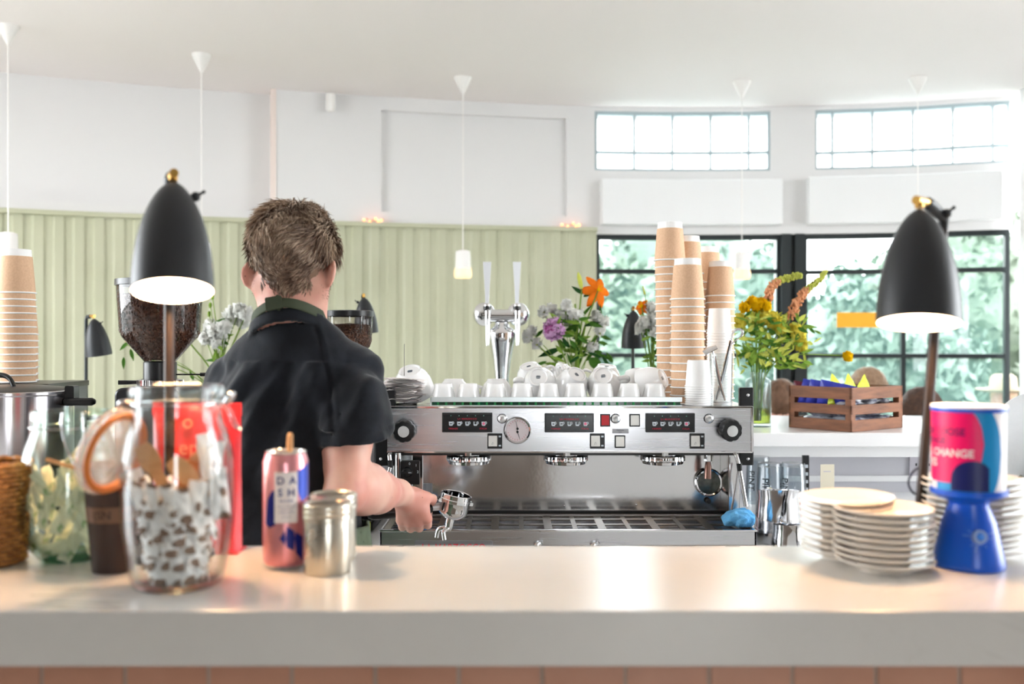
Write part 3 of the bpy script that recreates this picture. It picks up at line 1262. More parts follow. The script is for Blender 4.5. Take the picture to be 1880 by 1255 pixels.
# drip tray
TF = 2.45
TX0, TX1 = xc(697, TF), xc(1389, TF)
mb = MB()
mb.box(TX0 - mo.x, TX1 - mo.x, TF - mo.y, TF + 0.006 - mo.y, 0.018, ZTR - mo.z)
mb.box(TX0 - mo.x, TX1 - mo.x, 2.685 - mo.y, 2.692 - mo.y, 0.018, ZTR - 0.002 - mo.z)
mb.box(TX0 - mo.x, TX0 + 0.006 - mo.x, TF - mo.y, 2.69 - mo.y, 0.018, ZTR - mo.z)
mb.box(TX1 - 0.006 - mo.x, TX1 - mo.x, TF - mo.y, 2.69 - mo.y, 0.018, ZTR - mo.z)
mb.box(TX0 - mo.x, TX1 - mo.x, TF - mo.y, 2.69 - mo.y, 0.018, 0.022)
mpart(mb, 'drip_tray', M['steel_brush'], smooth=0, bevel=0.0012)
mb = MB()
mb.box(TX0 - 0.001 - mo.x, TX1 + 0.001 - mo.x, TF - 0.002 - mo.y, TF + 0.008 - mo.y, ZTR - 0.0035 - mo.z, ZTR + 0.0008 - mo.z)
mpart(mb, 'tray_rim', M['chrome'], smooth=0, bevel=0.0008)
gr = MB()
zz = ZTR - 0.004 - mo.z
for (ya, yb) in ((2.462, 2.490), (2.545, 2.562), (2.62, 2.640), (2.668, 2.686)):
    gr.box(TX0 + 0.008 - mo.x, TX1 - 0.03 - mo.x, ya - mo.y, yb - mo.y, zz - 0.003, zz)
nx = 13
for i in range(nx + 1):
    x = TX0 + 0.012 + (TX1 - TX0 - 0.05) * i / nx
    wd = 0.012 if i % 2 else 0.020
    gr.box(x - wd / 2 - mo.x, x + wd / 2 - mo.x, 2.462 - mo.y, 2.686 - mo.y, zz - 0.003, zz + 0.0003)
mpart(gr, 'grate', mat('dull grate steel', (150, 144, 134), 0.35, metal=1.0), smooth=0)  # one even, darker grey steel for the bars
mb = MB()
for px in (708, 1383):
    for yy in (2.52, 2.98):
        x = xc(px, 2.45)
        mb = MB()
        mb.cyl((x * 0.94 - mo.x + 0.0, yy - mo.y, 0.0005), (x * 0.94 - mo.x, yy - mo.y, 0.03), 0.018, 0.022, 16)
        mpart(mb, 'foot', M['black_rubber'])
mb = MB()     # lower rear body
mb.box(X0 + 0.02 - mo.x, X1 - 0.02 - mo.x, 2.695 - mo.y, 3.04 - mo.y, 0.03, ZTR - mo.z)
mpart(mb, 'lower_body', M['dark_steel'], smooth=0)

# side brackets with bolts
for s, (pa, pb, ya, yb) in (('r', (1358, 1384, 711, 854)), ('l', (688, 726, 711, 855))):
    Yb = 2.585
    br = MB()
    br.box(xc(pa, Yb) - mo.x, xc(pb, Yb) - mo.x, Yb - mo.y, Yb + 0.018 - mo.y, zc(yb, Yb) - mo.z, zc(ya, Yb) - mo.z)
    b = mpart(br, 'side_bracket', M['black_plastic'], smooth=0, bevel=0.003)
    for py in (725, 842):
        px = 1373 if s == 'r' else 699
        sc = MB()
        sc.ball(L((xc(px, Yb), Yb - 0.001, zc(py, Yb))), (0.0045, 0.0035, 0.0045), 12, 8)
        sc.ball(L((xc(px, Yb), Yb - 0.004, zc(py, Yb))), (0.0015, 0.0015, 0.0015), 6, 5)
        mpart(sc, 'bolt', M['chrome'], b, smooth=180)
    pl = MB()
    xx = 0.565 if s == 'r' else -0.262
    pl.box(xx - mo.x, xx + 0.03 - mo.x, 2.60 - mo.y, 2.70 - mo.y, ZTR + 0.0 - mo.z, ZB - 0.013 - mo.z)
    mpart(pl, 'side_post', M['steel'], smooth=0, bevel=0.002)

# control displays
M['disp_white'] = mat('display white print', (205, 214, 222), 0.5)
M['disp_black'] = mat('display black glass', (14, 17, 20), 0.22)
M['led_green'] = mat('small green diode', (110, 170, 150), 0.4)
M['disp_pink'] = mat('display pink print', (236, 120, 150), 0.5)


def display(px0, px1, py0, py1):
    c = L((xc((px0 + px1) / 2, PYF), PYF, zc((py0 + py1) / 2, PYF)))
    wd = (px1 - px0) / FPX * PYF
    hd = (py1 - py0) / FPX * PYF
    T = Matrix.Translation(c)
    mb = MB()
    mb.rbox(-wd / 2, wd / 2, -0.006, 0.0, -hd / 2, hd / 2, 0.0015, M=T)
    d = mpart(mb, 'control_display', M['black_plastic'], smooth=30)
    mb = MB()
    mb.rbox(-wd / 2 + 0.0035, wd / 2 - 0.003, -0.0066, -0.005, -hd / 2 + 0.003, hd / 2 - 0.005, 0.001, M=T)
    mpart(mb, 'display_screen', M['disp_black'], d, smooth=0)
    ic = MB()
    pk = MB()
    ld = MB()
    bk = MB()
    for k in range(5):
        x = -wd * 0.325 + k * wd * 0.163
        z = -hd * 0.05
        cup = [(-0.0052, 0.0048), (0.0052, 0.0048), (0.0048, -0.004), (0.0032, -0.0056), (-0.0032, -0.0056), (-0.0048, -0.004)]
        F = T @ frame((x, -0.0068, z), (1, 0, 0), (0, 0, 1))
        ic.prism(cup, -0.0003, 0.0002, M=F)
        hnd = [(0.0045 + 0.0032 * math.cos(a), 0.0018 + 0.0030 * math.sin(a), 0.0) for a in [PI / 2 - PI * j / 8 for j in range(9)]]
        ic.tube(hnd, 0.0009, 5, M=F)
        if k < 4:
            sw = [(-0.003, 0.0006), (0.003, 0.0006 + (k % 2) * 0.0012), (0.0022, -0.0016), (-0.0022, -0.0016)]
            bk.prism(sw, 0.0002, 0.0004, M=F)
            if k >= 2:
                bk.prism([(a, b + 0.0032) for a, b in sw], 0.0002, 0.0004, M=F)
        else:
            pk.lathe([(0, 0.0004), (0.0036, 0.0004), (0.0036, 0.0001)], 14, M=F)
        ld.ball((x, -0.0068, hd * 0.35), 0.0012, 6, 5, M=T)
    mpart(ic, 'cup_symbols', M['disp_white'], d, smooth=30)
    mpart(bk, 'symbol_fill', M['disp_black'], d, smooth=0)
    mpart(pk, 'pink_symbol', M['disp_pink'], d, smooth=0)
    mpart(ld, 'diodes', M['led_green'], d, smooth=180)
    for s, size, x, z, al in (('LA MARZOCCO', 0.0062, 0.0, hd * 0.185, 'CENTER'), ('FIRENZE', 0.0056, -wd * 0.37, -hd * 0.31, 'LEFT'), ('ITALIA', 0.0056, wd * 0.39, -hd * 0.31, 'RIGHT')):
        V, F = text_geo(s, size, al, 0.01, 1.15)
        tx = MB()
        tx.add(V, F, M=T @ frame((x, -0.0072, z), (1, 0, 0), (0, 0, 1)))
        mpart(tx, 'red_lettering', M['led_red'], d, smooth=0)


display(812, 904, 757, 793)
display(1000, 1090, 758, 793)
display(1185, 1275, 758, 793)


# rocker switches
def rocker(px, py, w_, h_, col, plate=None):
    c = L((xc(px, PYF), PYF, zc(py, PYF)))
    W_, H_ = w_ / FPX * PYF, h_ / FPX * PYF
    T = Matrix.Translation(c)
    mb = MB()
    if plate:
        x0, x1, z0, z1 = [q / FPX * PYF for q in plate]
        mb.rbox(x0, x1, -0.004, 0, z0, z1, 0.001, M=T)
    else:
        mb.rbox(-W_ / 2 - 0.003, W_ / 2 + 0.003, -0.004, 0, -H_ / 2 - 0.003, H_ / 2 + 0.003, 0.001, M=T)
    s = mpart(mb, 'rocker_switch', M['black_plastic'], smooth=30)
    mb = MB()
    mb.add([(-W_ / 2, -0.004, -H_ / 2), (W_ / 2, -0.004, -H_ / 2), (W_ / 2, -0.010, -H_ / 2 + 0.001), (-W_ / 2, -0.010, -H_ / 2 + 0.001),
            (-W_ / 2, -0.004, H_ / 2), (W_ / 2, -0.004, H_ / 2), (W_ / 2, -0.006, H_ / 2 - 0.001), (-W_ / 2, -0.006, H_ / 2 - 0.001)],
           [(0, 1, 2, 3), (5, 4, 7, 6), (3, 2, 6, 7), (0, 3, 7, 4), (1, 5, 6, 2), (4, 5, 1, 0)], M=T)
    mpart(mb, 'rocker_button', col, s, smooth=0, bevel=0.0008)
    if plate:
        mb = MB()
        tri = [(-0.003, -0.003, 0), (0.003, -0.003, 0), (0.0, 0.003, 0)]
        F = T @ frame((0, -0.0090, -H_ * 0.18), (1, 0, 0), (0, 0, 1))
        mb.tube(tri + [tri[0]], 0.0004, 4, M=F)
        mpart(mb, 'cup_mark', M['logo_grey'], s, smooth=0)
        mb = MB()
        for dz in (-1, 1):
            mb.box(plate[1] / FPX * PYF - 0.009, plate[1] / FPX * PYF - 0.003, -0.0046, -0.003, dz * H_ * 0.42 - 0.002, dz * H_ * 0.42 + 0.002, M=T)
        mpart(mb, 'indicator_marks', M['disp_white'], s, smooth=0)


for px in (905, 1093, 1276):
    rocker(px, 809, 16, 20, M['btn_white'], (-10, 17, -14, 14))
rocker(1111, 771, 14, 19, M['btn_red'])
rocker(1165, 771, 15, 19, M['btn_white'])
rocker(1138, 810, 15, 19, M['btn_white'])
c = L((xc(1139, PYF), PYF, zc(791, PYF)))
mb = MB()
mb.rbox(-0.021, 0.021, -0.001, 0, -0.006, 0.006, 0.001, M=Matrix.Translation(c))
s = mpart(mb, 'name_plate', mat('grey engraved plate', (176, 178, 182), 0.4), smooth=0)
mb = MB()
for t_, dz in (('MANUAL', 0.0022), ('FILL', -0.0028)):
    V, F = text_geo(t_, 0.0048)
    mb.add(V, F, M=Matrix.Translation(c) @ frame((0, -0.0014, dz), (1, 0, 0), (0, 0, 1)))
mpart(mb, 'plate_lettering', M['logo_grey'], s, smooth=0)

# round clear indicator domes
for px in (922, 1130, 1301):
    c = L((xc(px, PYF), PYF, zc(768, PYF)))
    T = zframe(c, (0, -1, 0))
    mb = MB()
    mb.lathe([(0, 0), (0.0125, 0), (0.0130, 0.002), (0.0115, 0.004)], 20, M=T)
    k = mpart(mb, 'indicator_ring', M['chrome'])
    mb = MB()
    mb.lathe([(0.0112, 0.003), (0.0105, 0.009), (0.006, 0.0125), (0, 0.0135)], 14, M=T)
    mpart(mb, 'indicator_lens', mat('faceted clear lens', (235, 238, 240), 0.05, metal=0.6), k, smooth=20)

# pressure gauge
c = L((xc(950, PYF), PYF, zc(789, PYF)))
T = zframe(c, (0, -1, 0), (1, 0, 0))
mb = MB()
R_ = 0.0345
mb.lathe([(R_ - 0.001, 0), (R_, 0.004), (R_, 0.012), (R_ - 0.002, 0.015), (R_ - 0.005, 0.014), (R_ - 0.006, 0.010)], 48, M=T)
gz = mpart(mb, 'gauge_bezel', M['chrome'])
mb = MB()
mb.lathe([(R_ - 0.005, 0.009), (0, 0.009)], 40, M=T)
mpart(mb, 'gauge_dial', mat('pinkish white dial', (232, 222, 226), 0.4), gz, smooth=0)
mb = MB()
TT = frame(c + Vector((0, -0.0093, 0)), (1, 0, 0), (0, 0, 1))
for k in range(24):
    a = k / 24 * 2 * PI
    if k in (11, 12, 23, 0):
        continue
    r0, r1 = 0.0225, 0.026
    ca, sa = math.cos(a), math.sin(a)
    mb.add([(r0 * ca - sa * .0004, r0 * sa + ca * .0004, 0), (r1 * ca - sa * .0004, r1 * sa + ca * .0004, 0), (r1 * ca + sa * .0004, r1 * sa - ca * .0004, 0), (r0 * ca + sa * .0004, r0 * sa - ca * .0004, 0)], [(0, 1, 2, 3)], M=TT)
mpart(mb, 'gauge_scale', M['led_red'], gz, smooth=0)
mb = MB()
for (cx, cz, a, l_) in ((0.0, 0.004, math.radians(102), 0.02), (0.0, -0.004, math.radians(-72), 0.02)):
    ca, sa = math.cos(a), math.sin(a)
    mb.tube([(cx - ca * .004, cz - sa * .004, 0.001), (cx + ca * l_, cz + sa * l_, 0.001)], [0.0011, 0.0004], 5, M=TT)
    mb.ball((cx, cz, 0.001), (0.0032, 0.0032, 0.001), 10, 6, M=TT)
mpart(mb, 'gauge_needles', M['disp_black'], gz, smooth=60)


# steam knobs
def knob(px, py, tilt):
    c = L((xc(px, PYF), PYF, zc(py, PYF)))
    T = zframe(c, tilt, (1, 0, 0))
    mb = MB()
    mb.lathe([(0.016, 0), (0.016, 0.014), (0.012, 0.018)], 24, M=T)
    st = mpart(mb, 'knob_collar', M['black_plastic'])
    mb = MB()
    wob = lambda a, z: 1.0 - 0.07 * (0.5 + 0.5 * math.cos(9 * a)) ** 3
    mb.lathe([(0.012, 0.014), (0.026, 0.016), (0.0285, 0.021), (0.0285, 0.040), (0.026, 0.045), (0.0145, 0.046)], 72, M=T, wob=wob)
    k = mpart(mb, 'steam_knob', M['black_plastic'], smooth=50)
    mb = MB()
    mb.lathe([(0.0145, 0.0455), (0.0140, 0.048), (0, 0.0485)], 28, M=T)
    mpart(mb, 'knob_cap', mat('silver knob cap', (206, 208, 208), 0.4, metal=0.4, bstr=0.3, bscale=300), k)


knob(745, 788, (-0.02, -1, -0.04))
knob(1332, 785, (0.18, -1, -0.10))

# group heads
for px in (859, 1041, 1222):
    Yg = 2.615
    x = xc(px, Yg - 0.05) - mo.x
    T = Matrix.Translation((x, Yg - mo.y, 0))
    mb = MB()
    z_ = ZB - mo.z
    mb.lathe([(0.0, z_ + 0.002), (0.041, z_ + 0.002), (0.041, z_ - 0.014), (0.05, z_ - 0.016)], 40, M=T)
    g_ = mpart(mb, 'group_head', M['steel'])
    mb = MB()
    wob = lambda a, z: 1.0 + 0.012 * (1 if math.cos(22 * a) > 0.2 else -1)
    mb.lathe([(0.050, z_ - 0.015), (0.057, z_ - 0.016), (0.058, z_ - 0.019), (0.058, z_ - 0.028), (0.055, z_ - 0.030)], 132, M=T, wob=wob)
    mb.lathe([(0.055, z_ - 0.029), (0.053, z_ - 0.037), (0.045, z_ - 0.039), (0.044, z_ - 0.032), (0.0, z_ - 0.031)], 48, M=T)
    mpart(mb, 'group_collar', M['chrome'], g_, smooth=40)
    mb = MB()
    mb.box(-0.004, 0.0, -0.043, -0.038, z_ - 0.014, z_ + 0.001, M=T)
    mpart(mb, 'group_seam', M['chrome'], g_, smooth=0)

# round sight glass with hot water spout
Ys = 2.69
c = L((xc(1301, Ys), Ys, zc(885, Ys)))
T = zframe(c, (0, -1, 0))
mb = MB()
mb.lathe([(0.030, -0.008), (0.038, -0.008), (0.038, 0.004), (0.035, 0.007), (0.031, 0.006), (0.029, -0.006)], 48, M=T)
sg = mpart(mb, 'sight_ring', M['chrome'])
mb = MB()
mb.lathe([(0.030, -0.004), (0, -0.004)], 40, M=T)
mpart(mb, 'sight_glass', mat('dark wet glass', (60, 68, 62), 0.08, spec=0.8, c2=(96, 104, 92), nscale=60), sg, smooth=0)
mb = MB()
mb.box(-0.03, 0.03, 0.0035, 0.0042, -0.004, -0.0025, M=T @ Matrix.Rotation(PI / 2, 4, 'Z') @ Matrix.Identity(4))
sc = MB()
for k in range(4):
    a = PI / 4 + k * PI / 2
    sc.ball((0.0345 * math.cos(a), 0.0345 * math.sin(a), 0.006), 0.002, 8, 5, M=T)
sc.cyl(L((xc(1300, Ys), Ys, zc(919, Ys))), L((xc(1300, Ys), Ys - 0.012, zc(919, Ys))), 0.008, 0.006, 12)
mpart(sc, 'ring_screws', M['dark_steel'], sg)
Yw = 2.63
xw = xc(1300, Yw)
mb = MB()
mb.lathe([(0.0, 0.02), (0.011, 0.02), (0.011, -0.006), (0.0, -0.006)], 6, M=Matrix.Translation(L((xw, Yw, zc(842, Yw)))))
sp_ = mpart(mb, 'spout_nut', M['chrome'], smooth=0, bevel=0.0008)
mb = MB()
mb.tube([L((xw, Yw, zc(845, Yw))), L((xw, Yw, zc(856, Yw))), L((xw - .001, Yw, zc(878, Yw)))], [0.006, 0.009, 0.010], 14)
mpart(mb, 'hot_water_spout', mat('brown stained steel', (150, 118, 108), 0.22, metal=1.0), sp_)

# steam wands
for (xa, za, xb, zb2, xk, zk) in ((1352, 838, 1368, 928, 1357, 856), (715, 840, 712, 878, 716, 850)):
    Yv = 2.53
    j = MB()
    j.tube([L((xc(xa, Yv), Yv + 0.05, zc(830, Yv))), L((xc(xa, Yv), Yv, zc(836, Yv))), L((xc(xk, Yv), Yv, zc(zk, Yv)))], [0.0055, 0.0055, 0.005], 12)
    w1 = mpart(j, 'steam_wand', M['chrome'], smooth=60)
    j = MB()
    j.tube([L((xc(xk, Yv), Yv, zc(zk - 6, Yv))), L((xc(xk + 1, Yv), Yv, zc(zk + 8, Yv)))], [0.0075, 0.006], 12)
    mpart(j, 'rubber_grip', M['black_rubber'], w1)
    j = MB()
    j.tube([L((xc(xk + 1, Yv), Yv, zc(zk + 5, Yv))), L((xc(xb, Yv), Yv - 0.01, zc(zb2, Yv)))], [0.005, 0.0055], 12)
    mpart(j, 'wand_tube', M['steel'], w1)
mb = MB()
Yv = 2.56
mb.tube([L((xc(1357, Yv), Yv, zc(856, Yv))), L((xc(1350, Yv), Yv, zc(900, Yv))), L((xc(1343, Yv), Yv, zc(935, Yv)))], 0.003, 8)
mpart(mb, 'thin_probe', M['steel'])

# left side switch box, post
Yq = 2.53
mb = MB()
mb.rbox(xc(735, Yq) - mo.x, xc(770, Yq) - mo.x, Yq - mo.y, Yq + 0.02 - mo.y, zc(889, Yq) - mo.z, zc(846, Yq) - mo.z, 0.002)
sw = mpart(mb, 'power_switch_box', M['black_plastic'])
mb = MB()
cq = L((xc(748, Yq), Yq, zc(866, Yq)))
mb.lathe([(0.0, 0.012), (0.010, 0.011), (0.014, 0.004), (0.014, 0)], 20, M=zframe(cq, (0, -1, 0)))
mb.box(-0.014, 0.014, -0.016, -0.004, -0.003, 0.003, M=Matrix.Translation(cq))
mpart(mb, 'switch_dial', M['black_plastic'], sw)
mb = MB()
for t_, px, py in (('0', 752, 851), ('1', 764, 854), ('2', 767, 866)):
    V, F = text_geo(t_, 0.009)
    mb.add(V, F, M=frame(L((xc(px, Yq), Yq - 0.0006, zc(py, Yq))), (1, 0, 0), (0, 0, 1)))
mb.box(cq.x + 0.004, cq.x + 0.012, cq.y - 0.0165, cq.y - 0.0158, cq.z - 0.0008, cq.z + 0.0008)
mpart(mb, 'switch_numbers', M['disp_white'], sw, smooth=0)
mb = MB()
mb.tube([L((xc(731, 2.56), 2.56, zc(829, 2.56))), L((xc(731, 2.56), 2.56, zc(935, 2.56)))], 0.009, 14)
mpart(mb, 'support_post', M['chrome'])
mb = MB()     # grey riveted plate low on the splash panel
mb.rbox(xc(778, 2.69) - mo.x, xc(793, 2.69) - mo.x, 2.694 - mo.y, 2.7 - mo.y, zc(910, 2.69) - mo.z, zc(888, 2.69) - mo.z, 0.002)
mpart(mb, 'rating_plate', mat('grey plate', (170, 172, 178), 0.4))

# badge on the tray front, taps
c = L((xc(833, TF), TF, zc(1004, TF)))
mb = MB()
mb.rbox(-0.096, 0.096, -0.004, 0, -0.0125, 0.016, 0.004, M=Matrix.Translation(c))
bd = mpart(mb, 'badge', mat('silver badge', (150, 152, 156), 0.35, metal=0.6))
mb = MB()
V, F = text_geo('LA MARZOCCO', 0.026, 'CENTER', 0.02, 1.1)
V = V * np.array([0.155 / (V[:, 0].max() - V[:, 0].min()), 0.9, 1])
mb.add(V, F, M=Matrix.Translation(c) @ frame((0, -0.0044, -0.0005), (1, 0, 0), (0, 0, 1)))
mpart(mb, 'badge_lettering', M['led_red'], bd, smooth=0)
for px in (986, 1090):
    c = L((xc(px, TF), TF, zc(1000, TF)))
    mb = MB()
    mb.lathe([(0.009, 0), (0.009, 0.012), (0.006, 0.014), (0, 0.014)], 16, M=zframe(c, (0, -1, 0)))
    mb.tube([c + Vector((0, -0.008, 0)), c + Vector((0.011, -0.018, 0.009))], [0.003, 0.0045], 8)
    mpart(mb, 'tray_thumbscrew', M['chrome'])

# cup rail on top: bright lip over glass, green reflections painted into it
RX0, RX1 = xc(790, 2.56), xc(1252, 2.56)
mb = MB()
za, zb_ = zc(737.5, 2.56), zc(728.5, 2.56)
mb.box(RX0 - mo.x, RX1 - mo.x, 2.556 - mo.y, 2.568 - mo.y, za - mo.z, zb_ - mo.z)
mb.box(RX0 - mo.x, RX1 - mo.x, 2.554 - mo.y, 2.57 - mo.y, ZT - mo.z, ZT + 0.003 - mo.z)
mb.box(RX0 - mo.x, RX0 + 0.004 - mo.x, 2.556 - mo.y, 3.02 - mo.y, ZT - mo.z, zb_ - mo.z)
mpart(mb, 'cup_rail', mat('satin white metal lip', (222, 230, 232), 0.28, metal=0.5), smooth=0, bevel=0.001)
mb = MB()
mb.box(RX0 + 0.004 - mo.x, RX1 - 0.004 - mo.x, 2.560 - mo.y, 2.564 - mo.y, ZT + 0.0031 - mo.z, za - mo.z)
mpart(mb, 'rail_glass', mat('glass with painted green reflections', (10, 80, 58), 0.12, c2=(30, 50, 30), nscale=30), smooth=0)  # green reflections put into the strip's colour
mb = MB()
for k in range(30):
    x = RX0 + 0.02 + k * (RX1 - RX0 - 0.04) / 29
    mb.cyl((x - mo.x, 2.5615 - mo.y, ZT + 0.001 - mo.z), (x - mo.x, 2.5615 - mo.y, za + 0.001 - mo.z), 0.0035, seg=8)
mpart(mb, 'rail_studs', mat('green stud', (30, 130, 70), 0.3))

# ------------------------------------------------------------------ white porcelain cups on top
DZ = ZT + 0.0005


def lathe_cup(prof_out, wall, name='cup_body'):
    inner = [(max(r - wall, 0.0), z) for r, z in prof_out if z > prof_out[0][1] + wall * 1.4]
    p = [(0, prof_out[0][1] + wall * 0.6)] if False else []
    return prof_out + inner[::-1] + [(0, inner[0][1])]


def make_espresso():
    """espresso cup standing mouth down, foot on top"""
    r = thing('espresso_cup', 'x', 'cup')
    mb = MB()
    o = [(0.0, 0.0545), (0.0195, 0.0545), (0.0215, 0.0558), (0.0230, 0.0548), (0.0255, 0.044), (0.0292, 0.028), (0.0322, 0.012), (0.0335, 0.0), (0.0315, 0.0), (0.030, 0.012), (0.027, 0.028), (0.022, 0.046), (0.0, 0.050)]
    mb.lathe(o, 36)
    mb.build('cup_body', M['porcelain'], r, smooth=50)
    mb = MB()
    mb.tube(bez([(0.029, 0, 0.044), (0.044, 0, 0.045), (0.049, 0, 0.034), (0.043, 0, 0.022), (0.031, 0, 0.016)], 5), [(0.0035, 0.005)] * 21, 8, flat=(0, 0, 1))
    mb.build('handle', M['porcelain'], r, smooth=180)
    return r


e0 = make_espresso()
first = True
esp = [(814, 'at the left end, beside the receipts'), (860, 'second from the left'), (909, 'third from the left'), (958, 'fourth from the left'), (1007, 'in the middle'),
       (1056, 'fourth from the right'), (1106, 'third from the right'), (1155, 'second from the right'), (1201, 'at the right end, beside the kraft cups')]
for px, wh in esp:
    Y = 2.612
    lb = 'upturned white espresso cup, front row on machine, ' + wh
    rz = math.radians(random.uniform(50, 130))
    if first:
        e0.location = (xc(px, Y), Y, DZ); e0.rotation_euler = (0, 0, rz); e0['label'] = lb; e0['group'] = 'front row of espresso cups'
        first = False
    else:
        dup(e0, (xc(px, Y), Y, DZ), (0, 0, rz), lb, 'front row of espresso cups')


def make_cappuccino():
    """wide cup, origin at mouth centre, foot toward +Z"""
    r = thing('cappuccino_cup', 'x', 'cup')
    mb = MB()
    o = [(0.0, 0.0605), (0.022, 0.0605), (0.0245, 0.0635), (0.027, 0.0635), (0.0285, 0.059), (0.036, 0.050), (0.0435, 0.034), (0.0475, 0.015), (0.0485, 0.0),
         (0.0462, 0.0), (0.045, 0.015), (0.041, 0.032), (0.034, 0.047), (0.024, 0.055), (0.0, 0.057)]
    mb.lathe(o, 40)
    mb.build('cup_body', M['porcelain'], r, smooth=50)
    mb = MB()
    mb.tube(bez([(0.0425, 0, 0.038), (0.060, 0, 0.042), (0.070, 0, 0.034), (0.066, 0, 0.022), (0.046, 0, 0.012)], 6), [(0.0045, 0.007)] * 25, 10, flat=(0, 0, 1))
    mb.build('handle', M['porcelain'], r, smooth=180)
    mb = MB()
    for k, (y, w_) in enumerate(((0.003, 0.010), (-0.0005, 0.0125), (-0.0035, 0.011))):
        mb.box(-w_ / 2, w_ / 2, y - 0.001, y + 0.001, 0.0606, 0.0612)
    mb.build('base_stamp', M['logo_grey'], r, smooth=0)
    return r


c0 = make_cappuccino()
# position of cup middle (px,py,Y), direction the foot points, handle direction hint, label
caps = [((757, 706), 2.66, (-0.15, -0.50, 0.85), (-1, 0, -0.1), 1.12, 'large upturned white cup at the left behind the receipt pile'),
        ((833, 719), 2.75, (0, 0, 1), (1, 0.5, 0), 0.98, 'white cup upside down in the second row behind the two leftmost espresso cups'),
        ((912, 719), 2.75, (0, 0, 1), (-1, 0.4, 0), 0.98, 'white cup upside down in the second row just below the beer tap'),
        ((990, 700), 2.73, (-0.12, -0.86, 0.42), (-1, 0, 0.1), 0.98, 'white cup lying with its round foot toward us, handle to the left, below the peony'),
        ((975, 688), 2.86, (-0.25, -0.35, 0.9), (1, 0, 0.3), 0.98, 'white cup behind the one lying below the peony, tipped to the left'),
        ((1052, 700), 2.73, (0.30, -0.62, 0.70), (-0.3, 0, 1), 0.98, 'white cup tipped to the right, stamp showing, below the lily stems'),
        ((1032, 692), 2.87, (-0.3, -0.2, 0.93), (-1, 0, 0), 0.98, 'white cup behind the tipped cup below the lily stems'),
        ((1108, 702), 2.73, (-0.10, -0.80, 0.52), (1, 0.1, 0.0), 0.98, 'white cup with grey stamp facing us and handle to the right, below the black lamp'),
        ((1112, 690), 2.87, (0.1, -0.2, 0.96), (-1, 0.2, 0), 0.98, 'white cup behind the grey stamped cup below the black lamp'),
        ((1170, 697), 2.80, (-0.1, 0.3, 0.94), (0, 1, 0), 1.10, 'large round white cup between the stamped cup and the kraft cups'),
        ((1200, 704), 2.72, (0.80, -0.52, 0.38), (0.1, 0.9, 0.1), 0.98, 'white cup lying on its side pointing its stamped foot at the kraft cups')]
for i, ((px, py), Y, d, hh, sc_, lb) in enumerate(caps):
    d = Vector(d).normalized()
    p = at(px, py, Y)
    T = zframe(p, d, hh)
    loc = p - d * 0.032 * sc_
    # keep the rim on the deck
    low = loc.z - 0.0485 * sc_ * math.sqrt(max(0, 1 - d.z * d.z))
    if i in (1, 2, 0, 3, 5, 7, 9, 10):
        loc.z += (DZ + 0.0005) - low
    rot = T.to_3x3().to_euler()
    if i == 0:
        c0.location = loc; c0.rotation_euler = rot; c0.scale = (sc_,) * 3; c0['label'] = lb; c0['group'] = 'white cups piled on the machine'
    else:
        dup(c0, loc, rot, lb, 'white cups piled on the machine', sc_)

# ------------------------------------------------------------------ receipts on a spike
sx = xc(742, 2.63)
sp0 = thing('receipt_spike', 'thin upright wire spike holding the pile of paper receipts', 'spike', (sx, 2.63, ZT + 0.0005))
mb = MB()
mb.tube([(0, 0, 0.002), (0.0005, 0, 0.160)], [0.0014, 0.0009], 6)
mb.build('spike_wire', M['dark_steel'], sp0)
mb = MB()
mb.lathe([(0, 0), (0.034, 0), (0.034, 0.003), (0, 0.004)], 28)
mb.build('base', M['dark_steel'], sp0)
for k in range(24):
    rr = random.Random(100 + k)
    w_, h_ = rr.uniform(0.088, 0.112), rr.uniform(0.078, 0.085)
    z0 = 0.010 + k * 0.0026
    ph = [rr.uniform(0, 6.28) for _ in range(4)]
    am = rr.uniform(0.0012, 0.0032)
    ox, oy = rr.uniform(-0.012, 0.012), rr.uniform(-0.006, 0.006)
    slp = rr.uniform(-0.05, 0.05)

    def fn(u, v):
        x = (u - 0.5) * w_ + ox
        y = (v - 0.5) * h_ + oy
        e = min(1.0, abs(u - 0.5) * 2.4)
        z = e * (am * math.sin(9 * u + ph[0] + 2 * v) + am * 0.8 * math.cos(7 * v + ph[1] + 3 * u) + am * .5 * math.sin(19 * u + ph[2])) + slp * x * 0.6
        if u > 0.9:
            z -= (u - 0.9) * 0.03 * (1 if k % 3 else -1)
        return (x, y, z)
    mb = MB()
    mb.grid(fn, 14, 8, thick=0.00025)
    o = mb.build('receipt', M['receipt'], loc=(sx, 2.63, ZT + z0), rot=(0, 0, rr.uniform(-0.25, 0.25)), smooth=180)
    tag(o, 'crumpled paper receipt in the pile on the spike, left on top of the machine', 'receipt', 'receipts on the spike')

# ------------------------------------------------------------------ takeaway cup stacks


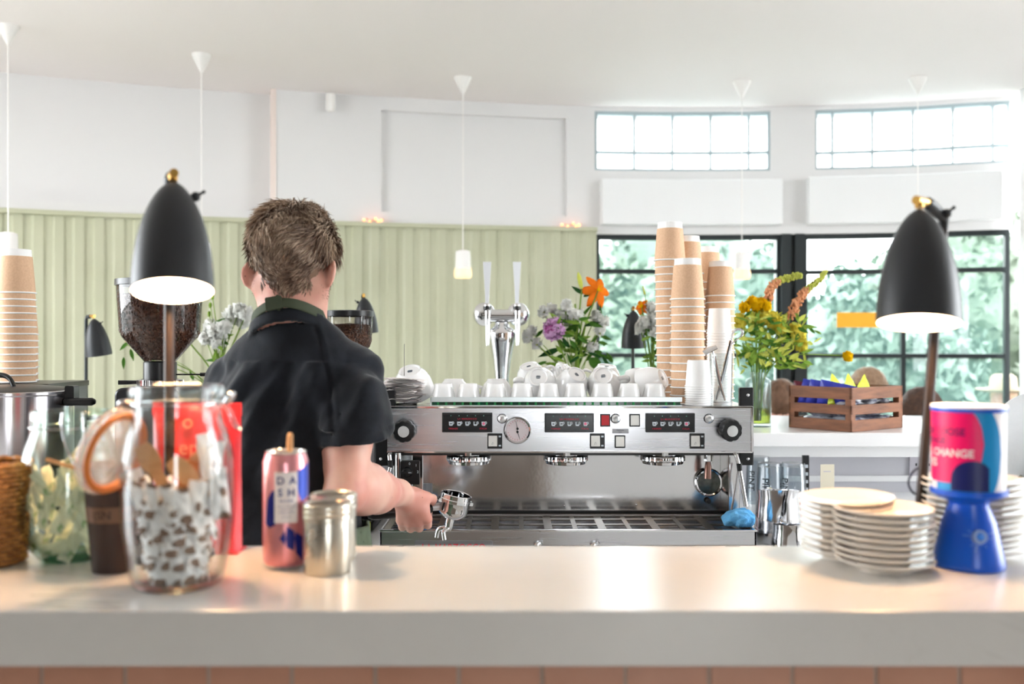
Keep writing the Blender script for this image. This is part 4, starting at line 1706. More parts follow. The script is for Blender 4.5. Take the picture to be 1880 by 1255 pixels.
def paper_cup(name, rt, rm, h, bodym, basem, band, rimr):
    """upside-down paper cup: narrow base on top (z=h), mouth rim at z=0"""
    r = thing(name, 'x', 'paper cup')
    mb = MB()
    k = (h - band) / h
    rb = rm + (rt - rm) * k
    mb.lathe([(rm, 0.002), (rb + 0.0008, h - band), (rb - 0.0004, h - band + 0.0004)], 36)
    mb.build('sleeve', bodym, r)
    mb = MB()
    mb.lathe([(rb - 0.0004, h - band - 0.001), (rt, h - 0.0005), (rt - 0.0015, h), (rt - 0.003, h - 0.004), (0, h - 0.0045)], 32)
    mb.lathe([(rt - 0.002, h - 0.008), (rm - 0.002, 0.002)], 32)
    mb.build('inner_cup', basem, r)
    mb = MB()
    mb.lathe([(rm - 0.001, 0.0), (rm + rimr, 0.0006), (rm + rimr * 1.3, 0.0018), (rm + rimr, 0.0034), (rm - 0.0006, 0.004)], 36)
    mb.build('rolled_rim', M['paper_white'], r, smooth=180)
    return r


kc = paper_cup('kraft_cup', 0.0345, 0.0445, 0.110, M['kraft'], M['paper_white'], 0.018, 0.0022)
wc = paper_cup('white_paper_cup', 0.0275, 0.0335, 0.070, M['paper_white'], M['paper_white'], 0.003, 0.0016)
used = {'k': False, 'w': False}


def stack(kind, px, Y, z0, n, pitch, where, group, sc_=1.0, lean=(0, 0)):
    src = kc if kind == 'k' else wc
    X = xc(px, Y)
    for i in range(n):
        loc = (X + lean[0] * i + random.uniform(-.0006, .0006), Y + lean[1] * i, z0 + i * pitch)
        kindw = 'kraft paper cup' if kind == 'k' else 'white paper cup'
        if i == n - 1:
            lb = '%s topmost of %s' % (kindw, where)
        elif i == 0:
            lb = '%s lowest of %s' % (kindw, where)
        else:
            lb = '%s nested in the middle of %s' % (kindw, where)
        rot = (0, 0, random.uniform(0, 6))
        if not used[kind]:
            used[kind] = True
            src.location = loc; src.rotation_euler = rot; src.scale = (sc_,) * 3; src['label'] = lb; src['group'] = group
        else:
            dup(src, loc, rot, lb, group, sc_)


stack('k', 1262.5, 2.66, DZ, 14, 0.0213, 'the front brown stack beside white cups', 'front kraft cup stack')
stack('k', 1235, 2.86, DZ, 20, 0.0209, 'the tallest brown stack by the window', 'tallest kraft cup stack', lean=(-0.0004, 0))
stack('k', 1262, 2.90, DZ, 18, 0.0213, 'the second tallest stack behind the front one', 'second tallest kraft cup stack')
stack('k', 1298, 3.00, DZ, 17, 0.0213, 'the rear brown stack hidden by others', 'rear kraft cup stack')
stack('k', 1320.5, 2.90, DZ, 16, 0.0198, 'the brown stack behind the tool glass', 'right kraft cup stack', 0.93, lean=(0.0002, 0))
stack('w', 1321, 2.745, DZ, 25, 0.0078, 'the tall white stack behind the tools', 'tall white cup stack')
stack('w', 1282, 2.60, DZ, 9, 0.0060, 'the short white stack beside the tools', 'short white cup stack')

# glass with tools
gp = Vector((xc(1324, 2.60), 2.60, DZ))
gl = thing('tool_glass', 'clear straight glass holding metal tools on the right of the machine', 'glass', gp)
mb = MB()
mb.lathe([(0.0, 0.0), (0.028, 0.0), (0.0285, 0.004), (0.0305, 0.134), (0.030, 0.1355), (0.029, 0.134), (0.0268, 0.010), (0.0, 0.009)], 40)
mb.build('glass_body', M['glass'], gl, smooth=40)
t1 = thing('strainer_spoon', 'metal tool with flat hooked head leaning left in the glass', 'utensil', gp)
mb = MB()
mb.tube([(0.010, 0.0, 0.012), (-0.004, 0.002, 0.06), (-0.018, 0.0, 0.128)], [0.0022, 0.005, 0.0055], 8)
mb.build('handle', M['steel'], t1)
mb = MB()
mb.tube([(-0.045, 0, 0.135), (-0.030, 0, 0.145), (-0.012, 0, 0.152)], [(0.009, 0.002), (0.010, 0.0025), (0.007, 0.003)], 10)
mb.tube([(-0.026, 0, 0.146), (-0.018, 0, 0.128)], 0.003, 8)
mb.build('flat_head', M['chrome'], t1, smooth=60)
t2 = thing('milk_frother', 'metal whisk with coiled loop leaning right in the glass', 'utensil', gp)
mb = MB()
mb.tube([(-0.012, 0.006, 0.014), (0.006, 0.006, 0.08), (0.026, 0.004, 0.168)], [0.003, 0.0055, 0.0045], 8)
mb.build('handle', M['steel'], t2)
mb = MB()
loop = bez([(0.026, 0.004, 0.165), (0.030, 0.004, 0.188), (0.044, 0.004, 0.198), (0.056, 0.004, 0.194), (0.054, 0.004, 0.182), (0.040, 0.004, 0.170), (0.028, 0.004, 0.160)], 5)
mb.tube(loop, 0.0016, 6)
coil = []
for i in range(140):
    u = i / 139
    j = u * (len(loop) - 1) * 0.7
    a = loop[int(j)]
    coil.append((a[0] + 0.004 * math.cos(i * 1.3), a[1] + 0.004 * math.sin(i * 1.3), a[2] + 0.003 * math.sin(i * 1.3)))
mb.tube(coil, 0.0006, 4)
mb.build('wire_loop', M['steel'], t2, smooth=180)

# blue cloths


def cloth(name, c, r, m, label, seed):
    def fn(P):
        q = P + 0.004 * np.stack([vnoise(P, 120, seed), vnoise(P, 130, seed + 1), vnoise(P, 110, seed + 2)], 1)
        d = s_ell(q, (0, 0, r[2] * 0.9), r)
        d = d + 0.004 * vnoise(P, 260, seed + 3) - 0.003 * np.abs(vnoise(P, 90, seed + 5))
        return np.maximum(d, -P[:, 2] + 0.0002)
    o = net_obj(name, fn, (-r[0] * 1.5, -r[1] * 1.5, -0.004), (r[0] * 1.5, r[1] * 1.5, r[2] * 2.4), 0.0024, m)
    o.location = c
    tag(o, label, 'cloth')


cloth('cleaning_cloth', (xc(1357, 2.5), 2.50, ZTR + 0.001), (0.040, 0.030, 0.022), M['blue_cloth'], 'crumpled pale blue cleaning cloth on the right end of the drip tray', 3)
cloth('cleaning_cloth', (xc(757, 2.50), 2.50, ZTR + 0.001), (0.034, 0.026, 0.008), M['blue_cloth2'], 'bright blue cleaning cloth on the drip tray under the hand', 9)
# ------------------------------------------------------------------ the barista
A3 = lambda *a: np.array(a, dtype=np.float32)
PR = Vector((-0.46, 1.93, 0.0))
per = thing('person', 'person seen from behind in black t-shirt and green apron holding a portafilter', 'person', PR)

SH_R, EL_R, WR_R = (-0.332, 2.02, 1.352), (-0.318, 1.915, 1.135), (-0.252, 2.215, 1.085)
SH_L, EL_L, WR_L = (-0.582, 2.10, 1.322), (-0.685, 2.245, 1.13), (-0.70, 2.46, 1.12)
HC = A3(-0.4395, 2.005, 1.577)               # middle of the skull
# head axes: yaw a little to the right, chin down
hy, hp = math.radians(-5), math.radians(-26)
Rh = np.array((Matrix.Rotation(hy, 3, 'Z') @ Matrix.Rotation(hp, 3, 'X')), dtype=np.float32)    # columns: right, forward, up


def hpnt(x, y, z):
    return tuple(HC + Rh @ A3(x, y, z))


def rot_cols(R):
    return np.array(R, dtype=np.float32)


def head_sdf(P, full=True):
    d = s_ell(P, hpnt(0, -0.012, 0.015), (0.070, 0.090, 0.079), Rh)
    d = smin(d, s_ell(P, hpnt(0, 0.030, -0.040), (0.060, 0.066, 0.075), Rh), 0.03)
    d = smin(d, s_ell(P, hpnt(0, 0.055, -0.088), (0.036, 0.036, 0.028), Rh), 0.03)      # chin
    for s in (-1, 1):
        d = smin(d, s_cone(P, hpnt(s * 0.060, -0.002, -0.050), hpnt(s * 0.030, 0.066, -0.090), 0.020, 0.018), 0.02)   # jaw
    if full:
        d = smin(d, s_cone(P, hpnt(0, 0.086, -0.010), hpnt(0, 0.106, -0.038), 0.009, 0.013), 0.012)   # nose
        d = smin(d, s_cone(P, hpnt(-0.035, 0.074, 0.012), hpnt(0.035, 0.074, 0.012), 0.012, 0.012), 0.015)  # brow
        for s in (-1, 1):
            d = smax(d, -s_ell(P, hpnt(s * 0.031, 0.094, -0.004), (0.015, 0.012, 0.010), Rh), 0.008)
        d = smin(d, s_ell(P, hpnt(0, 0.086, -0.062), (0.024, 0.010, 0.006), Rh), 0.006)
        d = smin(d, s_ell(P, hpnt(0, 0.083, -0.072), (0.020, 0.010, 0.006), Rh), 0.006)
        for s in (-1, 1):           # ears, standing off the head
            c = hpnt(s * 0.082, -0.012, -0.030)
            Re = Rh @ np.array(Matrix.Rotation(s * math.radians(38), 3, 'Z'), dtype=np.float32)
            e = s_ell(P, c, (0.0070, 0.020, 0.031), Re)
            e = smax(e, -s_ell(P, tuple(np.array(c) + Re @ A3(s * 0.008, 0.004, 0.002)), (0.006, 0.011, 0.020), Re), 0.003)
            d = smin(d, e, 0.006)
    return d


# hand geometry: fist closed round the portafilter handle, back of the hand to the camera
HZ, HY = 1.026, 2.33
hand_prims = []


def fingers():
    out = []
    xs = (-0.196, -0.216, -0.236, -0.255)
    mz = (1.012, 1.004, 1.003, 1.008)
    rad = (0.0100, 0.0102, 0.0098, 0.0088)
    ln = (1.0, 1.08, 1.02, 0.86)
    for i in range(4):
        x = xs[i]
        mcp = (x, 2.291, mz[i] + 0.002)
        pip = (x - 0.001, 2.291 + 0.036 * ln[i], mz[i] - 0.020)
        mid = (x - 0.002, 2.352, mz[i] + 0.006)
        tip = (x - 0.002, 2.342, mz[i] + 0.030)
        out.append((mcp, pip, mid, tip, rad[i]))
    return out


FNG = fingers()


def hand_sdf(P):
    # palm / back of the hand: metacarpals fanning from the wrist
    d = s_cone(P, WR_R, (-0.238, 2.262, 1.062), 0.0265, 0.0255)
    palm = None
    for i, (mcp, pip, mid, tip, r) in enumerate(FNG):
        base = (-0.228 - 0.007 * i, 2.255, 1.066 - 0.003 * i)
        c = s_cone(P, base, mcp, 0.0160, 0.0125)
        palm = c if palm is None else smin(palm, c, 0.006)
    d = smin(d, palm, 0.018)
    d = smin(d, s_ell(P, (-0.222, 2.280, 1.040), (0.034, 0.016, 0.034)), 0.012)
    for (mcp, pip, mid, tip, r) in FNG:
        f = s_cone(P, mcp, pip, r + 0.0012, r)
        f = smin(f, s_cone(P, pip, mid, r, r * 0.92), 0.003)
        f = smin(f, s_cone(P, mid, tip, r * 0.92, r * 0.8), 0.003)
        k = s_ell(P, mcp, (0.011, 0.010, 0.011))
        d = smin(d, smin(f, k, 0.004), 0.0045)
    # thumb from the side of the palm, over the top and round behind the handle
    t = s_cone(P, (-0.222, 2.252, 1.076), (-0.196, 2.292, 1.062), 0.0165, 0.0135)
    t = smin(t, s_cone(P, (-0.196, 2.292, 1.062), (-0.186, 2.328, 1.053), 0.0130, 0.0115), 0.004)
    t = smin(t, s_cone(P, (-0.186, 2.328, 1.053), (-0.188, 2.352, 1.042), 0.0112, 0.009), 0.004)
    d = smin(d, t, 0.010)
    return d


def left_hand_sdf(P):
    w = A3(*WR_L)
    d = s_cone(P, WR_L, tuple(w + A3(-0.010, 0.045, 0.0)), 0.024, 0.026)
    d = smin(d, s_ell(P, tuple(w + A3(-0.012, 0.06, 0.0)), (0.037, 0.042, 0.017)), 0.015)
    for i, (ox, l) in enumerate(((-0.042, 0.055), (-0.023, 0.068), (-0.003, 0.072), (0.017, 0.064))):
        a = w + A3(ox, 0.092, 0.0)
        b = a + A3(0, l * 0.55, -0.012)
        c = b + A3(0, l * 0.40, -0.028)
        d = smin(d, smin(s_cone(P, tuple(a), tuple(b), 0.0098, 0.009), s_cone(P, tuple(b), tuple(c), 0.009, 0.0075), 0.003), 0.004)
    d = smin(d, smin(s_cone(P, tuple(w + A3(0.015, 0.035, -0.002)), tuple(w + A3(0.042, 0.066, -0.012)), 0.014, 0.011),
                     s_cone(P, tuple(w + A3(0.042, 0.066, -0.012)), tuple(w + A3(0.046, 0.095, -0.022)), 0.011, 0.0085), 0.003), 0.008)
    return d


def torso_sdf(P):
    d = s_ell(P, (-0.455, 2.045, 1.235), (0.160, 0.110, 0.190))
    d = smin(d, s_ell(P, (-0.462, 1.975, 0.98), (0.158, 0.115, 0.16)), 0.08)
    d = smin(d, s_cone(P, (-0.46, 2.01, 1.12), (-0.46, 1.98, 0.95), 0.118, 0.118), 0.06)
    # shoulder girdle
    d = smin(d, s_cone(P, (-0.355, 2.03, 1.352), (-0.44, 2.02, 1.390), 0.053, 0.052), 0.04)
    d = smin(d, s_cone(P, (-0.568, 2.09, 1.330), (-0.46, 2.03, 1.388), 0.050, 0.052), 0.04)
    # trapezius
    d = smin(d, s_cone(P, (-0.445, 2.01, 1.480), (-0.375, 2.01, 1.392), 0.042, 0.040), 0.04)
    d = smin(d, s_cone(P, (-0.450, 2.01, 1.480), (-0.535, 2.06, 1.380), 0.042, 0.036), 0.04)
    # shoulder blade
    d = smin(d, s_ell(P, (-0.375, 1.975, 1.30), (0.05, 0.03, 0.08)), 0.04)
    return d


def neck_sdf(P):
    d = s_cone(P, (-0.448, 2.015, 1.40), (-0.441, 2.012, 1.545), 0.060, 0.055)
    d = smin(d, s_cone(P, (-0.405, 2.0, 1.44), (-0.408, 1.985, 1.54), 0.026, 0.024), 0.02)
    d = smin(d, s_cone(P, (-0.478, 2.0, 1.44), (-0.470, 1.985, 1.54), 0.028, 0.024), 0.02)
    return d


def arm_sdf(P, side):
    if side > 0:
        S, E, W = SH_R, EL_R, WR_R
    else:
        S, E, W = SH_L, EL_L, WR_L
    S_, E_, W_ = A3(*S), A3(*E), A3(*W)
    d = s_ell(P, S, (0.058, 0.058, 0.060))
    d = smin(d, s_cone(P, S, tuple(S_ * 0.45 + E_ * 0.55), 0.052, 0.047), 0.03)
    d = smin(d, s_cone(P, tuple(S_ * 0.45 + E_ * 0.55), E, 0.047, 0.042), 0.02)
    if side > 0:
        d = smin(d, s_ell(P, tuple(E_ + A3(-0.006, -0.012, -0.008)), (0.034, 0.030, 0.034)), 0.02)
        d = smin(d, s_ell(P, tuple(E_ + A3(-0.012, -0.030, -0.018)), (0.014, 0.014, 0.016)), 0.016)   # elbow bone
        d = smin(d, s_ell(P, tuple(E_ * 0.72 + W_ * 0.28 + A3(0.010, 0.0, 0.008)), (0.043, 0.066, 0.047)), 0.03)
        d = smin(d, s_cone(P, tuple(E_ * 0.8 + W_ * 0.2), tuple(E_ * 0.45 + W_ * 0.55), 0.046, 0.040), 0.03)
        d = smin(d, s_cone(P, tuple(E_ * 0.45 + W_ * 0.55), W, 0.040, 0.030), 0.03)
        d = smin(d, s_ell(P, tuple(W_ + A3(-0.012, -0.012, 0.004)), (0.012, 0.013, 0.011)), 0.014)     # wrist bone
    else:
        d = smin(d, s_cone(P, E, tuple(E_ * 0.5 + W_ * 0.5), 0.042, 0.037), 0.02)
        d = smin(d, s_cone(P, tuple(E_ * 0.5 + W_ * 0.5), W, 0.037, 0.026), 0.02)
    return d


def body_sdf(P):
    d = torso_sdf(P) + 0.012
    d = smin(d, neck_sdf(P), 0.03)
    d = smin(d, head_sdf(P), 0.025)
    d = smin(d, arm_sdf(P, 1), 0.03)
    d = smin(d, arm_sdf(P, -1), 0.03)
    d = smin(d, hand_sdf(P), 0.012)
    d = smin(d, left_hand_sdf(P), 0.012)
    # tendons on the back of the working hand
    return d + 0.0006 * vnoise(P, 90, 5)


body = net_obj('body', body_sdf, (-0.80, 1.80, 0.84), (-0.15, 2.66, 1.72), 0.0040, M['skin'], per, relax=1, shift=PR)


# --- t-shirt
def folds(P):
    x, y, z = P[:, 0], P[:, 1], P[:, 2]
    f = 0.0
    # broad drapes from right shoulder down to the left
    u = (x + 0.31) * 0.55 + (z - 1.36) * 1.0
    v_ = (x + 0.31) - (z - 1.36) * 0.15
    a = np.arctan2(-(z - 1.44), -(x + 0.42))
    r = np.sqrt((x + 0.42) ** 2 + (z - 1.44) ** 2)
    f = f + 0.0040 * np.sin(a * 15 + 3 * np.sin(r * 9) + 0.8) * np.clip((r - 0.07) * 9, 0, 1)
    f = f * 1.3
    f = f + 0.0040 * np.sin(x * 46 + z * 13 + 2 * np.sin(z * 11))
    f = f + 0.0034 * vnoise(P * A3(1, 1, 0.55), 62, 41)
    f = f + 0.0014 * vnoise(P, 150, 44)
    rn = np.sqrt((x + 0.447) ** 2 + (y - 2.0) ** 2)
    return f * np.clip((rn - 0.085) * 14, 0, 1) ** np.where(z > 1.38, 1.0, 0.0)


ax_arm = A3(*EL_R) - A3(*SH_R)
ax_arm /= np.linalg.norm(ax_arm)
HEM = A3(-0.300, 1.955, 1.232)          # middle of the right sleeve opening


def sleeve_r(P):
    o = s_cone(P, (-0.334, 2.020, 1.350), (-0.306, 1.952, 1.205), 0.064, 0.069)
    o = smin(o, s_ell(P, (-0.300, 1.965, 1.265), (0.064, 0.072, 0.10)), 0.02)
    t = (P - A3(*SH_R)) @ ax_arm
    o = o + 0.0020 * np.sin(t * 95 + 24 * P[:, 0] + 2 * np.sin(P[:, 0] * 40)) * np.clip(t * 9, 0, 1)
    o = o + 0.0042 * vnoise(P * A3(1.3, 1, 0.5), 75, 71) + 0.0045 * np.abs(vnoise(P * A3(1.0, 1, 0.7), 60, 73)) - 0.002
    o = o + 0.0030 * np.sin(P[:, 0] * 70 - P[:, 2] * 30 + 1.0) * np.clip(t * 7, 0, 1)
    return o


HN = A3(0.10, 0.16, -0.98)             # downward normal of the hem plane
HN /= np.linalg.norm(HN)


def shirt_sdf(P):
    skin = smin(torso_sdf(P) + 0.012, neck_sdf(P), 0.03)
    t = np.minimum(torso_sdf(P) - 0.011, skin - 0.006)
    t = np.minimum(t, s_ell(P, SH_R, (0.058, 0.058, 0.060)) - 0.008)
    ua = s_cone(P, SH_R, (-0.322, 1.95, 1.22), 0.060, 0.057)
    t = np.minimum(t, np.maximum(ua - 0.004, (P - HEM) @ HN + 0.040))
    t = t - folds(P)
    t = np.maximum(t, 0.955 - P[:, 2])
    sl = sleeve_r(P)
    hem = (P - HEM) @ HN + 0.0035 * np.sin(P[:, 0] * 55) + 0.002 * np.sin(P[:, 1] * 70)
    lip = 0.0020 * np.exp(-((hem + 0.021) / 0.0022) ** 2)          # stitched hem line
    sl = smax(sl + lip, hem, 0.003)
    inner = s_cone(P, (-0.306, 1.957, 1.30), (-0.306, 1.950, 1.19), 0.050, 0.062)
    sl = np.maximum(sl, -np.maximum(inner, -(hem + 0.055)))
    EL = A3(*EL_L)
    SL = A3(*SH_L)
    axl = (EL - SL) / np.linalg.norm(EL - SL)
    l = s_cone(P, SH_L, tuple(SL * 0.25 + EL * 0.75), 0.062, 0.064) + 0.003 * vnoise(P, 60, 77)
    l = smax(l, (P - (SL * 0.28 + EL * 0.72)) @ axl, 0.003)
    d = smin(t, l, 0.03)
    d = smin(d, sl, 0.016)
    # armhole seam at the right shoulder
    sx = P[:, 0] + 0.362 - (1.39 - P[:, 2]) * 0.30 + ((1.39 - P[:, 2]) * 0.9) ** 2
    on = (P[:, 2] > 1.26) & (P[:, 0] > -0.42)
    d = d - 0.0022 * np.exp(-((sx - 0.004) / 0.005) ** 2) * on + 0.0026 * np.exp(-((sx + 0.007) / 0.0035) ** 2) * on
    # neck opening with raised collar band
    nk = s_cone(P, (-0.450, 2.005, 1.40), (-0.443, 2.015, 1.56), 0.0715, 0.072)
    zcut = 1.452 - (P[:, 1] - 2.0) * 0.45 + (P[:, 0] + 0.44) * 0.10
    dz = P[:, 2] - zcut
    col = np.maximum(np.abs(nk - 0.003) - 0.0045, np.abs(dz + 0.008) - 0.013)
    d = np.maximum(d, -np.maximum(nk, -(dz + 0.016)))
    d = np.maximum(d, dz)
    return smin(d, col, 0.006)


M['shirt'] = mat('black cotton jersey', (30, 34, 41), 0.85, c2=(19, 22, 27), nscale=14, bstr=0.35, bscale=260, bdist=0.0012, spec=0.25, sheen=0.25)
net_obj('t_shirt', shirt_sdf, (-0.80, 1.80, 0.93), (-0.20, 2.40, 1.53), 0.0036, M['shirt'], per, relax=1, shift=PR)

# --- apron (olive), strap round the neck with a slide buckle
M['apron'] = mat('olive green apron canvas', (92, 104, 84), 0.85, c2=(78, 90, 72), nscale=30, bstr=0.4, bscale=300, bdist=0.001)
M['strap'] = mat('dark olive strap', (62, 70, 52), 0.8, bstr=0.4, bscale=400, bdist=0.001)


def apron_sdf(P):
    base = torso_sdf(P) - 0.018
    hipz = np.clip((1.06 - P[:, 2]) / 0.3, 0, 1)
    base = base - 0.018 * hipz - 0.004 * vnoise(P, 40, 61)
    d = np.maximum(np.abs(base) - 0.0035, P[:, 2] - 1.075)
    back = 1.955 - 0.02 * np.sin(P[:, 2] * 9) - P[:, 1]           # open at the back
    sidex = np.where(P[:, 0] > -0.46, 1.88, 1.93)
    d = np.maximum(d, sidex - P[:, 1] + np.clip((P[:, 0] + 0.46) * -0.0, 0, 1))
    return np.maximum(d, 0.60 - P[:, 2])


def low_torso(P):
    d = s_cone(P, (-0.46, 1.99, 1.10), (-0.46, 1.97, 0.62), 0.15, 0.17)
    return d


def apron2(P):
    q = (P - A3(-0.462, 1.985, 0)) / A3(1.0, 0.72, 1)
    r = np.sqrt(q[:, 0] ** 2 + q[:, 1] ** 2)
    rad = 0.172 + 0.030 * np.clip((1.08 - P[:, 2]) / 0.3, 0, 1) + 0.003 * np.sin(np.arctan2(q[:, 1], q[:, 0]) * 14 + P[:, 2] * 9)
    belt = 0.0035 * (np.abs(P[:, 2] - 0.966) < 0.011)
    d = np.abs(r - rad) * 0.8 - 0.003 - belt
    d = np.maximum(d, P[:, 2] - 1.06)
    d = np.maximum(d, 0.62 - P[:, 2])
    ang = np.arctan2(q[:, 1], q[:, 0])                # front half plus a wrap round the hips
    d = np.maximum(d, (1.955 + 0.0 * ang - P[:, 1]) - 0.09)
    open_ = np.maximum(1.905 - P[:, 1], np.abs(P[:, 0] + 0.50) - 0.145)
    d = np.maximum(d, -np.maximum(-(1.90 - P[:, 1]) - 0.0, -1) * 0 - 1)
    d = np.maximum(d, -(np.maximum(P[:, 1] - 1.93, np.abs(P[:, 0] + 0.50) - 0.135)))
    return d


net_obj('apron', apron2, (-0.70, 1.78, 0.60), (-0.22, 2.22, 1.08), 0.005, M['apron'], per, relax=1, shift=PR)
pts = []
for k in range(29):
    a = math.radians(200 + 140 * k / 28)
    c, s = math.cos(a), math.sin(a)
    pts.append((-0.447 + 0.0745 * c, 2.008 + 0.0765 * s, 1.466 + 0.004 * c + 0.030 * (-s) ** 2 * (1 if s < 0 else 0)))
front = [(-0.50, 2.10, 1.42), (-0.50, 2.15, 1.34)]
left = [Vector(pts[0]), Vector((-0.520, 2.05, 1.438)), Vector((-0.52, 2.12, 1.40)), Vector((-0.51, 2.165, 1.30))]
right = [Vector(pts[-1]), Vector((-0.372, 2.04, 1.440)), Vector((-0.37, 2.11, 1.40)), Vector((-0.39, 2.165, 1.30))]
mb = MB()
line = bez(left[::-1][:-1], 6) + [Vector(p) for p in pts] + bez(right[1:], 6)
line = [Vector(p) - PR for p in line]
mb.tube(line, [(0.0022, 0.011)] * len(line), 10, flat=(1, 0, 0.0))
st = mb.build('neck_strap', M['strap'], per, smooth=180)
mb = MB()
bk = Vector((-0.462, 1.9325, 1.495)) - PR
F_ = frame(bk, (0.985, 0.0, 0.17), (-0.15, 0.2, 0.96))
mb.rbox(-0.016, 0.016, -0.004, 0.004, -0.013, 0.013, 0.003, M=F_ @ Matrix.Rotation(PI / 2, 4, 'X'))
mb.rbox(-0.003, 0.003, -0.0065, 0.0, -0.016, 0.016, 0.002, M=F_ @ Matrix.Rotation(PI / 2, 4, 'X') @ Matrix.Translation((0.008, 0, 0)))
mb.build('strap_slide', M['strap'], st, smooth=40)

# --- hair: short, thick, light brown with tousled top
M['hair'] = None
t = NT('light brown hair')
p = t.n('ShaderNodeBsdfPrincipled')
t.surf(p.outputs[0])
p.inputs['Roughness'].default_value = 0.5
p.inputs['Specular IOR Level'].default_value = 0.35
at_ = t.n('ShaderNodeAttribute')
at_.attribute_name = 'tone'
r_ = ramp(t, at_.outputs['Fac'], [(0.0, lin((92, 70, 58))), (0.5, lin((158, 132, 112))), (1.0, lin((220, 198, 172)))])
t.l(r_.outputs['Color'], p.inputs['Base Color'])
M['hair'] = t.m


def hair_objs(parent, shift, HC_, Rh_, hfun, mname, seed=5, n=16000, L0=0.030, width=0.0009):
    rr = np.random.default_rng(seed)
    Ri = np.array(Rh_, dtype=float)
    H = np.array(HC_, dtype=float)
    pts = rr.normal(size=(n * 3, 3))
    pts /= np.linalg.norm(pts, axis=1, keepdims=True)
    # root positions: ellipsoid of the skull in head axes
    cen = np.array([0, -0.012, 0.012])
    rad = np.array([0.0715, 0.0915, 0.080])
    pts = pts[pts[:, 2] > -0.9999]
    st = np.where(pts[:, 2:3] < 0, np.array([[1.0, 1.0, 1.5]]), 1.0)
    loc = cen + pts * rad * st
    for _ in range(3):            # settle the roots on the skin
        Q = (loc @ Ri.T + H).astype(np.float32)
        f = lambda q: np.minimum(head_sdf(q, False), neck_sdf(q))
        d0 = f(Q)
        gg = np.stack([f(Q + np.eye(3, dtype=np.float32)[k] * 1e-3) - d0 for k in range(3)], 1) / 1e-3
        gg /= np.maximum(np.linalg.norm(gg, axis=1, keepdims=True), 1e-6)
        loc = loc - ((gg * d0[:, None]) @ Ri)
    loc = loc + (gg @ Ri) * 0.0015
    x, y, z = loc[:, 0], loc[:, 1], loc[:, 2]
    # hairline: low in the nape, above the ears, forehead high
    line = np.where(y < 0.0, -0.052 - 0.050 * np.clip(-y / 0.06, 0, 1) * np.clip(1.15 - (np.abs(x) / 0.062) ** 2.5, 0, 1), -0.050 + 0.09 * np.clip(y / 0.075, 0, 1))
    ear = (np.abs(y + 0.012) < 0.024) & (np.abs(x) > 0.05) & (z < -0.010)
    keep = (z > line + rr.normal(size=len(z)) * 0.004) & ~ear
    loc = loc[keep][:n]
    pts = pts[keep][:n]
    n = len(loc)
    nrm = (gg @ Ri)[keep][:n]
    # direction of growth: from the crown outwards, tousled on top
    crown = np.array([0.012, 0.03, 0.12])
    d = loc - crown
    d -= nrm * (d * nrm).sum(1, keepdims=True)
    d /= np.maximum(np.linalg.norm(d, axis=1, keepdims=True), 1e-4)
    down = np.array([0, -0.15, -1.0])
    top = np.clip((loc[:, 2:3] - 0.02) / 0.06, 0, 1)
    clump = np.stack([vnoise(loc, 75, 200 + k) for k in range(3)], 1) * 0.8
    g = d * (0.75 + 0.2 * top) + down * 0.45 * (1 - top) + clump * (0.35 + 0.7 * top) + rr.normal(size=(n, 3)) * 0.2
    g -= nrm * (g * nrm).sum(1, keepdims=True)
    g /= np.maximum(np.linalg.norm(g, axis=1, keepdims=True), 1e-4)
    low = np.clip((loc[:, 2] + 0.035) / 0.06, 0, 1)
    Ln = (L0 * (0.28 + 0.62 * low) * rr.uniform(0.7, 1.25, n) * np.where((loc[:, 1] > -0.01) & (np.abs(loc[:, 0]) > 0.045) & (loc[:, 2] < 0.05), 0.45, 1.0))[:, None]
    lift = (0.20 + 0.30 * top + rr.normal(size=(n, 1)) * 0.06)
    p0 = loc - nrm * 0.002
    p1 = loc + nrm * Ln * lift * 0.75 + g * Ln * 0.38
    p2 = p1 + nrm * Ln * lift * 0.25 + g * Ln * 0.42
    p3 = p2 - nrm * Ln * 0.03 + g * Ln * 0.38 + clump * Ln * 0.12
    side = np.cross(nrm, g)
    th = rr.uniform(-1.25, 1.25, (n, 1))
    side = side * np.cos(th) + nrm * np.sin(th)
    w_ = width
    V = np.stack([p0 - side * w_, p0 + side * w_, p1 - side * w_, p1 + side * w_, p2 - side * w_ * 0.75, p2 + side * w_ * .75, p3], 1).reshape(-1, 3)
    V = (V @ Ri.T) + H - np.array(shift)
    b = np.arange(n)[:, None] * 7
    quads = np.concatenate([b + np.array([[0, 1, 3, 2]]), b + np.array([[2, 3, 5, 4]])]).tolist()
    tris = (b + np.array([[4, 5, 6]])).tolist()
    mb = MB()
    mb.add(V, quads + tris)
    o = mb.build('hair', mname, parent, smooth=180)
    tone = np.clip(0.45 + 0.30 * vnoise(loc, 110, 300) + rr.normal(size=n) * 0.22 + 0.22 * (top[:, 0] - 0.4), 0, 1)
    av = np.repeat(tone, 7)
    av = av * np.tile(np.array([0.55, 0.55, 0.85, 0.85, 1, 1, 1.1]), n)
    a = o.data.attributes.new('tone', 'FLOAT', 'POINT')
    a.data.foreach_set('value', np.clip(av, 0, 1).astype(np.float32))
    return o


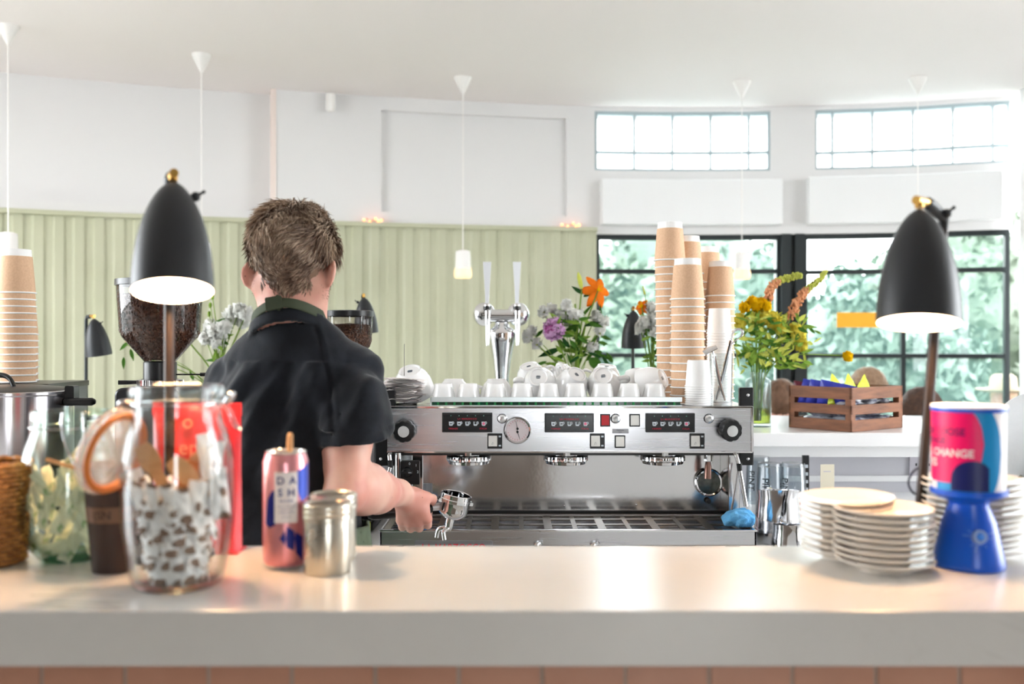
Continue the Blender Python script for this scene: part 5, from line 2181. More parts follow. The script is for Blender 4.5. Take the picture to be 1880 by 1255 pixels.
def scalp(P):
    d = np.minimum(head_sdf(P, False), neck_sdf(P)) - 0.0022
    q = (P - HC) @ Rh
    line = np.where(q[:, 1] < 0, -0.046 - 0.046 * np.clip(-q[:, 1] / 0.06, 0, 1) * np.clip(1.1 - (np.abs(q[:, 0]) / 0.060) ** 2.5, 0, 1), -0.045 + 0.10 * np.clip(q[:, 1] / 0.075, 0, 1))
    d = smax(d, (line - q[:, 2]) * 0.8, 0.004)
    e = s_ell(P, hpnt(0.085, -0.006, -0.035), (0.04, 0.022, 0.03), Rh)
    e2 = s_ell(P, hpnt(-0.085, -0.006, -0.035), (0.04, 0.022, 0.03), Rh)
    return smax(smax(d, -e, 0.004), -e2, 0.004)


hr = hair_objs(per, PR, HC, Rh, None, M['hair'], n=26000, L0=0.040, width=0.0010)
net_obj('hair_base', scalp, tuple(HC - 0.13), tuple(HC + 0.12), 0.004, mat('hair base brown', (136, 108, 88), 0.8), hr, shift=PR)
# stubble on the jaw
mb = MB()
rr = np.random.default_rng(8)
c = 0
for i in range(5200):
    s = 1 if rr.uniform() < 0.5 else -1
    u = rr.uniform(0, 1)
    base = np.array([s * (0.068 - 0.030 * u), 0.004 + 0.074 * u, -0.052 - 0.044 * u]) + rr.normal(size=3) * np.array([0.004, 0.010, 0.013])
    P_ = (HC + Rh @ base.astype(np.float32))[None]
    for _ in range(3):          # push to the skin
        dd = float(head_sdf(P_, False)[0])
        e = 1e-3
        gr_ = np.array([float(head_sdf(P_ + np.eye(3, dtype=np.float32)[k] * e, False)[0]) - dd for k in range(3)]) / e
        P_ = P_ - (gr_ * dd).astype(np.float32)
        if i > 1400:
            break
    if i > 1400:
        break
    gr_ /= max(np.linalg.norm(gr_), 1e-6)
    p0 = P_[0] + gr_ * 0.0 - np.array(PR)
    t_ = gr_ * 0.8 + np.array([0, 0.1, -0.6]) + rr.normal(size=3) * .2
    t_ /= np.linalg.norm(t_)
    sd = np.cross(t_, [0, -1, 0.1]); sd /= max(np.linalg.norm(sd), 1e-6)
    mb.add([p0 - sd * .0004, p0 + sd * .0004, p0 + t_ * 0.005], [(0, 1, 2)])
ob = mb.build('stubble', M['hair'], per, smooth=0)
a = ob.data.attributes.new('tone', 'FLOAT', 'POINT')
a.data.foreach_set('value', np.full(len(ob.data.vertices), 0.35, dtype=np.float32))
for s in (-1, 1):
    mb = MB()
    c = Vector(hpnt(s * 0.031, 0.078, -0.004)) - PR
    mb.ball(c, 0.0115, 14, 10)
    e = mb.build('eye', mat('eye white', (235, 232, 228), 0.2), per, smooth=180)
    mb = MB()
    f_ = Vector(hpnt(s * 0.031, 0.0885, -0.004)) - PR
    mb.ball(f_, 0.0045, 10, 6)
    mb.build('iris', mat('blue grey iris', (70, 96, 120), 0.2), e, smooth=180)

# trousers and shoes
M['trouser'] = mat('dark trousers', (34, 36, 42), 0.85, bstr=0.3, bscale=60)


def trousers(P):
    d = s_ell(P, (-0.462, 1.975, 0.93), (0.150, 0.108, 0.12))
    for s in (-1, 1):
        x = -0.462 + s * 0.085
        d = smin(d, s_cone(P, (x, 1.975, 0.88), (x + s * 0.01, 1.985, 0.48), 0.086, 0.064), 0.03)
        d = smin(d, s_cone(P, (x + s * 0.01, 1.985, 0.48), (x + s * 0.015, 1.955, 0.10), 0.062, 0.048), 0.02)
    d = d + 0.002 * vnoise(P, 45, 90)
    return np.maximum(d, 0.075 - P[:, 2])


net_obj('trousers', trousers, (-0.70, 1.80, 0.05), (-0.22, 2.16, 1.03), 0.010, M['trouser'], per, shift=PR)
for s in (-1, 1):
    x = -0.462 + s * 0.10

    def shoe(P):
        d = s_cone(P, (x, 1.93, 0.045), (x + s * 0.02, 2.13, 0.035), 0.042, 0.036)
        d = smin(d, s_cone(P, (x, 1.95, 0.05), (x, 1.95, 0.10), 0.042, 0.045), 0.02)
        return np.maximum(d, 0.002 - P[:, 2])
    net_obj('shoe', shoe, (x - 0.08, 1.86, -0.02), (x + 0.10, 2.2, 0.17), 0.008, M['black_rubber'], per, shift=PR)

# ------------------------------------------------------------------ the portafilter in the hand
M['tap_alu'] = mat('satin aluminium', (224, 226, 230), 0.35, metal=0.7)
po = Vector((xc(833, 2.36), 2.36, zc(930, 2.36)))
pf = thing('portafilter', 'steel portafilter with black handle held in the hand of the barista', 'portafilter', po)
up = Vector((0.21, -0.05, 0.975)).normalized()
hx = (Vector((-0.325, 2.315, 1.021)) - Vector((-0.19, 2.335, 1.030))).normalized()
T = zframe((0, 0, 0), up)
mb = MB()
mb.lathe([(0.0, -0.026), (0.018, -0.027), (0.026, -0.024), (0.0345, -0.013), (0.0355, -0.006), (0.0362, 0.012), (0.0375, 0.0135), (0.0375, 0.020), (0.0362, 0.0215), (0.0362, 0.031),
          (0.034, 0.0325), (0.0325, 0.031), (0.0325, -0.004), (0.0, -0.006)], 56, M=T)
mb.build('filter_basket', M['chrome'], pf, smooth=40)
mb = MB()
for a in (0.3, 0.3 + PI):
    R_ = T @ Matrix.Rotation(a, 4, 'Z')
    mb = MB()
    mb.rbox(0.030, 0.0425, -0.011, 0.011, 0.010, 0.018, 0.002, M=R_)
    mb.build('locking_lug', M['chrome'], pf)
mb = MB()
neck0 = hx * 0.032 + up * 0.004
mb.tube([neck0, hx * 0.058 + up * 0.004, hx * 0.072 + up * 0.003], [(0.010, 0.009), (0.0085, 0.0085), (0.0095, 0.0095)], 14)
mb.build('neck', M['tap_alu'], pf, smooth=60)
h0 = Vector((-0.196, 2.3345, 1.0295)) - po
h1 = Vector((-0.335, 2.312, 1.020)) - po
mb = MB()
dd = (h1 - h0)
mb.tube([hx * 0.070 + up * 0.003, h0, h0 + dd * 0.15, h0 + dd * 0.4, h0 + dd * 0.7, h0 + dd * 0.92, h1], [0.0095, 0.0125, 0.0135, 0.0138, 0.0150, 0.0145, 0.009], 22)
mb.build('handle', M['black_plastic'], pf, smooth=60)
mb = MB()
dn = -up
mb.lathe([(0.010, -0.020), (0.0105, -0.030), (0.0105, -0.046), (0.0085, -0.056), (0.0, -0.057)], 20, M=T @ Matrix.Translation((-0.002, 0, 0)))
sp_ = mb.build('spout_stem', M['chrome'], pf)
for s in (-1, 1):
    mb = MB()
    a0 = dn * 0.050
    if s > 0:
        q_ = [(-0.012, 0, -0.001), (-0.026, 0.006, -0.006), (-0.031, 0.008, -0.025)]
    else:
        q_ = [(-0.006, -0.007, -0.003), (-0.013, -0.012, -0.009), (-0.011, -0.013, -0.027)]
    pth = bez([a0] + [a0 + Vector(q) for q in q_], 5)
    mb.tube(pth, [(0.0066, 0.0056)] * len(pth), 12)
    mb.build('spout', M['chrome'], pf, smooth=60)
# ------------------------------------------------------------------ table lamps
M['lamp_bulb'] = emis('warm lamp bulb', (255, 214, 165), 4)
M['lamp_bulb_far'] = emis('dim lamp bulb', (255, 214, 165), 0.5)


def desk_lamp(base, label, shade_top, axis, pole_pts, scale=1.0, joint=None, group=None, lit=True, knob_dir=None, power=2.2):
    """bullet shaded lamp: base disc, leaning pole, pivoting shade open at the bottom. points are world coordinates"""
    b = Vector(base)
    r = thing('table_lamp', label, 'lamp', b, group=group)
    s = scale
    ax = Vector(axis).normalized()         # from the tip of the shade toward its mouth
    tip = Vector(shade_top) - b
    T = zframe(tip, ax)
    H = 0.158 * s
    prof = []
    for k in range(17):
        u = k / 16
        prof.append((0.0530 * s * (math.sin(min(1.0, u * 0.98 + 0.0) * PI / 2) ** 0.62) * (1 - 0.0 * u), H * (1 - math.cos(u * PI / 2)) ** 0.86 if u < 1 else H))
    prof = [(0.0, 0.0)] + [(0.0535 * s * (1 - (1 - u) ** 2.05) ** 0.60, H * u) for u in [0.004, 0.02, 0.05, 0.09, 0.14, 0.2, 0.27, 0.35, 0.44, 0.54, 0.65, 0.76, 0.88, 1.0]]
    mb = MB()
    mb.lathe(prof + [(0.0532 * s, H), (0.0520 * s, H)], 56, M=T)
    sh = mb.build('lamp_shade', M['black_shade'], r, smooth=60)
    mb = MB()
    inner = [(max(a - 0.0016 * s, 0), z + 0.0014 * s) for a, z in prof]
    inner[-1] = (0.0520 * s, H - 0.0002)
    mb.lathe(inner[::-1], 56, M=T)
    mb.build('shade_lining', M['shade_inner'], sh, smooth=60)
    mb = MB()
    mb.ball((0, 0, 0.098 * s), (0.022 * s, 0.022 * s, 0.026 * s), 20, 12, M=T)
    mb.lathe([(0.010 * s, 0.03 * s), (0.010 * s, 0.078 * s)], 12, M=T)
    mb.build('bulb', M['lamp_bulb'] if lit else M['lamp_bulb_far'], sh, smooth=60)
    # hinge at the tip: brass pin and bracket
    jd = Vector(joint) - b if joint is not None else tip + Vector((0, 0, 0.02 * s))
    mb = MB()
    mb.tube([tip - ax * 0.002, tip - ax * 0.010 * s], 0.006 * s, 12)
    side = (jd - tip)
    side = Vector((side.x, side.y, 0)).normalized() if side.length > 1e-4 and (abs(side.x) + abs(side.y)) > 1e-4 else Vector((1, 0, 0))
    pc = tip - ax * 0.012 * s
    mb.tube([pc - side * 0.010 * s, pc + side * 0.024 * s], 0.0062 * s, 16)
    mb.build('brass_pin', M['brass'], r, smooth=50)
    mb = MB()
    pp = [Vector(q) - b for q in pole_pts]
    mb.tube([pc + side * 0.022 * s, pc + side * 0.032 * s - Vector((0, 0, 0.003 * s)), jd], [0.008 * s, 0.009 * s, 0.0075 * s], 12)
    mb.tube([pp[-1], jd], 0.007 * s, 12)
    mb.build('arm_joint', M['black_shade'], r, smooth=60)
    if knob_dir is not None:
        mb = MB()
        q = Vector(knob_dir[0]) - b
        d = Vector(knob_dir[1]).normalized()
        mb.ball(q, 0.0068 * s, 12, 8)
        mb.tube([q, q + d * 0.012 * s], [0.003 * s, 0.0018 * s], 8)
        mb.ball(q + d * 0.013 * s, 0.0028 * s, 8, 6)
        mb.build('switch_knob', M['black_shade'], r, smooth=60)
    mb = MB()
    mb.tube(pp, 0.0072 * s, 16)
    mb.build('pole', M['pole_brown'] if lit else M['black_frame'], r, smooth=60)
    mb = MB()
    mb.lathe([(0, 0.0), (0.062 * s, 0.0), (0.0625 * s, 0.003), (0.061 * s, 0.010 * s), (0.010 * s, 0.012 * s), (0, 0.012 * s)], 40)
    mb.build('base', M['black_shade'], r)
    if lit:
        ld = bpy.data.lights.new('lamp_light', 'POINT')
        ld.energy = power
        ld.color = (1.0, 0.66, 0.38)
        ld.shadow_soft_size = 0.025
        lo = bpy.data.objects.new('lamp_light', ld)
        COL.objects.link(lo)
        lo.parent = sh
        lo.location = tip + ax * 0.132 * s
    return r


YL = 1.345
desk_lamp((xc(311, 1.385), 1.385, BT), 'black bullet shaded lamp lit on the left of the bar behind the big glass jar',
          at(318, 334, YL + 0.02), (0.085, -0.265, -0.961), [(xc(311, 1.40), 1.40, BT + 0.01), (xc(311, 1.40), 1.40, 1.52)], 1.0,
          joint=at(311, 420, 1.405), knob_dir=(at(359, 361, YL + .03), (0.6, 0, 0.35)), power=0.30, group=None)
desk_lamp((xc(1684, 1.45), 1.405, BT), 'black bullet shaded lamp lit on the right of the bar behind the plates',
          at(1688, 384, 1.345), (-0.085, -0.190, -0.978), [(xc(1684, 1.41), 1.41, BT + 0.008), (xc(1716, 1.405), 1.405, zc(600, 1.405)), (xc(1731, 1.40), 1.40, zc(420, 1.40))], 1.0,
          joint=at(1733, 400, 1.395), knob_dir=(at(1738, 392, 1.38), (0.6, 0, 0.5)), power=0.16)
# power cord of the right lamp
mb = MB()
lc = bez([at(1700, 850, 1.43), at(1676, 866, 1.43), at(1668, 888, 1.43), at(1680, 906, 1.43), at(1700, 900, 1.43), at(1714, 893, 1.435)], 6)
mb.tube(lc, 0.0016, 6)
tag(mb.build('power_cord', mat('dark blue cable', (30, 34, 62), 0.5), smooth=180), 'thin dark blue cable looping round the right lamp pole', 'cable')

# ------------------------------------------------------------------ big clip jar in front
JY = 1.215
jx = xc(326, JY)
jar = thing('clip_jar', 'tall open glass clip jar full of dotted wrappers and wooden forks in front', 'jar', (jx, JY, BT + 0.0005))
body_o = [(0.0, 0.0), (0.046, 0.0), (0.052, 0.003), (0.056, 0.012), (0.0655, 0.075), (0.0665, 0.12), (0.0655, 0.158), (0.061, 0.182), (0.0545, 0.200), (0.0525, 0.210), (0.0525, 0.226),
          (0.0560, 0.229), (0.0570, 0.236), (0.0550, 0.243), (0.0530, 0.2445)]
body_i = [(0.0495, 0.243), (0.0495, 0.21), (0.0515, 0.199), (0.058, 0.181), (0.0625, 0.157), (0.0635, 0.12), (0.0625, 0.076), (0.053, 0.014), (0.048, 0.009), (0.0, 0.008)]
mb = MB()
mb.lathe(body_o + body_i, 64)
mb.build('glass_body', M['glass'], jar, smooth=60)
mb = MB()
mb.tube([(0.0545 * math.cos(a), 0.0545 * math.sin(a), 0.222) for a in [2 * PI * k / 40 for k in range(40)]], 0.0011, 6, closed=True)
mb.tube(bez([(0.0545, -0.008, 0.222), (0.064, -0.012, 0.214), (0.071, -0.010, 0.196), (0.078, -0.004, 0.190), (0.071, 0.004, 0.196), (0.062, 0.006, 0.214), (0.0545, 0.008, 0.222)], 5), 0.0012, 6)
mb.tube(bez([(0.060, -0.006, 0.222), (0.0665, -0.006, 0.232), (0.0665, 0.006, 0.232), (0.060, 0.006, 0.222)], 5), 0.0035, 8)
mb.tube(bez([(-0.0545, -0.006, 0.222), (-0.066, -0.006, 0.224), (-0.072, 0, 0.220), (-0.066, 0.006, 0.224), (-0.0545, 0.006, 0.222)], 5), 0.0022, 8)
mb.tube(bez([(-0.070, 0, 0.221), (-0.085, 0.0, 0.205), (-0.093, 0, 0.190), (-0.090, 0.0, 0.175)], 5), 0.0013, 6)
mb.build('wire_clasp', M['steel'], jar, smooth=60)
# lid hanging open on the left: glass disc with orange seal
lidc = at(203, 828, JY) - Vector((jx, JY, BT))
TL = zframe(lidc, Vector((0.91, -0.30, -0.28)).normalized())
mb = MB()
mb.lathe([(0.0, 0.012), (0.036, 0.012), (0.040, 0.006), (0.0535, 0.004), (0.0555, 0.0), (0.0535, -0.004), (0.045, -0.006), (0.040, -0.013), (0.0, -0.016)], 56, M=TL)
lid = mb.build('lid', thin_glass('lid glass', (238, 240, 240), 1.6, edge=(190, 190, 190), milk=0.18, milkc=(240, 225, 215)), jar, smooth=60)
mb = MB()
ring = [(0.047 * math.cos(a), 0.047 * math.sin(a), 0.0075) for a in [2 * PI * k / 48 for k in range(48)]]
mb.tube(ring, [(0.0055, 0.0040)] * 48, 10, closed=True, M=TL)
mb.build('rubber_seal', M['orange_rubber'], lid, smooth=180)

# dotted paper straws / wrappers
dotm = NT('white wrapper with brown dots')
pp_ = dotm.n('ShaderNodeBsdfPrincipled')
dotm.surf(pp_.outputs[0])
pp_.inputs['Roughness'].default_value = 0.6
vo = dotm.n('ShaderNodeTexVoronoi')
vo.feature = 'F1'
vo.inputs['Scale'].default_value = 30
vo.inputs['Randomness'].default_value = 0.5
tc_ = dotm.n('ShaderNodeTexCoord')
dotm.l(tc_.outputs['Object'], vo.inputs['Vector'])
rr_ = ramp(dotm, vo.outputs['Distance'], [(0.30, lin((128, 98, 78))), (0.34, lin((240, 236, 234)))])
dotm.l(rr_.outputs['Color'], pp_.inputs['Base Color'])
pp_.inputs['Subsurface Weight'].default_value = 0.0
M['dots'] = dotm.m


def sachet(name, m, w_, l_, seed, puff=0.006, bend=0.0):
    rr = np.random.default_rng(seed)
    ph = rr.uniform(0, 6, 4)

    def fn(u, v, s):
        x = (u - 0.5) * w_
        y = (v - 0.5) * l_
        e = max(0.0, math.sin(PI * u)) ** 0.6 * max(0.0, math.sin(PI * v)) ** 0.4
        z = s * puff * e * (1 + 0.3 * math.sin(11 * v + ph[0])) + 0.0016 * math.sin(15 * v + 9 * u + ph[1]) + bend * (v - 0.5) ** 2
        return (x, y, z)
    mb = MB()
    mb.grid(lambda u, v: fn(u, v, 1), 8, 12)
    mb.grid(lambda u, v: fn(1 - u, v, -1), 8, 12)
    return mb.build(name, m, smooth=180)


protos = [sachet('wrapped_straw', M['dots'], 0.018, 0.085, 50 + k, 0.005, 0.03) for k in range(3)] + [sachet('wrapped_straw', M['dots'], 0.026, 0.062, 60 + k, 0.007) for k in range(2)]
rr = random.Random(4)
n_w = 0
useds = [False] * 5
base_ = Vector((jx, JY, BT))
for lay in range(6):
    zl = 0.012 + lay * 0.0155
    R_ = 0.036 + 0.014 * min(1, lay / 5)
    cnt = 13
    for k in range(cnt):
        a = 2 * PI * (k + 0.4 * (lay % 3)) / cnt + rr.uniform(-.15, .15)
        ring_r = R_ - 0.004 - rr.uniform(0, 0.006)
        j = rr.randrange(3) if lay % 2 else rr.randrange(5)
        c = Vector((ring_r * math.cos(a), ring_r * math.sin(a), zl + 0.018 + rr.uniform(-.004, .004)))
        nrm = Vector((math.cos(a), math.sin(a), 0.0))
        t_ = Vector((rr.uniform(-.4, .4) * -math.sin(a), rr.uniform(-.4, .4) * math.cos(a), 1))
        hh = 0.62 if j < 3 else 0.8
        mtx = zframe(c + base_, nrm, t_)
        # keep the vertical extent inside the jar
        rot = (mtx @ Matrix.Rotation(-PI / 2, 4, 'Z')).to_euler()
        if useds[j]:
            o = protos[j].copy()
            COL.objects.link(o)
        else:
            o = protos[j]
            useds[j] = True
        o.location = c + base_
        o.rotation_euler = rot
        o.scale = (0.95, hh * 0.8, 0.8)
        tag(o, 'white brown dotted wrapped straw packed inside the tall front jar', 'wrapped straw', 'dotted wrappers in the jar')
for k, (px, py, dy, ang) in enumerate(((392, 855, 0.0, 0.10), (402, 905, -0.015, -0.1), (355, 930, -0.03, 0.2), (258, 905, 0.01, -0.35), (380, 840, 0.02, -0.15), (300, 925, 0.02, 0.4))):
    o = protos[3 + k % 2].copy()
    COL.objects.link(o)
    o.location = at(px, py, JY + dy)
    o.rotation_euler = (PI / 2, ang, 0.2 * k)
    o.scale = (0.85, 1.0, 0.9)
    tag(o, 'white dotted wrapper standing up above the pile near the jar shoulder', 'wrapped straw', 'raised dotted wrappers in the jar')

# wooden forks / spoons in the jar
forks = [((262, 822, -0.005), (338, 950, -0.02), 'wooden fork crossing down to the right in the jar, the leftmost one'),
         ((318, 848, -0.02), (398, 925, 0.00), 'wooden spoon lying across the middle of the jar'),
         ((330, 935, -0.03), (270, 850, 0.01), 'wooden spoon whose handle points up left under the other two'),
         ((372, 838, 0.02), (330, 900, 0.02), 'wooden fork at the back of the jar leaning right')]
for (a, b, lb) in forks:
    p0 = at(a[0], a[1], JY + a[2])
    p1 = at(b[0], b[1], JY + b[2])
    T = frame(p0, (p1 - p0), None, (0.1, -1, 0.3)) if False else None
    x = (p1 - p0).normalized()
    y = Vector((0.1, -1, 0.3)).cross(x).normalized()
    Ff = frame((0, 0, 0), x, y)
    Lh = (p1 - p0).length
    mb = MB()
    outl = [(-0.004, 0.008), (0.010, 0.0125), (0.026, 0.0115), (0.038, 0.006), (Lh, 0.0048), (Lh + 0.003, 0.003), (Lh + 0.003, -0.003), (Lh, -0.0048), (0.038, -0.006), (0.026, -0.0115), (0.010, -0.0125), (-0.004, -0.008)]
    mb.prism(outl, -0.0008, 0.0008, M=Ff)
    o = mb.build('wooden_fork', M['wood_fork'], loc=p0, smooth=0, bevel=0.0004)
    tag(o, lb, 'wooden cutlery', 'wooden cutlery in the jar')
mb = MB()
mb.rbox(-0.011, 0.011, -0.004, 0.004, -0.016, 0.016, 0.002)
o = mb.build('sugar_packet', mat('amber packet', (196, 108, 28), 0.4), loc=at(347, 868, JY + 0.02), rot=(0, 0.1, 0.2))
tag(o, 'small amber packet standing behind the wooden cutlery in the jar', 'packet')

# ------------------------------------------------------------------ round bellied jar with green-white sachets
J2Y = 1.365
j2 = thing('storage_jar', 'round bellied green tinted glass jar of white tea sachets at the left', 'jar', (xc(130, J2Y), J2Y, BT + 0.0005))
mb = MB()
o2 = [(0.0, 0.0), (0.034, 0.0), (0.042, 0.004), (0.056, 0.022), (0.0655, 0.052), (0.068, 0.085), (0.066, 0.118), (0.059, 0.150), (0.051, 0.172), (0.0495, 0.180), (0.0515, 0.183), (0.0515, 0.200), (0.0495, 0.203)]
i2 = [(0.0465, 0.202), (0.0465, 0.176), (0.056, 0.150), (0.063, 0.117), (0.065, 0.085), (0.0625, 0.053), (0.052, 0.024), (0.040, 0.011), (0.0, 0.010)]
mb.lathe(o2 + i2, 56)
mb.build('glass_body', M['glass_green'], j2, smooth=60)
mb = MB()
mb.lathe([(0.0, 0.0101), (0.036, 0.0101), (0.034, 0.0009), (0.0, 0.0009)], 40)
mb.build('thick_foot', M['glass_foot'], j2)
mb = MB()
mb.tube([(0.0525 * math.cos(a), 0.0525 * math.sin(a), 0.181) for a in [2 * PI * k / 36 for k in range(36)]], 0.0010, 6, closed=True)
mb.tube(bez([(0.012, -0.053, 0.203), (0.012, -0.056, 0.186), (0.020, -0.060, 0.160), (0.032, -0.060, 0.132), (0.036, -0.058, 0.12)], 5), 0.0011, 6)
mb.tube(bez([(0.034, -0.042, 0.203), (0.036, -0.046, 0.186), (0.040, -0.052, 0.16)], 5), 0.0011, 6)
mb.build('wire_clasp', M['steel'], j2, smooth=60)
M['sachet_w'] = mat('cream tea sachet', (238, 230, 206), 0.6, c2=(150, 172, 120), nscale=26, lo=0.60, hi=0.64)
rr = random.Random(9)
sp0_ = [sachet('tea_sachet', M['sachet_w'], 0.019, 0.070, 80 + k, 0.0028) for k in range(3)]
us = [False] * 3
b2 = Vector((xc(130, J2Y), J2Y, BT))
for k in range(46):
    lay = k // 11
    a = 2 * PI * (k % 11) / 11 + lay * 0.31
    z = 0.030 + lay * 0.022 + rr.uniform(-.004, .006)
    rmax = 0.048 if lay == 0 else 0.053
    rr_k = rmax - rr.uniform(0.0, 0.012)
    nrm = Vector((math.cos(a), math.sin(a), rr.uniform(-.25, .25)))
    tt = Vector((-math.sin(a) * rr.uniform(-1, 1), math.cos(a) * rr.uniform(-1, 1), 0.9 if lay else 0.25))
    c = Vector((rr_k * math.cos(a), rr_k * math.sin(a), z + (0.012 if lay else -0.004)))
    mtx = zframe(c, nrm, tt) @ Matrix.Rotation(-PI / 2, 4, 'Z')
    j = rr.randrange(3)
    if us[j]:
        o = sp0_[j].copy(); COL.objects.link(o)
    else:
        o = sp0_[j]; us[j] = True
    o.location = b2 + c
    o.rotation_euler = mtx.to_euler()
    o.scale = (0.9, 0.62, 0.8)
    tag(o, 'cream sachet packed inside the round bellied jar at the left', 'tea sachet', 'sachets in the bellied jar')

# ------------------------------------------------------------------ wicker basket at the edge
by = 1.34
bk_ = thing('wicker_basket', 'woven brown wicker basket cut by the left edge of the picture', 'basket', (xc(-30, by), by, BT + 0.0005))
mb = MB()
for r_ in range(20):
    z = 0.004 + r_ * 0.0064
    R_ = 0.050 + 0.006 * r_ / 20
    ring = []
    for k in range(72):
        a = 2 * PI * k / 72
        w_ = 0.0022 * math.sin(18 * a + PI * r_)
        ring.append(((R_ + w_) * math.cos(a), (R_ + w_) * math.sin(a), z))
    mb.tube(ring, 0.0030, 6, closed=True)
mb.build('woven_side', M['wicker'], bk_, smooth=180)
mb = MB()
for k in range(36):
    a = 2 * PI * k / 36
    mb.tube([(0.050 * math.cos(a), 0.050 * math.sin(a), 0.003), (0.0555 * math.cos(a), 0.0555 * math.sin(a), 0.130)], 0.0016, 5)
mb.lathe([(0, 0.0), (0.05, 0.0), (0.05, 0.004), (0, 0.004)], 30)
mb.build('stakes', M['wicker_dark'], bk_)
mb = MB()
ring = [((0.0565 + 0.001 * math.sin(20 * a)) * math.cos(a), (0.0565 + 0.001 * math.sin(20 * a)) * math.sin(a), 0.133 + 0.001 * math.cos(20 * a)) for a in [2 * PI * k / 100 for k in range(100)]]
mb.tube(ring, 0.0045, 7, closed=True)
mb.build('braided_rim', M['wicker'], bk_, smooth=180)

# ------------------------------------------------------------------ dark cup holding stirrers
cy = 1.295
cb = thing('takeaway_cup', 'dark brown paper cup with printed band behind the open jar lid', 'paper cup', (xc(208, cy), cy, BT + 0.0005))
mb = MB()
prof = [(0.0, 0.003), (0.0235, 0.003), (0.024, 0.0), (0.0255, 0.0), (0.0385, 0.136), (0.0400, 0.1375), (0.0390, 0.1392), (0.0370, 0.137), (0.0242, 0.006), (0.0, 0.005)]
mb.lathe(prof, 44)
mb.build('cup_body', M['cup_brown'], cb, smooth=50)
rad_at = lambda z: 0.0255 + (0.0385 - 0.0255) * z / 0.136
mb = MB()
mb.lathe([(rad_at(0.066) + 0.0004, 0.066), (rad_at(0.086) + 0.0004, 0.086)], 44)
bd_ = mb.build('printed_band', M['cup_print'], cb)


def wrap_text(s, size, R_, zc_, a_mid, m, parent, name='lettering', slope=None, bold=0.0, off=0.0006, space=1.0):
    V, F = text_geo(s, size, 'CENTER', bold, space)
    out = []
    for x, y, _ in V:
        z = zc_ + y
        rr_ = (slope(z) if slope else R_) + off
        a = a_mid + x / R_
        out.append((rr_ * math.cos(a), rr_ * math.sin(a), z))
    mb = MB()
    mb.add(out, F)
    return mb.build(name, m, parent, smooth=0)


wrap_text('(SN', 0.015, rad_at(0.076), 0.076, -PI / 2 - 0.05, M['cup_brown'], bd_, slope=rad_at, bold=0.01, off=0.0009)
for k, (a, b, lb) in enumerate((((84, 843), (180, 872), 'thin pale wooden stirrer resting in the dark cup and leaning far left'), ((163, 858), (190, 905), 'thin wooden stirrer upright in the dark cup'))):
    p0, p1 = at(*a, cy - 0.02), at(*b, cy)
    mb = MB()
    x = (p1 - p0).normalized()
    Ff = frame((0, 0, 0), x, Vector((0, -1, 0)).cross(x))
    mb.prism([(0, 0.0022), (0, -0.0022), ((p1 - p0).length, -0.0022), ((p1 - p0).length, 0.0022)], -0.0007, 0.0007, M=Ff)
    tag(mb.build('stirrer', M['wood_fork'], loc=p0, smooth=0), lb, 'stirrer', 'wooden stirrers')

# ------------------------------------------------------------------ red foil bag
ry = 1.415
rb = thing('foil_bag', 'glossy red foil bag standing behind the tall glass jar', 'bag', (xc(362, ry), ry, BT + 0.0005))
Wb, Hb = 0.064, 0.208
mb = MB()


def bag(u, v, s):
    z = v * Hb
    dep = 0.026 * (1 - v) ** 0.5 + 0.001
    e = (1 - abs(2 * u - 1) ** 6)
    x = (u - 0.5) * 2 * Wb * (1 - 0.03 * v)
    y = s * (-dep * e) + 0.0012 * math.sin(17 * u + 11 * v) * (v)
    return (x, y, z)


mb.grid(lambda u, v: bag(u, v, 1), 20, 20)
mb.grid(lambda u, v: bag(1 - u, v, -1), 20, 20)
mb.box(-Wb, Wb, -0.025, 0.025, 0.0, 0.002)
mb.build('bag_body', M['red_bag'], rb, smooth=60)
mb = MB()
mb.box(-Wb * 0.985, Wb * 0.985, -0.0022, 0.0022, Hb - 0.016, Hb + 0.002)
mb.build('crimped_seal', M['red_bag'], rb, smooth=0)
for s, sz, z in (('Coffee', 0.030, 0.148), ):
    V, F = text_geo('epp!', sz, 'CENTER', 0.0)
    out = [(x + 0.006, -0.0265 * (1 - z / Hb) ** 0.5 - 0.0015 - 0.002, y + z) for x, y, _ in V]
    mb = MB()
    mb.add([(a, b - 0.002, c) for a, b, c in out], F)
    mb.build('gold_lettering', M['red_print'], rb, smooth=0)
mb = MB()
mb.lathe([(0.0045, 0), (0.007, 0), (0.007, 0.001), (0.0045, 0.001)], 20, M=zframe((-0.008, -0.0165, 0.182), (0, -1, 0)))
mb.build('printed_ring', M['red_print'], rb)

# ------------------------------------------------------------------ drinks can
cY = 1.318
can = thing('drinks_can', 'slim pink drinks can with white label reading DASH and navy shapes', 'can', (xc(524.5, cY), cY, BT + 0.0005))
cr_ = 0.0295
ch_ = 0.153
M['can_pink'] = mat('pink metallic can', (226, 156, 158), 0.28, metal=0.75, c2=(214, 140, 150), nscale=6)
M['can_alu'] = mat('bare aluminium', (214, 212, 210), 0.25, metal=1.0)
M['can_navy'] = mat('navy can print', (24, 34, 120), 0.35, metal=0.3)
M['can_blue'] = mat('blue can print', (56, 82, 190), 0.35, metal=0.3)
M['can_label'] = mat('off white can print', (234, 228, 226), 0.45)
mb = MB()
mb.lathe([(cr_ - 0.004, 0.004), (cr_ - 0.0006, 0.009), (cr_, 0.012), (cr_, ch_ - 0.014), (cr_ - 0.001, ch_ - 0.011), (cr_ - 0.0035, ch_ - 0.003)], 56)
mb.build('can_body', M['can_pink'], can, smooth=50)
mb = MB()
mb.lathe([(0, 0.003), (cr_ - 0.008, 0.002), (cr_ - 0.0065, 0.0), (cr_ - 0.005, 0.001), (cr_ - 0.004, 0.0045)], 48)
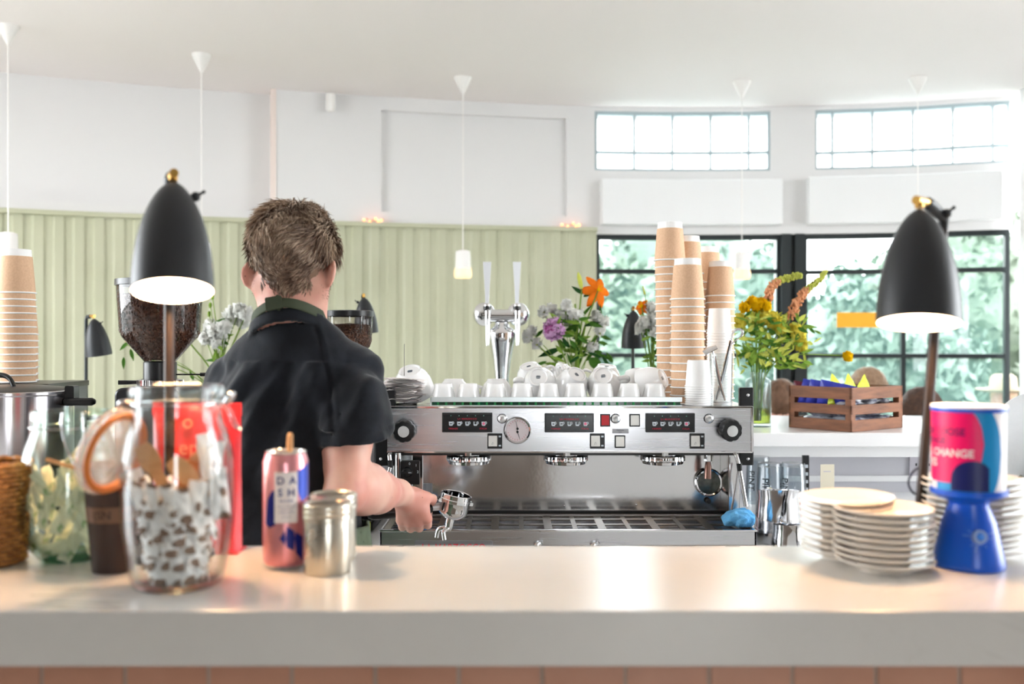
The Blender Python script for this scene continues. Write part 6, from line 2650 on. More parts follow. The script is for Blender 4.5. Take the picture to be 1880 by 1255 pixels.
mb.build('can_bottom', M['can_alu'], can)
mb = MB()
mb.lathe([(cr_ - 0.0037, ch_ - 0.0035), (cr_ - 0.0025, ch_ - 0.001), (cr_ - 0.0032, ch_), (cr_ - 0.005, ch_ - 0.0005), (cr_ - 0.006, ch_ - 0.005), (0, ch_ - 0.0045)], 48)
lidp = mb.build('can_lid', M['can_alu'], can)
mb = MB()
mb.tube([(-0.012 + 0.007 * math.cos(a), 0.003 + 0.0055 * math.sin(a), ch_ + 0.0005) for a in [2 * PI * k / 20 for k in range(20)]], 0.0014, 6, closed=True)
mb.box(-0.008, 0.004, -0.002, 0.006, ch_ - 0.003, ch_ - 0.0012)
mb.build('ring_pull', M['can_alu'], lidp)
mid = -PI / 2 - math.atan2(524.5 - 940, FPX) * 1.0     # side facing the lens
mid = math.atan2(-cY, -xc(524.5, cY))


def wrap_poly(pts, m, name, parent=can, R_=cr_, off=0.0003, sub=10):
    """flat print (x along the girth, z up) laid on the cylinder, built as thin strips"""
    xs = [p[0] for p in pts]
    x0, x1 = min(xs), max(xs)
    mb = MB()
    n = 24
    v, f = [], []
    for i in range(n + 1):
        x = x0 + (x1 - x0) * i / n
        x = min(max(x, x0 + 1e-5), x1 - 1e-5)
        zs = []
        for k in range(len(pts)):
            (ax_, az), (bx, bz) = pts[k], pts[(k + 1) % len(pts)]
            if (ax_ - x) * (bx - x) < 0:
                zs.append(az + (bz - az) * (x - ax_) / (bx - ax_))
        if len(zs) < 2:
            zs = [pts[0][1]] * 2
        a = mid + x / R_
        for z in (min(zs), max(zs)):
            v.append(((R_ + off) * math.cos(a), (R_ + off) * math.sin(a), z))
    f = [(2 * i, 2 * i + 2, 2 * i + 3, 2 * i + 1) for i in range(n)]
    mb.add(v, f)
    return mb.build(name, m, parent, smooth=180)


wrap_poly([(-0.0145, 0.062), (0.0155, 0.062), (0.0155, 0.128), (-0.0145, 0.128)], M['can_label'], 'front_label', off=0.0006)
wrap_poly([(0.014, 0.128), (0.040, 0.138), (0.040, 0.095), (0.022, 0.088), (0.0165, 0.10)], M['can_blue'], 'blue_shape')
wrap_poly([(-0.030, 0.060), (-0.026, 0.092), (-0.018, 0.104), (-0.013, 0.104), (-0.013, 0.060), (-0.022, 0.055)], M['can_navy'], 'navy_shape')
wrap_poly([(-0.008, 0.042), (0.002, 0.058), (0.012, 0.050), (0.024, 0.042), (0.024, 0.010), (0.010, 0.026), (0.0, 0.031)], M['can_navy'], 'navy_shape')
for s, z, sz, dx, b in (('D A', 0.1165, 0.0135, 0.0, 0.02), ('S H', 0.1010, 0.0135, 0.0, 0.02), ('WATER', 0.0905, 0.0048, 0.0, 0.01), ('LIGHTLY SPARKLING', 0.0835, 0.0022, 0, 0.005), ('INFUSED WITH', 0.0795, 0.0022, 0, .005), ('WONKY FRUIT', 0.0755, 0.0026, 0, .01), ('NO SUGAR', 0.070, 0.0022, 0, .005)):
    wrap_text(s, sz, cr_, z, mid + 0.03, M['can_navy'], can, 'lettering', bold=b, off=0.0010, space=1.15)
# wooden stick standing in the can
mb = MB()
mb.tube([(0.003, 0.0, ch_ - 0.030), (0.0035, 0.0, ch_ + 0.008), (0.004, 0, ch_ + 0.020)], [0.0028, 0.0044, 0.0038], 12)
mb.ball((0.004, 0, ch_ + 0.0205), 0.0038, 10, 6)
tag(mb.build('wooden_stick', M['wood_fork'], loc=(xc(524.5, cY) + 0.002, cY, BT), smooth=60), 'small rounded wooden stick standing in the pink drinks can', 'stick')

# ------------------------------------------------------------------ two lidded tins
tin = thing('lidded_tin', 'front one of two small silver screw lid tins beside the can', 'tin', (xc(601.5, 1.288), 1.288, BT + 0.0005), group='small silver tins')
mb = MB()
mb.lathe([(0, 0.002), (0.026, 0.002), (0.0295, 0.0), (0.0305, 0.003), (0.0305, 0.066), (0.029, 0.070), (0.0, 0.070)], 48)
mb.build('tin_body', M['tin'], tin, smooth=40)
mb = MB()
mb.lathe([(0.0312, 0.068), (0.0322, 0.069), (0.0322, 0.073), (0.0314, 0.0745), (0.0322, 0.076), (0.0322, 0.080), (0.0314, 0.0815), (0.032, 0.083), (0.0318, 0.087), (0.030, 0.0895), (0.027, 0.0895), (0.026, 0.088), (0, 0.088)], 48)
mb.build('screw_lid', M['tin'], tin, smooth=40)
dup(tin, (xc(612.5, 1.367), 1.367, BT + 0.0005), (0, 0, 1.0), 'rear one of two small silver screw lid tins, half hidden')

# ------------------------------------------------------------------ plates
def plate_proto():
    r = thing('plate', 'x', 'plate')
    mb = MB()
    mb.lathe([(0.0, 0.0022), (0.030, 0.0022), (0.031, 0.0), (0.034, 0.0), (0.035, 0.003), (0.048, 0.0070), (0.0620, 0.0130), (0.0640, 0.0150), (0.0630, 0.0162), (0.060, 0.0150), (0.046, 0.0095), (0.034, 0.0062), (0.0, 0.0058)], 60)
    mb.build('plate_body', M['plate'], r, smooth=60)
    return r


pl0 = plate_proto()
fp = True
for (px, Y, n, sc_, where, grp, pitch) in ((1621, 1.300, 9, 0.985, 'front plate stack on the right of the bar', 'front plate stack', 0.0083),
                                           (1553, 1.372, 9, 0.995, 'smaller plate stack left behind the front one', 'left plate stack', 0.0086),
                                           (1787, 1.385, 12, 1.06, 'plate stack behind the blue collecting pot', 'rear plate stack', 0.0083)):
    for i in range(n):
        pos = 'topmost' if i == n - 1 else ('bottommost' if i == 0 else 'one inside')
        lb = 'off white saucer plate, %s of %s' % (pos, where)
        loc = (xc(px, Y) + random.uniform(-.0012, .0012) + (0.0015 if i % 3 == 0 else 0), Y + random.uniform(-.001, .001), BT + 0.0005 + i * pitch)
        if i == n - 1 and 'left' in grp:
            rt = (0.02, -0.03, 0)
        else:
            rt = (0, 0, random.uniform(0, 6))
        if fp:
            fp = False
            pl0.location = loc; pl0.rotation_euler = rt; pl0.scale = (sc_,) * 3; pl0['label'] = lb; pl0['group'] = grp
        else:
            dup(pl0, loc, rt, lb, grp, sc_)

# ------------------------------------------------------------------ collecting pot
qY = 1.318
qx = xc(1778.5, qY)
pot = thing('collection_pot', 'blue based charity collecting pot with pink and white label on the right', 'collecting pot', (qx, qY, BT + 0.0005))
f_ = qY / FPX
mb = MB()
mb.lathe([(0, 0.0), (0.0435, 0.0), (0.0450, 0.003), (0.0440, 0.010), (0.0335, 0.060), (0.0245, 0.082), (0.0250, 0.086), (0.040, 0.0925), (0.0475, 0.097), (0.0478, 0.1035), (0.0455, 0.1040), (0.044, 0.098), (0.0, 0.097)], 64)
mb.build('pot_base', M['blue_plastic'], pot, smooth=40)
mb = MB()
mb.lathe([(0.0448, 0.099), (0.0460, 0.212)], 72)
cyl = mb.build('paper_label', M['label_white'], pot, smooth=60)
mb = MB()
mb.lathe([(0.0466, 0.207), (0.0472, 0.208), (0.0468, 0.2135), (0.0, 0.2150)], 64)
mb.lathe([(0, 0.216), (0.0, 0.216)], 8)
mb.build('pot_lid', mat('pale translucent lid', (226, 226, 238), 0.4), pot, smooth=40)
mb = MB()
mb.lathe([(0.0467, 0.2055), (0.0475, 0.2085), (0.0468, 0.2112)], 64)
mb.build('blue_lid_ring', M['blue_plastic'], pot, smooth=60)
mid = math.atan2(-qY, -qx)
RR = lambda z: 0.0448 + (z - 0.099) * 0.0012 / 0.113


def on_pot(fn_lo, fn_hi, x0, x1, m, name, off, n=36):
    mb = MB()
    v = []
    for i in range(n + 1):
        x = x0 + (x1 - x0) * i / n
        a = mid + x
        lo_, hi_ = fn_lo(x), fn_hi(x)
        for j in range(2):
            z = lo_ if j == 0 else max(hi_, lo_)
            r_ = RR(z) + off
            v.append((r_ * math.cos(a), r_ * math.sin(a), z))
    f = [(2 * i, 2 * i + 2, 2 * i + 3, 2 * i + 1) for i in range(n)]
    mb.add(v, f)
    return mb.build(name, m, cyl, smooth=180)


# positions are angles round the label measured from the side facing the bar
def circ(cx, cz, rx, rz, sgn):
    return lambda x: cz + sgn * rz * math.sqrt(max(0.0, 1 - ((x - cx) / rx) ** 2))


cl = lambda z: min(max(z, 0.100), 0.2055)
on_pot(lambda x: cl(circ(-0.30, 0.152, 1.28, 0.080, -1)(x)), lambda x: cl(circ(-0.30, 0.152, 1.28, 0.080, 1)(x)), -1.0, 0.98, M['label_blue'], 'sky_blue_shape', 0.0003)
on_pot(lambda x: max(0.114, cl(circ(-0.75, 0.165, 1.15, 0.062, -1)(x))), lambda x: cl(circ(-0.75, 0.165, 1.15, 0.062, 1)(x)), -1.75, 0.40, M['label_pink'], 'pink_shape', 0.0006)
on_pot(lambda x: 0.1045, lambda x: cl(circ(0.10, 0.118, 0.58, 0.026, 1)(x)), -0.48, 0.55, M['label_navy'], 'navy_dome', 0.0009)
for s, x, z, sz, m in (('YOUR LOOSE', -0.08, 0.1800, 0.0130, M['label_purple']), ('CHANGE', -0.62, 0.1675, 0.0130, M['label_purple']), ('WILL CHANGE', 0.14, 0.1525, 0.0138, M['label_white']), ('LIVES', -0.95, 0.1385, 0.0138, M['label_white'])):
    V, F = text_geo(s, sz, 'RIGHT', 0.02)
    out = []
    for a_, b_, _ in V:
        zz = z + b_
        r_ = RR(zz) + 0.0012
        aa = mid + x + a_ / 0.0455
        out.append((r_ * math.cos(aa), r_ * math.sin(aa), zz))
    mb = MB()
    mb.add(out, F)
    mb.build('lettering', m, cyl, smooth=0)
# round lock with white scribble on the base
d_ = Vector((math.cos(mid + 0.35), math.sin(mid + 0.35), 0.28)).normalized()
cc = Vector((0.0385 * math.cos(mid + 0.35), 0.0385 * math.sin(mid + 0.35), 0.046))
TT = zframe(cc, d_)
mb = MB()
mb.lathe([(0.0050, 0.001), (0.0062, 0.003), (0.0085, 0.003), (0.0095, -0.004)], 28, M=TT)
mb.build('lock_ring', mat('pale blue worn ring', (150, 175, 220), 0.5), pot)
mb = MB()
mb.lathe([(0.0050, -0.002), (0.0050, 0.003), (0.003, 0.005), (0, 0.005)], 20, M=TT)
mb.build('lock_button', mat('light blue button', (60, 130, 225), 0.3), pot)
mb = MB()
for k in range(14):
    a = k * 0.45 - 0.6
    r0, r1 = 0.0105, 0.0125 + 0.004 * ((k * 7) % 3)
    mb.tube([(r0 * math.cos(a), r0 * math.sin(a), -0.0025), (r1 * math.cos(a), r1 * math.sin(a), -0.0035)], 0.0004, 4, M=TT)
mb.build('scuff_marks', mat('pale scuffs', (130, 165, 225), 0.6), pot, smooth=0)

# ------------------------------------------------------------------ kettle, box and cup stacks on the left
KY = 2.60
kx = xc(22, KY)
kt = thing('soup_kettle', 'large steel kettle pot with black side handle at the left edge', 'kettle', (kx, KY, BC + 0.0005))
kR = 105 / FPX * KY
kz = zc(716, KY) - BC
mb = MB()
mb.lathe([(0.0, 0.0), (kR - 0.01, 0.0), (kR, 0.01), (kR, kz - 0.012), (kR + 0.004, kz - 0.008), (kR + 0.004, kz - 0.002), (kR - 0.002, kz)], 72)
mb.build('pot_body', mat('polished pot steel', (210, 206, 210), 0.16, metal=1.0, rvar=0.05, nscale=5, mapping=(1, 1, 0.1), bstr=0.1, bscale=14, bmap=(1, 1, .05), bdist=0.01), kt, smooth=40)
mb = MB()
mb.lathe([(kR - 0.001, kz - 0.001), (kR - 0.006, kz + 0.004), (kR * 0.5, kz + 0.012), (0, kz + 0.014)], 56)
ld_ = mb.build('kettle_lid', M['dark_steel'], kt, smooth=60)
mb = MB()
pth = bez([(-0.055, -0.03, kz + 0.012), (-0.040, -0.035, kz + 0.036), (-0.005, -0.04, kz + 0.040), (0.018, -0.045, kz + 0.030), (0.032, -0.05, kz + 0.006)], 6)
mb.tube(pth, [(0.010, 0.006)] * len(pth), 10)
mb.build('lid_handle', M['black_plastic'], ld_, smooth=180)
mb = MB()
mb.rbox(kR - 0.002, kR + 0.022, -0.022, 0.010, kz - 0.040, kz + 0.012, 0.005, axis='y')
mb.build('handle_bracket', M['black_plastic'], kt)
mb = MB()
mb.tube([(kR + 0.0, -0.02, kz - 0.029), (kR + 0.03, -0.024, kz - 0.029), (kR + 0.070, -0.024, kz - 0.029), (kR + 0.078, -0.024, kz - 0.029)], [(0.012, 0.010), (0.012, 0.010), (0.013, 0.0105), (0.006, 0.006)], 14, flat=(0, 1, 0))
mb.build('side_handle', M['black_plastic'], kt, smooth=60)

bx = thing('grey_box', 'low grey metal box behind the kettle carrying the left cup stacks', 'box', (xc(30, 2.92), 2.92, BC + 0.0005))
zb2 = zc(703, 2.92) - BC
mb = MB()
mb.rbox(-0.20, xc(126, 2.92) - xc(30, 2.92), -0.13, 0.13, 0.0, zb2, 0.006, axis='z')
mb.build('box_body', mat('grey painted metal', (112, 114, 116), 0.4, metal=0.4), bx)
mb = MB()
mb.rbox(-0.205, xc(126, 2.92) - xc(30, 2.92) + 0.004, -0.135, 0.135, zb2 - 0.012, zb2 + 0.003, 0.004, axis='z')
mb.build('box_lid', M['dark_steel'], bx)
zs = BC + zb2 + 0.0045
stack('k', 30, 2.86, zs, 14, 0.0196, 'the tall kraft stack at the left edge', 'left kraft cup stack', 1.15)
stack('k', 36, 2.99, zs, 8, 0.0196, 'the shorter kraft stack behind the left one', 'hidden left kraft cup stack', 1.15)

# ------------------------------------------------------------------ coffee grinders
M['grinder_body'] = mat('grinder black enamel', (26, 27, 30), 0.3)


def grinder(px, Y, halfw_px, y_lid, y_cone, y_neck, y_body, label, beans_to):
    X = xc(px, Y)
    R_ = halfw_px / FPX * Y
    z = lambda y: zc(y, Y) - BC
    r = thing('coffee_grinder', label, 'coffee grinder', (X, Y, BC + 0.0005))
    mb = MB()
    zl, zc_, zn, zb = z(y_lid), z(y_cone), z(y_neck), z(y_body)
    rn = R_ * 0.36
    mb.lathe([(R_ * 1.0, zl - 0.015), (R_ * 0.985, zl - 0.05), (R_ * 0.93, zc_ + 0.015), (R_ * 0.88, zc_), (rn, zn), (rn * 0.98, zn - 0.004)], 56)
    h = mb.build('hopper', M['hopper'], r, smooth=40)
    mb = MB()
    mb.lathe([(0, zl + 0.002), (R_ * 0.9, zl + 0.0), (R_ * 1.03, zl - 0.002), (R_ * 1.035, zl - 0.017), (R_ * 1.01, zl - 0.018)], 56)
    mb.build('hopper_lid', M['black_plastic'], h)
    mb = MB()
    mb.lathe([(rn, zn + 0.001), (rn * 1.08, zn - 0.002), (rn * 1.08, zb + 0.001), (rn * 1.0, zb)], 40)
    mb.build('neck_collar', M['black_plastic'], r)
    mb = MB()
    wob = lambda a, z_: 1.0 + 0.03 * (1 if math.cos(40 * a) > 0 else -1)
    mb.lathe([(rn * 1.2, zb + 0.006), (rn * 1.45, zb + 0.004), (rn * 1.45, zb - 0.010), (rn * 1.2, zb - 0.012), (0, zb - 0.012)], 160, wob=wob)
    mb.build('grind_adjust_ring', M['steel'], r, smooth=20)
    mb = MB()
    mb.tube([(-rn * 1.3, -0.02, zb - 0.002), (-rn * 2.5, -0.03, zb - 0.002)], [0.005, 0.006], 10)
    mb.tube([(rn * 1.0, 0.0, zb + 0.018), (rn * 2.9, 0.0, zb + 0.018)], 0.002, 8)
    mb.tube([(rn * 2.7, 0.0, zb + 0.018), (rn * 3.2, 0.0, zb + 0.018)], 0.005, 8)
    mb.build('lever', M['black_plastic'], r)
    mb = MB()
    bw = 0.082
    mb.rbox(-bw, bw, -0.10, 0.12, 0.03, zb - 0.013, 0.02, axis='y', seg=6)
    mb.rbox(-bw * 1.1, bw * 1.1, -0.16, 0.14, 0.0, 0.03, 0.008, axis='z')
    mb.build('grinder_housing', M['grinder_body'], r, bevel=0.006)
    mb = MB()
    mb.tube([(0, -0.08, 0.22), (0, -0.125, 0.20), (0, -0.13, 0.16)], [0.022, 0.026, 0.02], 16)
    mb.rbox(-0.045, 0.045, -0.15, -0.10, 0.08, 0.09, 0.004, axis='z')
    mb.build('dosing_spout', M['dark_steel'], r)
    # beans: a packed bed, visible grains set into its surface
    st_ = thing('coffee_beans', 'dark roasted coffee beans filling the hopper of %s' % ('the left grinder' if px < 400 else 'the grinder behind the shoulder'), 'coffee beans', (X, Y, BC))
    mb = MB()
    zt = z(beans_to)
    segs = [(0.0, zt), (R_ * 0.93, zt - 0.004), (R_ * 0.90, zc_ + 0.012), (R_ * 0.84, zc_ + 0.0), (rn * 0.9, zn + 0.006), (0, zn + 0.004)]
    mb.lathe(segs, 40)
    mb.build('bean_bed', M['bean'], st_)
    rr = np.random.default_rng(int(px))
    mb = MB()
    prof = segs[:-1]
    lens = [math.hypot(prof[i + 1][0] - prof[i][0], prof[i + 1][1] - prof[i][1]) * (prof[i][0] + prof[i + 1][0] + 0.01) for i in range(len(prof) - 1)]
    cum = np.cumsum(lens) / sum(lens)
    for k in range(2600):
        u = rr.uniform()
        i = int(np.searchsorted(cum, u))
        t_ = rr.uniform()
        rad = prof[i][0] + (prof[i + 1][0] - prof[i][0]) * t_
        zz = prof[i][1] + (prof[i + 1][1] - prof[i][1]) * t_
        a = rr.uniform(0, 2 * PI)
        e = Euler(rr.uniform(0, 6, 3).tolist()).to_matrix().to_4x4()
        mb.ball((0, 0, 0), (0.0050, 0.0036, 0.0030), 6, 4, M=Matrix.Translation((rad * math.cos(a), rad * math.sin(a), zz)) @ e)
    o = mb.build('beans', M['bean'], st_, smooth=180)
    o['kind'] = 'stuff'
    st_['kind'] = 'stuff'
    return r


grinder(294, 2.62, 76, 513, 618, 664, 700, 'black coffee grinder with big bean hopper behind the left lamp', 540)
grinder(641, 2.88, 43, 570, 634, 668, 690, 'coffee grinder whose hopper shows over the barista right shoulder', 596)

# ------------------------------------------------------------------ small black lamps on the far bar
def far_lamp(px_pole, px_sh, y_tip, Y, ax, label, joint_px, w_):
    s = (w_ / FPX * Y) / 0.107
    base = (xc(px_pole, Y + 0.03), Y + 0.03, BT + 0.0005)
    tip = at(px_sh, y_tip, Y)
    jt = at(joint_px[0], joint_px[1], Y + 0.03)
    return desk_lamp(base, label, tip, ax, [(base[0], base[1], BT + 0.01), (base[0], base[1], jt.z - 0.01)], s, joint=jt, lit=False, group='small black lamps on the far bar',
                     knob_dir=(tip + Vector((-0.024 * (1 if px_pole != 158 else -1), 0, -0.018)), (-0.6 if px_pole != 158 else 0.6, 0, 0.4)))


far_lamp(158, 172, 585, 3.80, (0.10, 0.12, -0.98), 'small black lamp standing left before the green wall', (160, 581), 46)
far_lamp(668, 668, 546, 3.85, (0.06, 0.10, -0.98), 'small black lamp behind the bean hopper near the barista', (667, 552), 44)
far_lamp(1162, 1163, 570, 3.80, (0.02, 0.10, -0.99), 'small black lamp before the window left of the cup stacks', (1162, 566), 46)

# ------------------------------------------------------------------ beer tap
ty = 3.60
M['tap_alu'] = mat('satin aluminium', (224, 226, 230), 0.4, metal=0.5)
tx = xc(921, ty)
tap = thing('beer_tap', 'polished chrome twin handled beer tap tower on the far bar', 'beer tap', (tx, ty, BT + 0.0005))
tz = lambda y: zc(y, ty) - BT
tX = lambda x: xc(x, ty) - tx
k_ = ty / FPX
mb = MB()
mb.lathe([(0, 0), (0.052, 0), (0.052, 0.006), (14 * k_, 0.012), (13 * k_, tz(692)), (17 * k_, tz(660)), (23 * k_, tz(628)), (26 * k_, tz(612)), (24 * k_, tz(606)), (15 * k_, tz(600)), (12 * k_, tz(592)), (0, tz(590))], 48)
mb.build('tower_column', M['chrome'], tap, smooth=60)
mb = MB()
mb.tube([(tX(886), 0, tz(580)), (tX(956), 0, tz(580))], 12 * k_, 24)
mb.lathe([(0, tz(571)), (8 * k_, tz(572)), (10 * k_, tz(580)), (8 * k_, tz(590))], 24)
mb.build('cross_tube', M['chrome'], tap, smooth=60)
for px in (895, 949):
    mb = MB()
    mb.ball((tX(px - (6 if px == 895 else -2)), 0.012, tz(577)), (21 * k_, 0.035, 22 * k_), 28, 18)
    mb.build('round_housing', M['chrome'], tap, smooth=180)
    mb = MB()
    mb.tube([(tX(px + 1), -0.045, tz(572)), (tX(px + 1), -0.05, tz(590)), (tX(px + 1), -0.05, tz(634))], [5.5 * k_, 5 * k_, 3 * k_], 16)
    mb.ball((tX(px), -0.045, tz(562)), (6 * k_,) * 3, 14, 10)
    mb.tube([(tX(px), 0.0, tz(576)), (tX(px), -0.05, tz(576))], 6 * k_, 14)
    fa = mb.build('faucet', M['chrome'], tap, smooth=60)
    mb = MB()
    v_ = []
    for (yy, hw, dpt) in ((562, 3.2, -0.046), (535, 4.2, -0.049), (483, 7.6, -0.056)):
        for sx_, sy_ in ((-1, -1), (1, -1), (1, 1), (-1, 1)):
            v_.append((tX(px) + sx_ * hw * k_, dpt + sy_ * 0.005, tz(yy)))
    mb.add(v_, [(0, 1, 5, 4), (1, 2, 6, 5), (2, 3, 7, 6), (3, 0, 4, 7), (4, 5, 9, 8), (5, 6, 10, 9), (6, 7, 11, 10), (7, 4, 8, 11), (8, 9, 10, 11), (3, 2, 1, 0)])
    mb.build('tap_handle', M['tap_alu'], fa, smooth=0, bevel=0.001)
    mb = MB()
    mb.lathe([(7 * k_, tz(569)), (7 * k_, tz(563))], 14, c=(tX(px), -0.045, 0))
    mb.build('black_collar', M['black_plastic'], fa)

# ------------------------------------------------------------------ flowers
M['glass_vase'] = thin_glass('vase glass', (244, 248, 248), 1.3, edge=(190, 200, 202), milk=0.07, milkc=(225, 235, 235))


class Bunch:
    def __init__(self, name, label, px, Y, z0=None, vase=None):
        self.Y = Y
        self.px = px
        self.b = Vector((xc(px, Y), Y, BT + 0.0005))
        self.r = thing(name, label, 'flowers', self.b)
        self.cnt = 0

    def loc(self, px, py, dy=0.0):
        return at(px, py, self.Y + dy) - self.b

    def stem(self, px, py, dy=0, bend=0.0, m='stem', r=0.0022, root=None, start=0.02):
        e = self.loc(px, py, dy)
        s0 = Vector((random.uniform(-.012, .012), random.uniform(-.012, .012), start)) if root is None else self.loc(*root)
        md = (s0 + e) * 0.5 + Vector((-(e.x - s0.x) * 0.25 + bend, 0, 0.02))
        mb = MB()
        mb.tube(bez([s0, md, e], 6), r, 6)
        return mb.build('stem', M[m], self.r, smooth=180), e

    def petals(self, parent, c, n, L_, W_, m, tilt=0.5, axis=(0, -1, 0.3), curl=0.2, name='bloom', layers=1, center=None, cup=0.0):
        ax = Vector(axis).normalized()
        T = zframe(c, ax)
        mb = MB()
        for ly in range(layers):
            tl = tilt - ly * 0.45 if layers > 1 else tilt
            sc = 1 - 0.18 * ly
            for k in range(n):
                a = 2 * PI * (k + 0.5 * ly) / n + random.uniform(-.1, .1)
                R = T @ Matrix.Rotation(a, 4, 'Z') @ Matrix.Rotation(-(PI / 2 - tl) if False else -tl, 4, 'Y')

                def fn(u, v):
                    w_ = W_ * sc * math.sin(PI * min(0.97, u * 0.92 + 0.06)) ** 0.75 * (v - 0.5)
                    return (L_ * sc * u, w_, -curl * L_ * u * u + cup * L_ * (2 * (v - 0.5)) ** 2 * 0.3 + 0.004 * ly)
                mb.grid(fn, 6, 4, thick=0.0004, M=R)
        o = mb.build(name, M[m], parent, smooth=180)
        if center:
            cb_ = MB()
            cb_.ball((0, 0, 0.004), (0.006, 0.006, 0.004), 10, 6, M=T)
            for k in range(6):
                a = 2 * PI * k / 6
                cb_.tube([(0, 0, 0), (0.012 * math.cos(a), 0.012 * math.sin(a), 0.022)], [0.0007, 0.0016], 5, M=T)
            cb_.build('stamens', M[center], o, smooth=180)
        return o

    def leaf(self, parent, c, d, L_, W_, m='leaf', name='leaf', fold=0.3):
        d = Vector(d).normalized()
        T = frame(c, d, Vector((0, -1, 0.2)).cross(d) if abs(d.y) < 0.9 else (1, 0, 0))
        mb = MB()

        def fn(u, v):
            w_ = W_ * math.sin(PI * min(1, u ** 0.8)) * (v - 0.5)
            return (L_ * u, w_, -fold * L_ * u * u * 0.6 + abs(v - 0.5) * W_ * 0.4)
        mb.grid(fn, 8, 4, thick=0.0004, M=T)
        return mb.build(name, M[m], parent, smooth=180)

    def ball_flower(self, parent, c, r, m, name='bloom', n=90, pl=0.010):
        """round many petalled head"""
        mb = MB()
        rr = np.random.default_rng(int(abs(c.x * 1000) + c.z * 777))
        for k in range(n):
            d = rr.normal(size=3)
            d /= np.linalg.norm(d)
            p = Vector(c) + Vector(d * r * rr.uniform(0.5, 1.0))
            T = zframe(p, Vector(d) * 1.0 + Vector(rr.normal(size=3) * .5))
            mb.grid(lambda u, v: ((u - 0.5) * pl, (v - 0.5) * pl * 1.2, pl * 0.35 * ((u - 0.5) ** 2 + (v - 0.5) ** 2) * 2), 2, 2, thick=0.0005, M=T)
        return mb.build(name, M[m], parent, smooth=180)

    def vase(self, R_, H, water=0.5, square=True, m=None):
        mb = MB()
        prof = [(0, 0), (R_ * 0.96, 0), (R_, 0.004), (R_, H * 0.80), (R_ * 0.92, H * 0.86), (R_ * 0.60, H * 0.90), (R_ * 0.62, H), (R_ * 0.56, H), (R_ * 0.54, H * 0.90), (R_ * 0.93, H * 0.80), (R_ * 0.93, 0.012), (0, 0.010)]
        mb.lathe(prof, 40)
        mb.build('glass_vase', M['glass_vase'], self.r, smooth=50)
        if water:
            mb = MB()
            mb.lathe([(0, 0.0105), (R_ * 0.91, 0.0125), (R_ * 0.91, H * water), (0, H * water)], 36)
            mb.build('water', M['water'], self.r)


random.seed(21)
# A: mixed bunch behind the cups, orange lily on top, pink peony at left
A = Bunch('flower_bunch', 'mixed flower bunch with orange lily and pink peony above the cups', 1055, 3.62)
A.vase(0.045, 0.16, 0.6)
s_, e = A.stem(1098, 532, 0, r=0.003)
A.petals(s_, e, 6, 0.070, 0.034, 'p_orange', tilt=-0.25, axis=(0.35, -0.8, 0.2), curl=0.25, name='lily', center='p_yellow')
for (px, py, dx, dz) in ((1068, 502, -0.22, 1.0),):
    s_, e = A.stem(px, py + 28, 0, r=0.0028)
    mb = MB()
    d = Vector((dx, 0, dz)).normalized()
    mb.tube([e, e + d * 0.02, e + d * 0.045, e + d * 0.062], [0.004, 0.0085, 0.0075, 0.002], 10)
    mb.build('lily_bud', M['p_lime'], s_, smooth=180)
    A.leaf(s_, e - d * 0.02, (-0.8, 0, 0.6), 0.05, 0.016, 'leaf_dark')
    A.leaf(s_, e - d * 0.03, (0.8, 0, 0.5), 0.045, 0.016, 'leaf_dark')
s_, e = A.stem(1016, 604, -0.03, r=0.003)
A.ball_flower(s_, e, 0.034, 'p_pink', 'peony', 150, 0.024)
A.ball_flower(s_, e + Vector((-0.012, -0.022, 0.0)), 0.016, 'p_pinkc', 'peony_heart', 40, 0.012)
for (px, py, dy) in ((998, 572, 0), (1014, 566, 0.02), (1040, 560, 0), (1052, 574, -.02), (1028, 578, 0), (975, 608, 0), (968, 618, 0), (1102, 606, 0), (1094, 580, 0.02), (1108, 590, 0), (1088, 636, 0), (1062, 578, 0.0), (1044, 590, .02), (985, 630, 0)):
    s_, e = A.stem(px, py, dy, m='stem', r=0.0016)
    A.ball_flower(s_, e, 0.016, 'p_white', 'white_bloom', 30, 0.018)
    mb = MB()
    mb.tube([e, e - Vector((0, 0, 0.022))], [0.005, 0.002], 8)
    mb.build('calyx', M['p_lime'], s_, smooth=180)
for i in range(70):
    a = random.uniform(0, 1)
    px, py = random.gauss(1058, 26), random.uniform(580, 672)
    c = A.loc(px, py, random.uniform(-.05, .05))
    A.leaf(A.r, c, (random.uniform(-1, 1), random.uniform(-.4, .2), random.uniform(-0.3, 1)), random.uniform(.035, .07), random.uniform(.010, .018), random.choice(['leaf', 'leaf_light', 'leaf_dark', 'leaf']))
for px in (1062, 1070, 1056, 1075):
    A.stem(px, random.uniform(540, 600), 0, m='leaf_light', r=0.003)
A.leaf(A.r, A.loc(1028, 640), (-1, 0, -0.35), 0.085, 0.022, 'leaf_dark')
A.leaf(A.r, A.loc(1080, 658), (0.7, 0, -0.5), 0.07, 0.040, 'leaf')

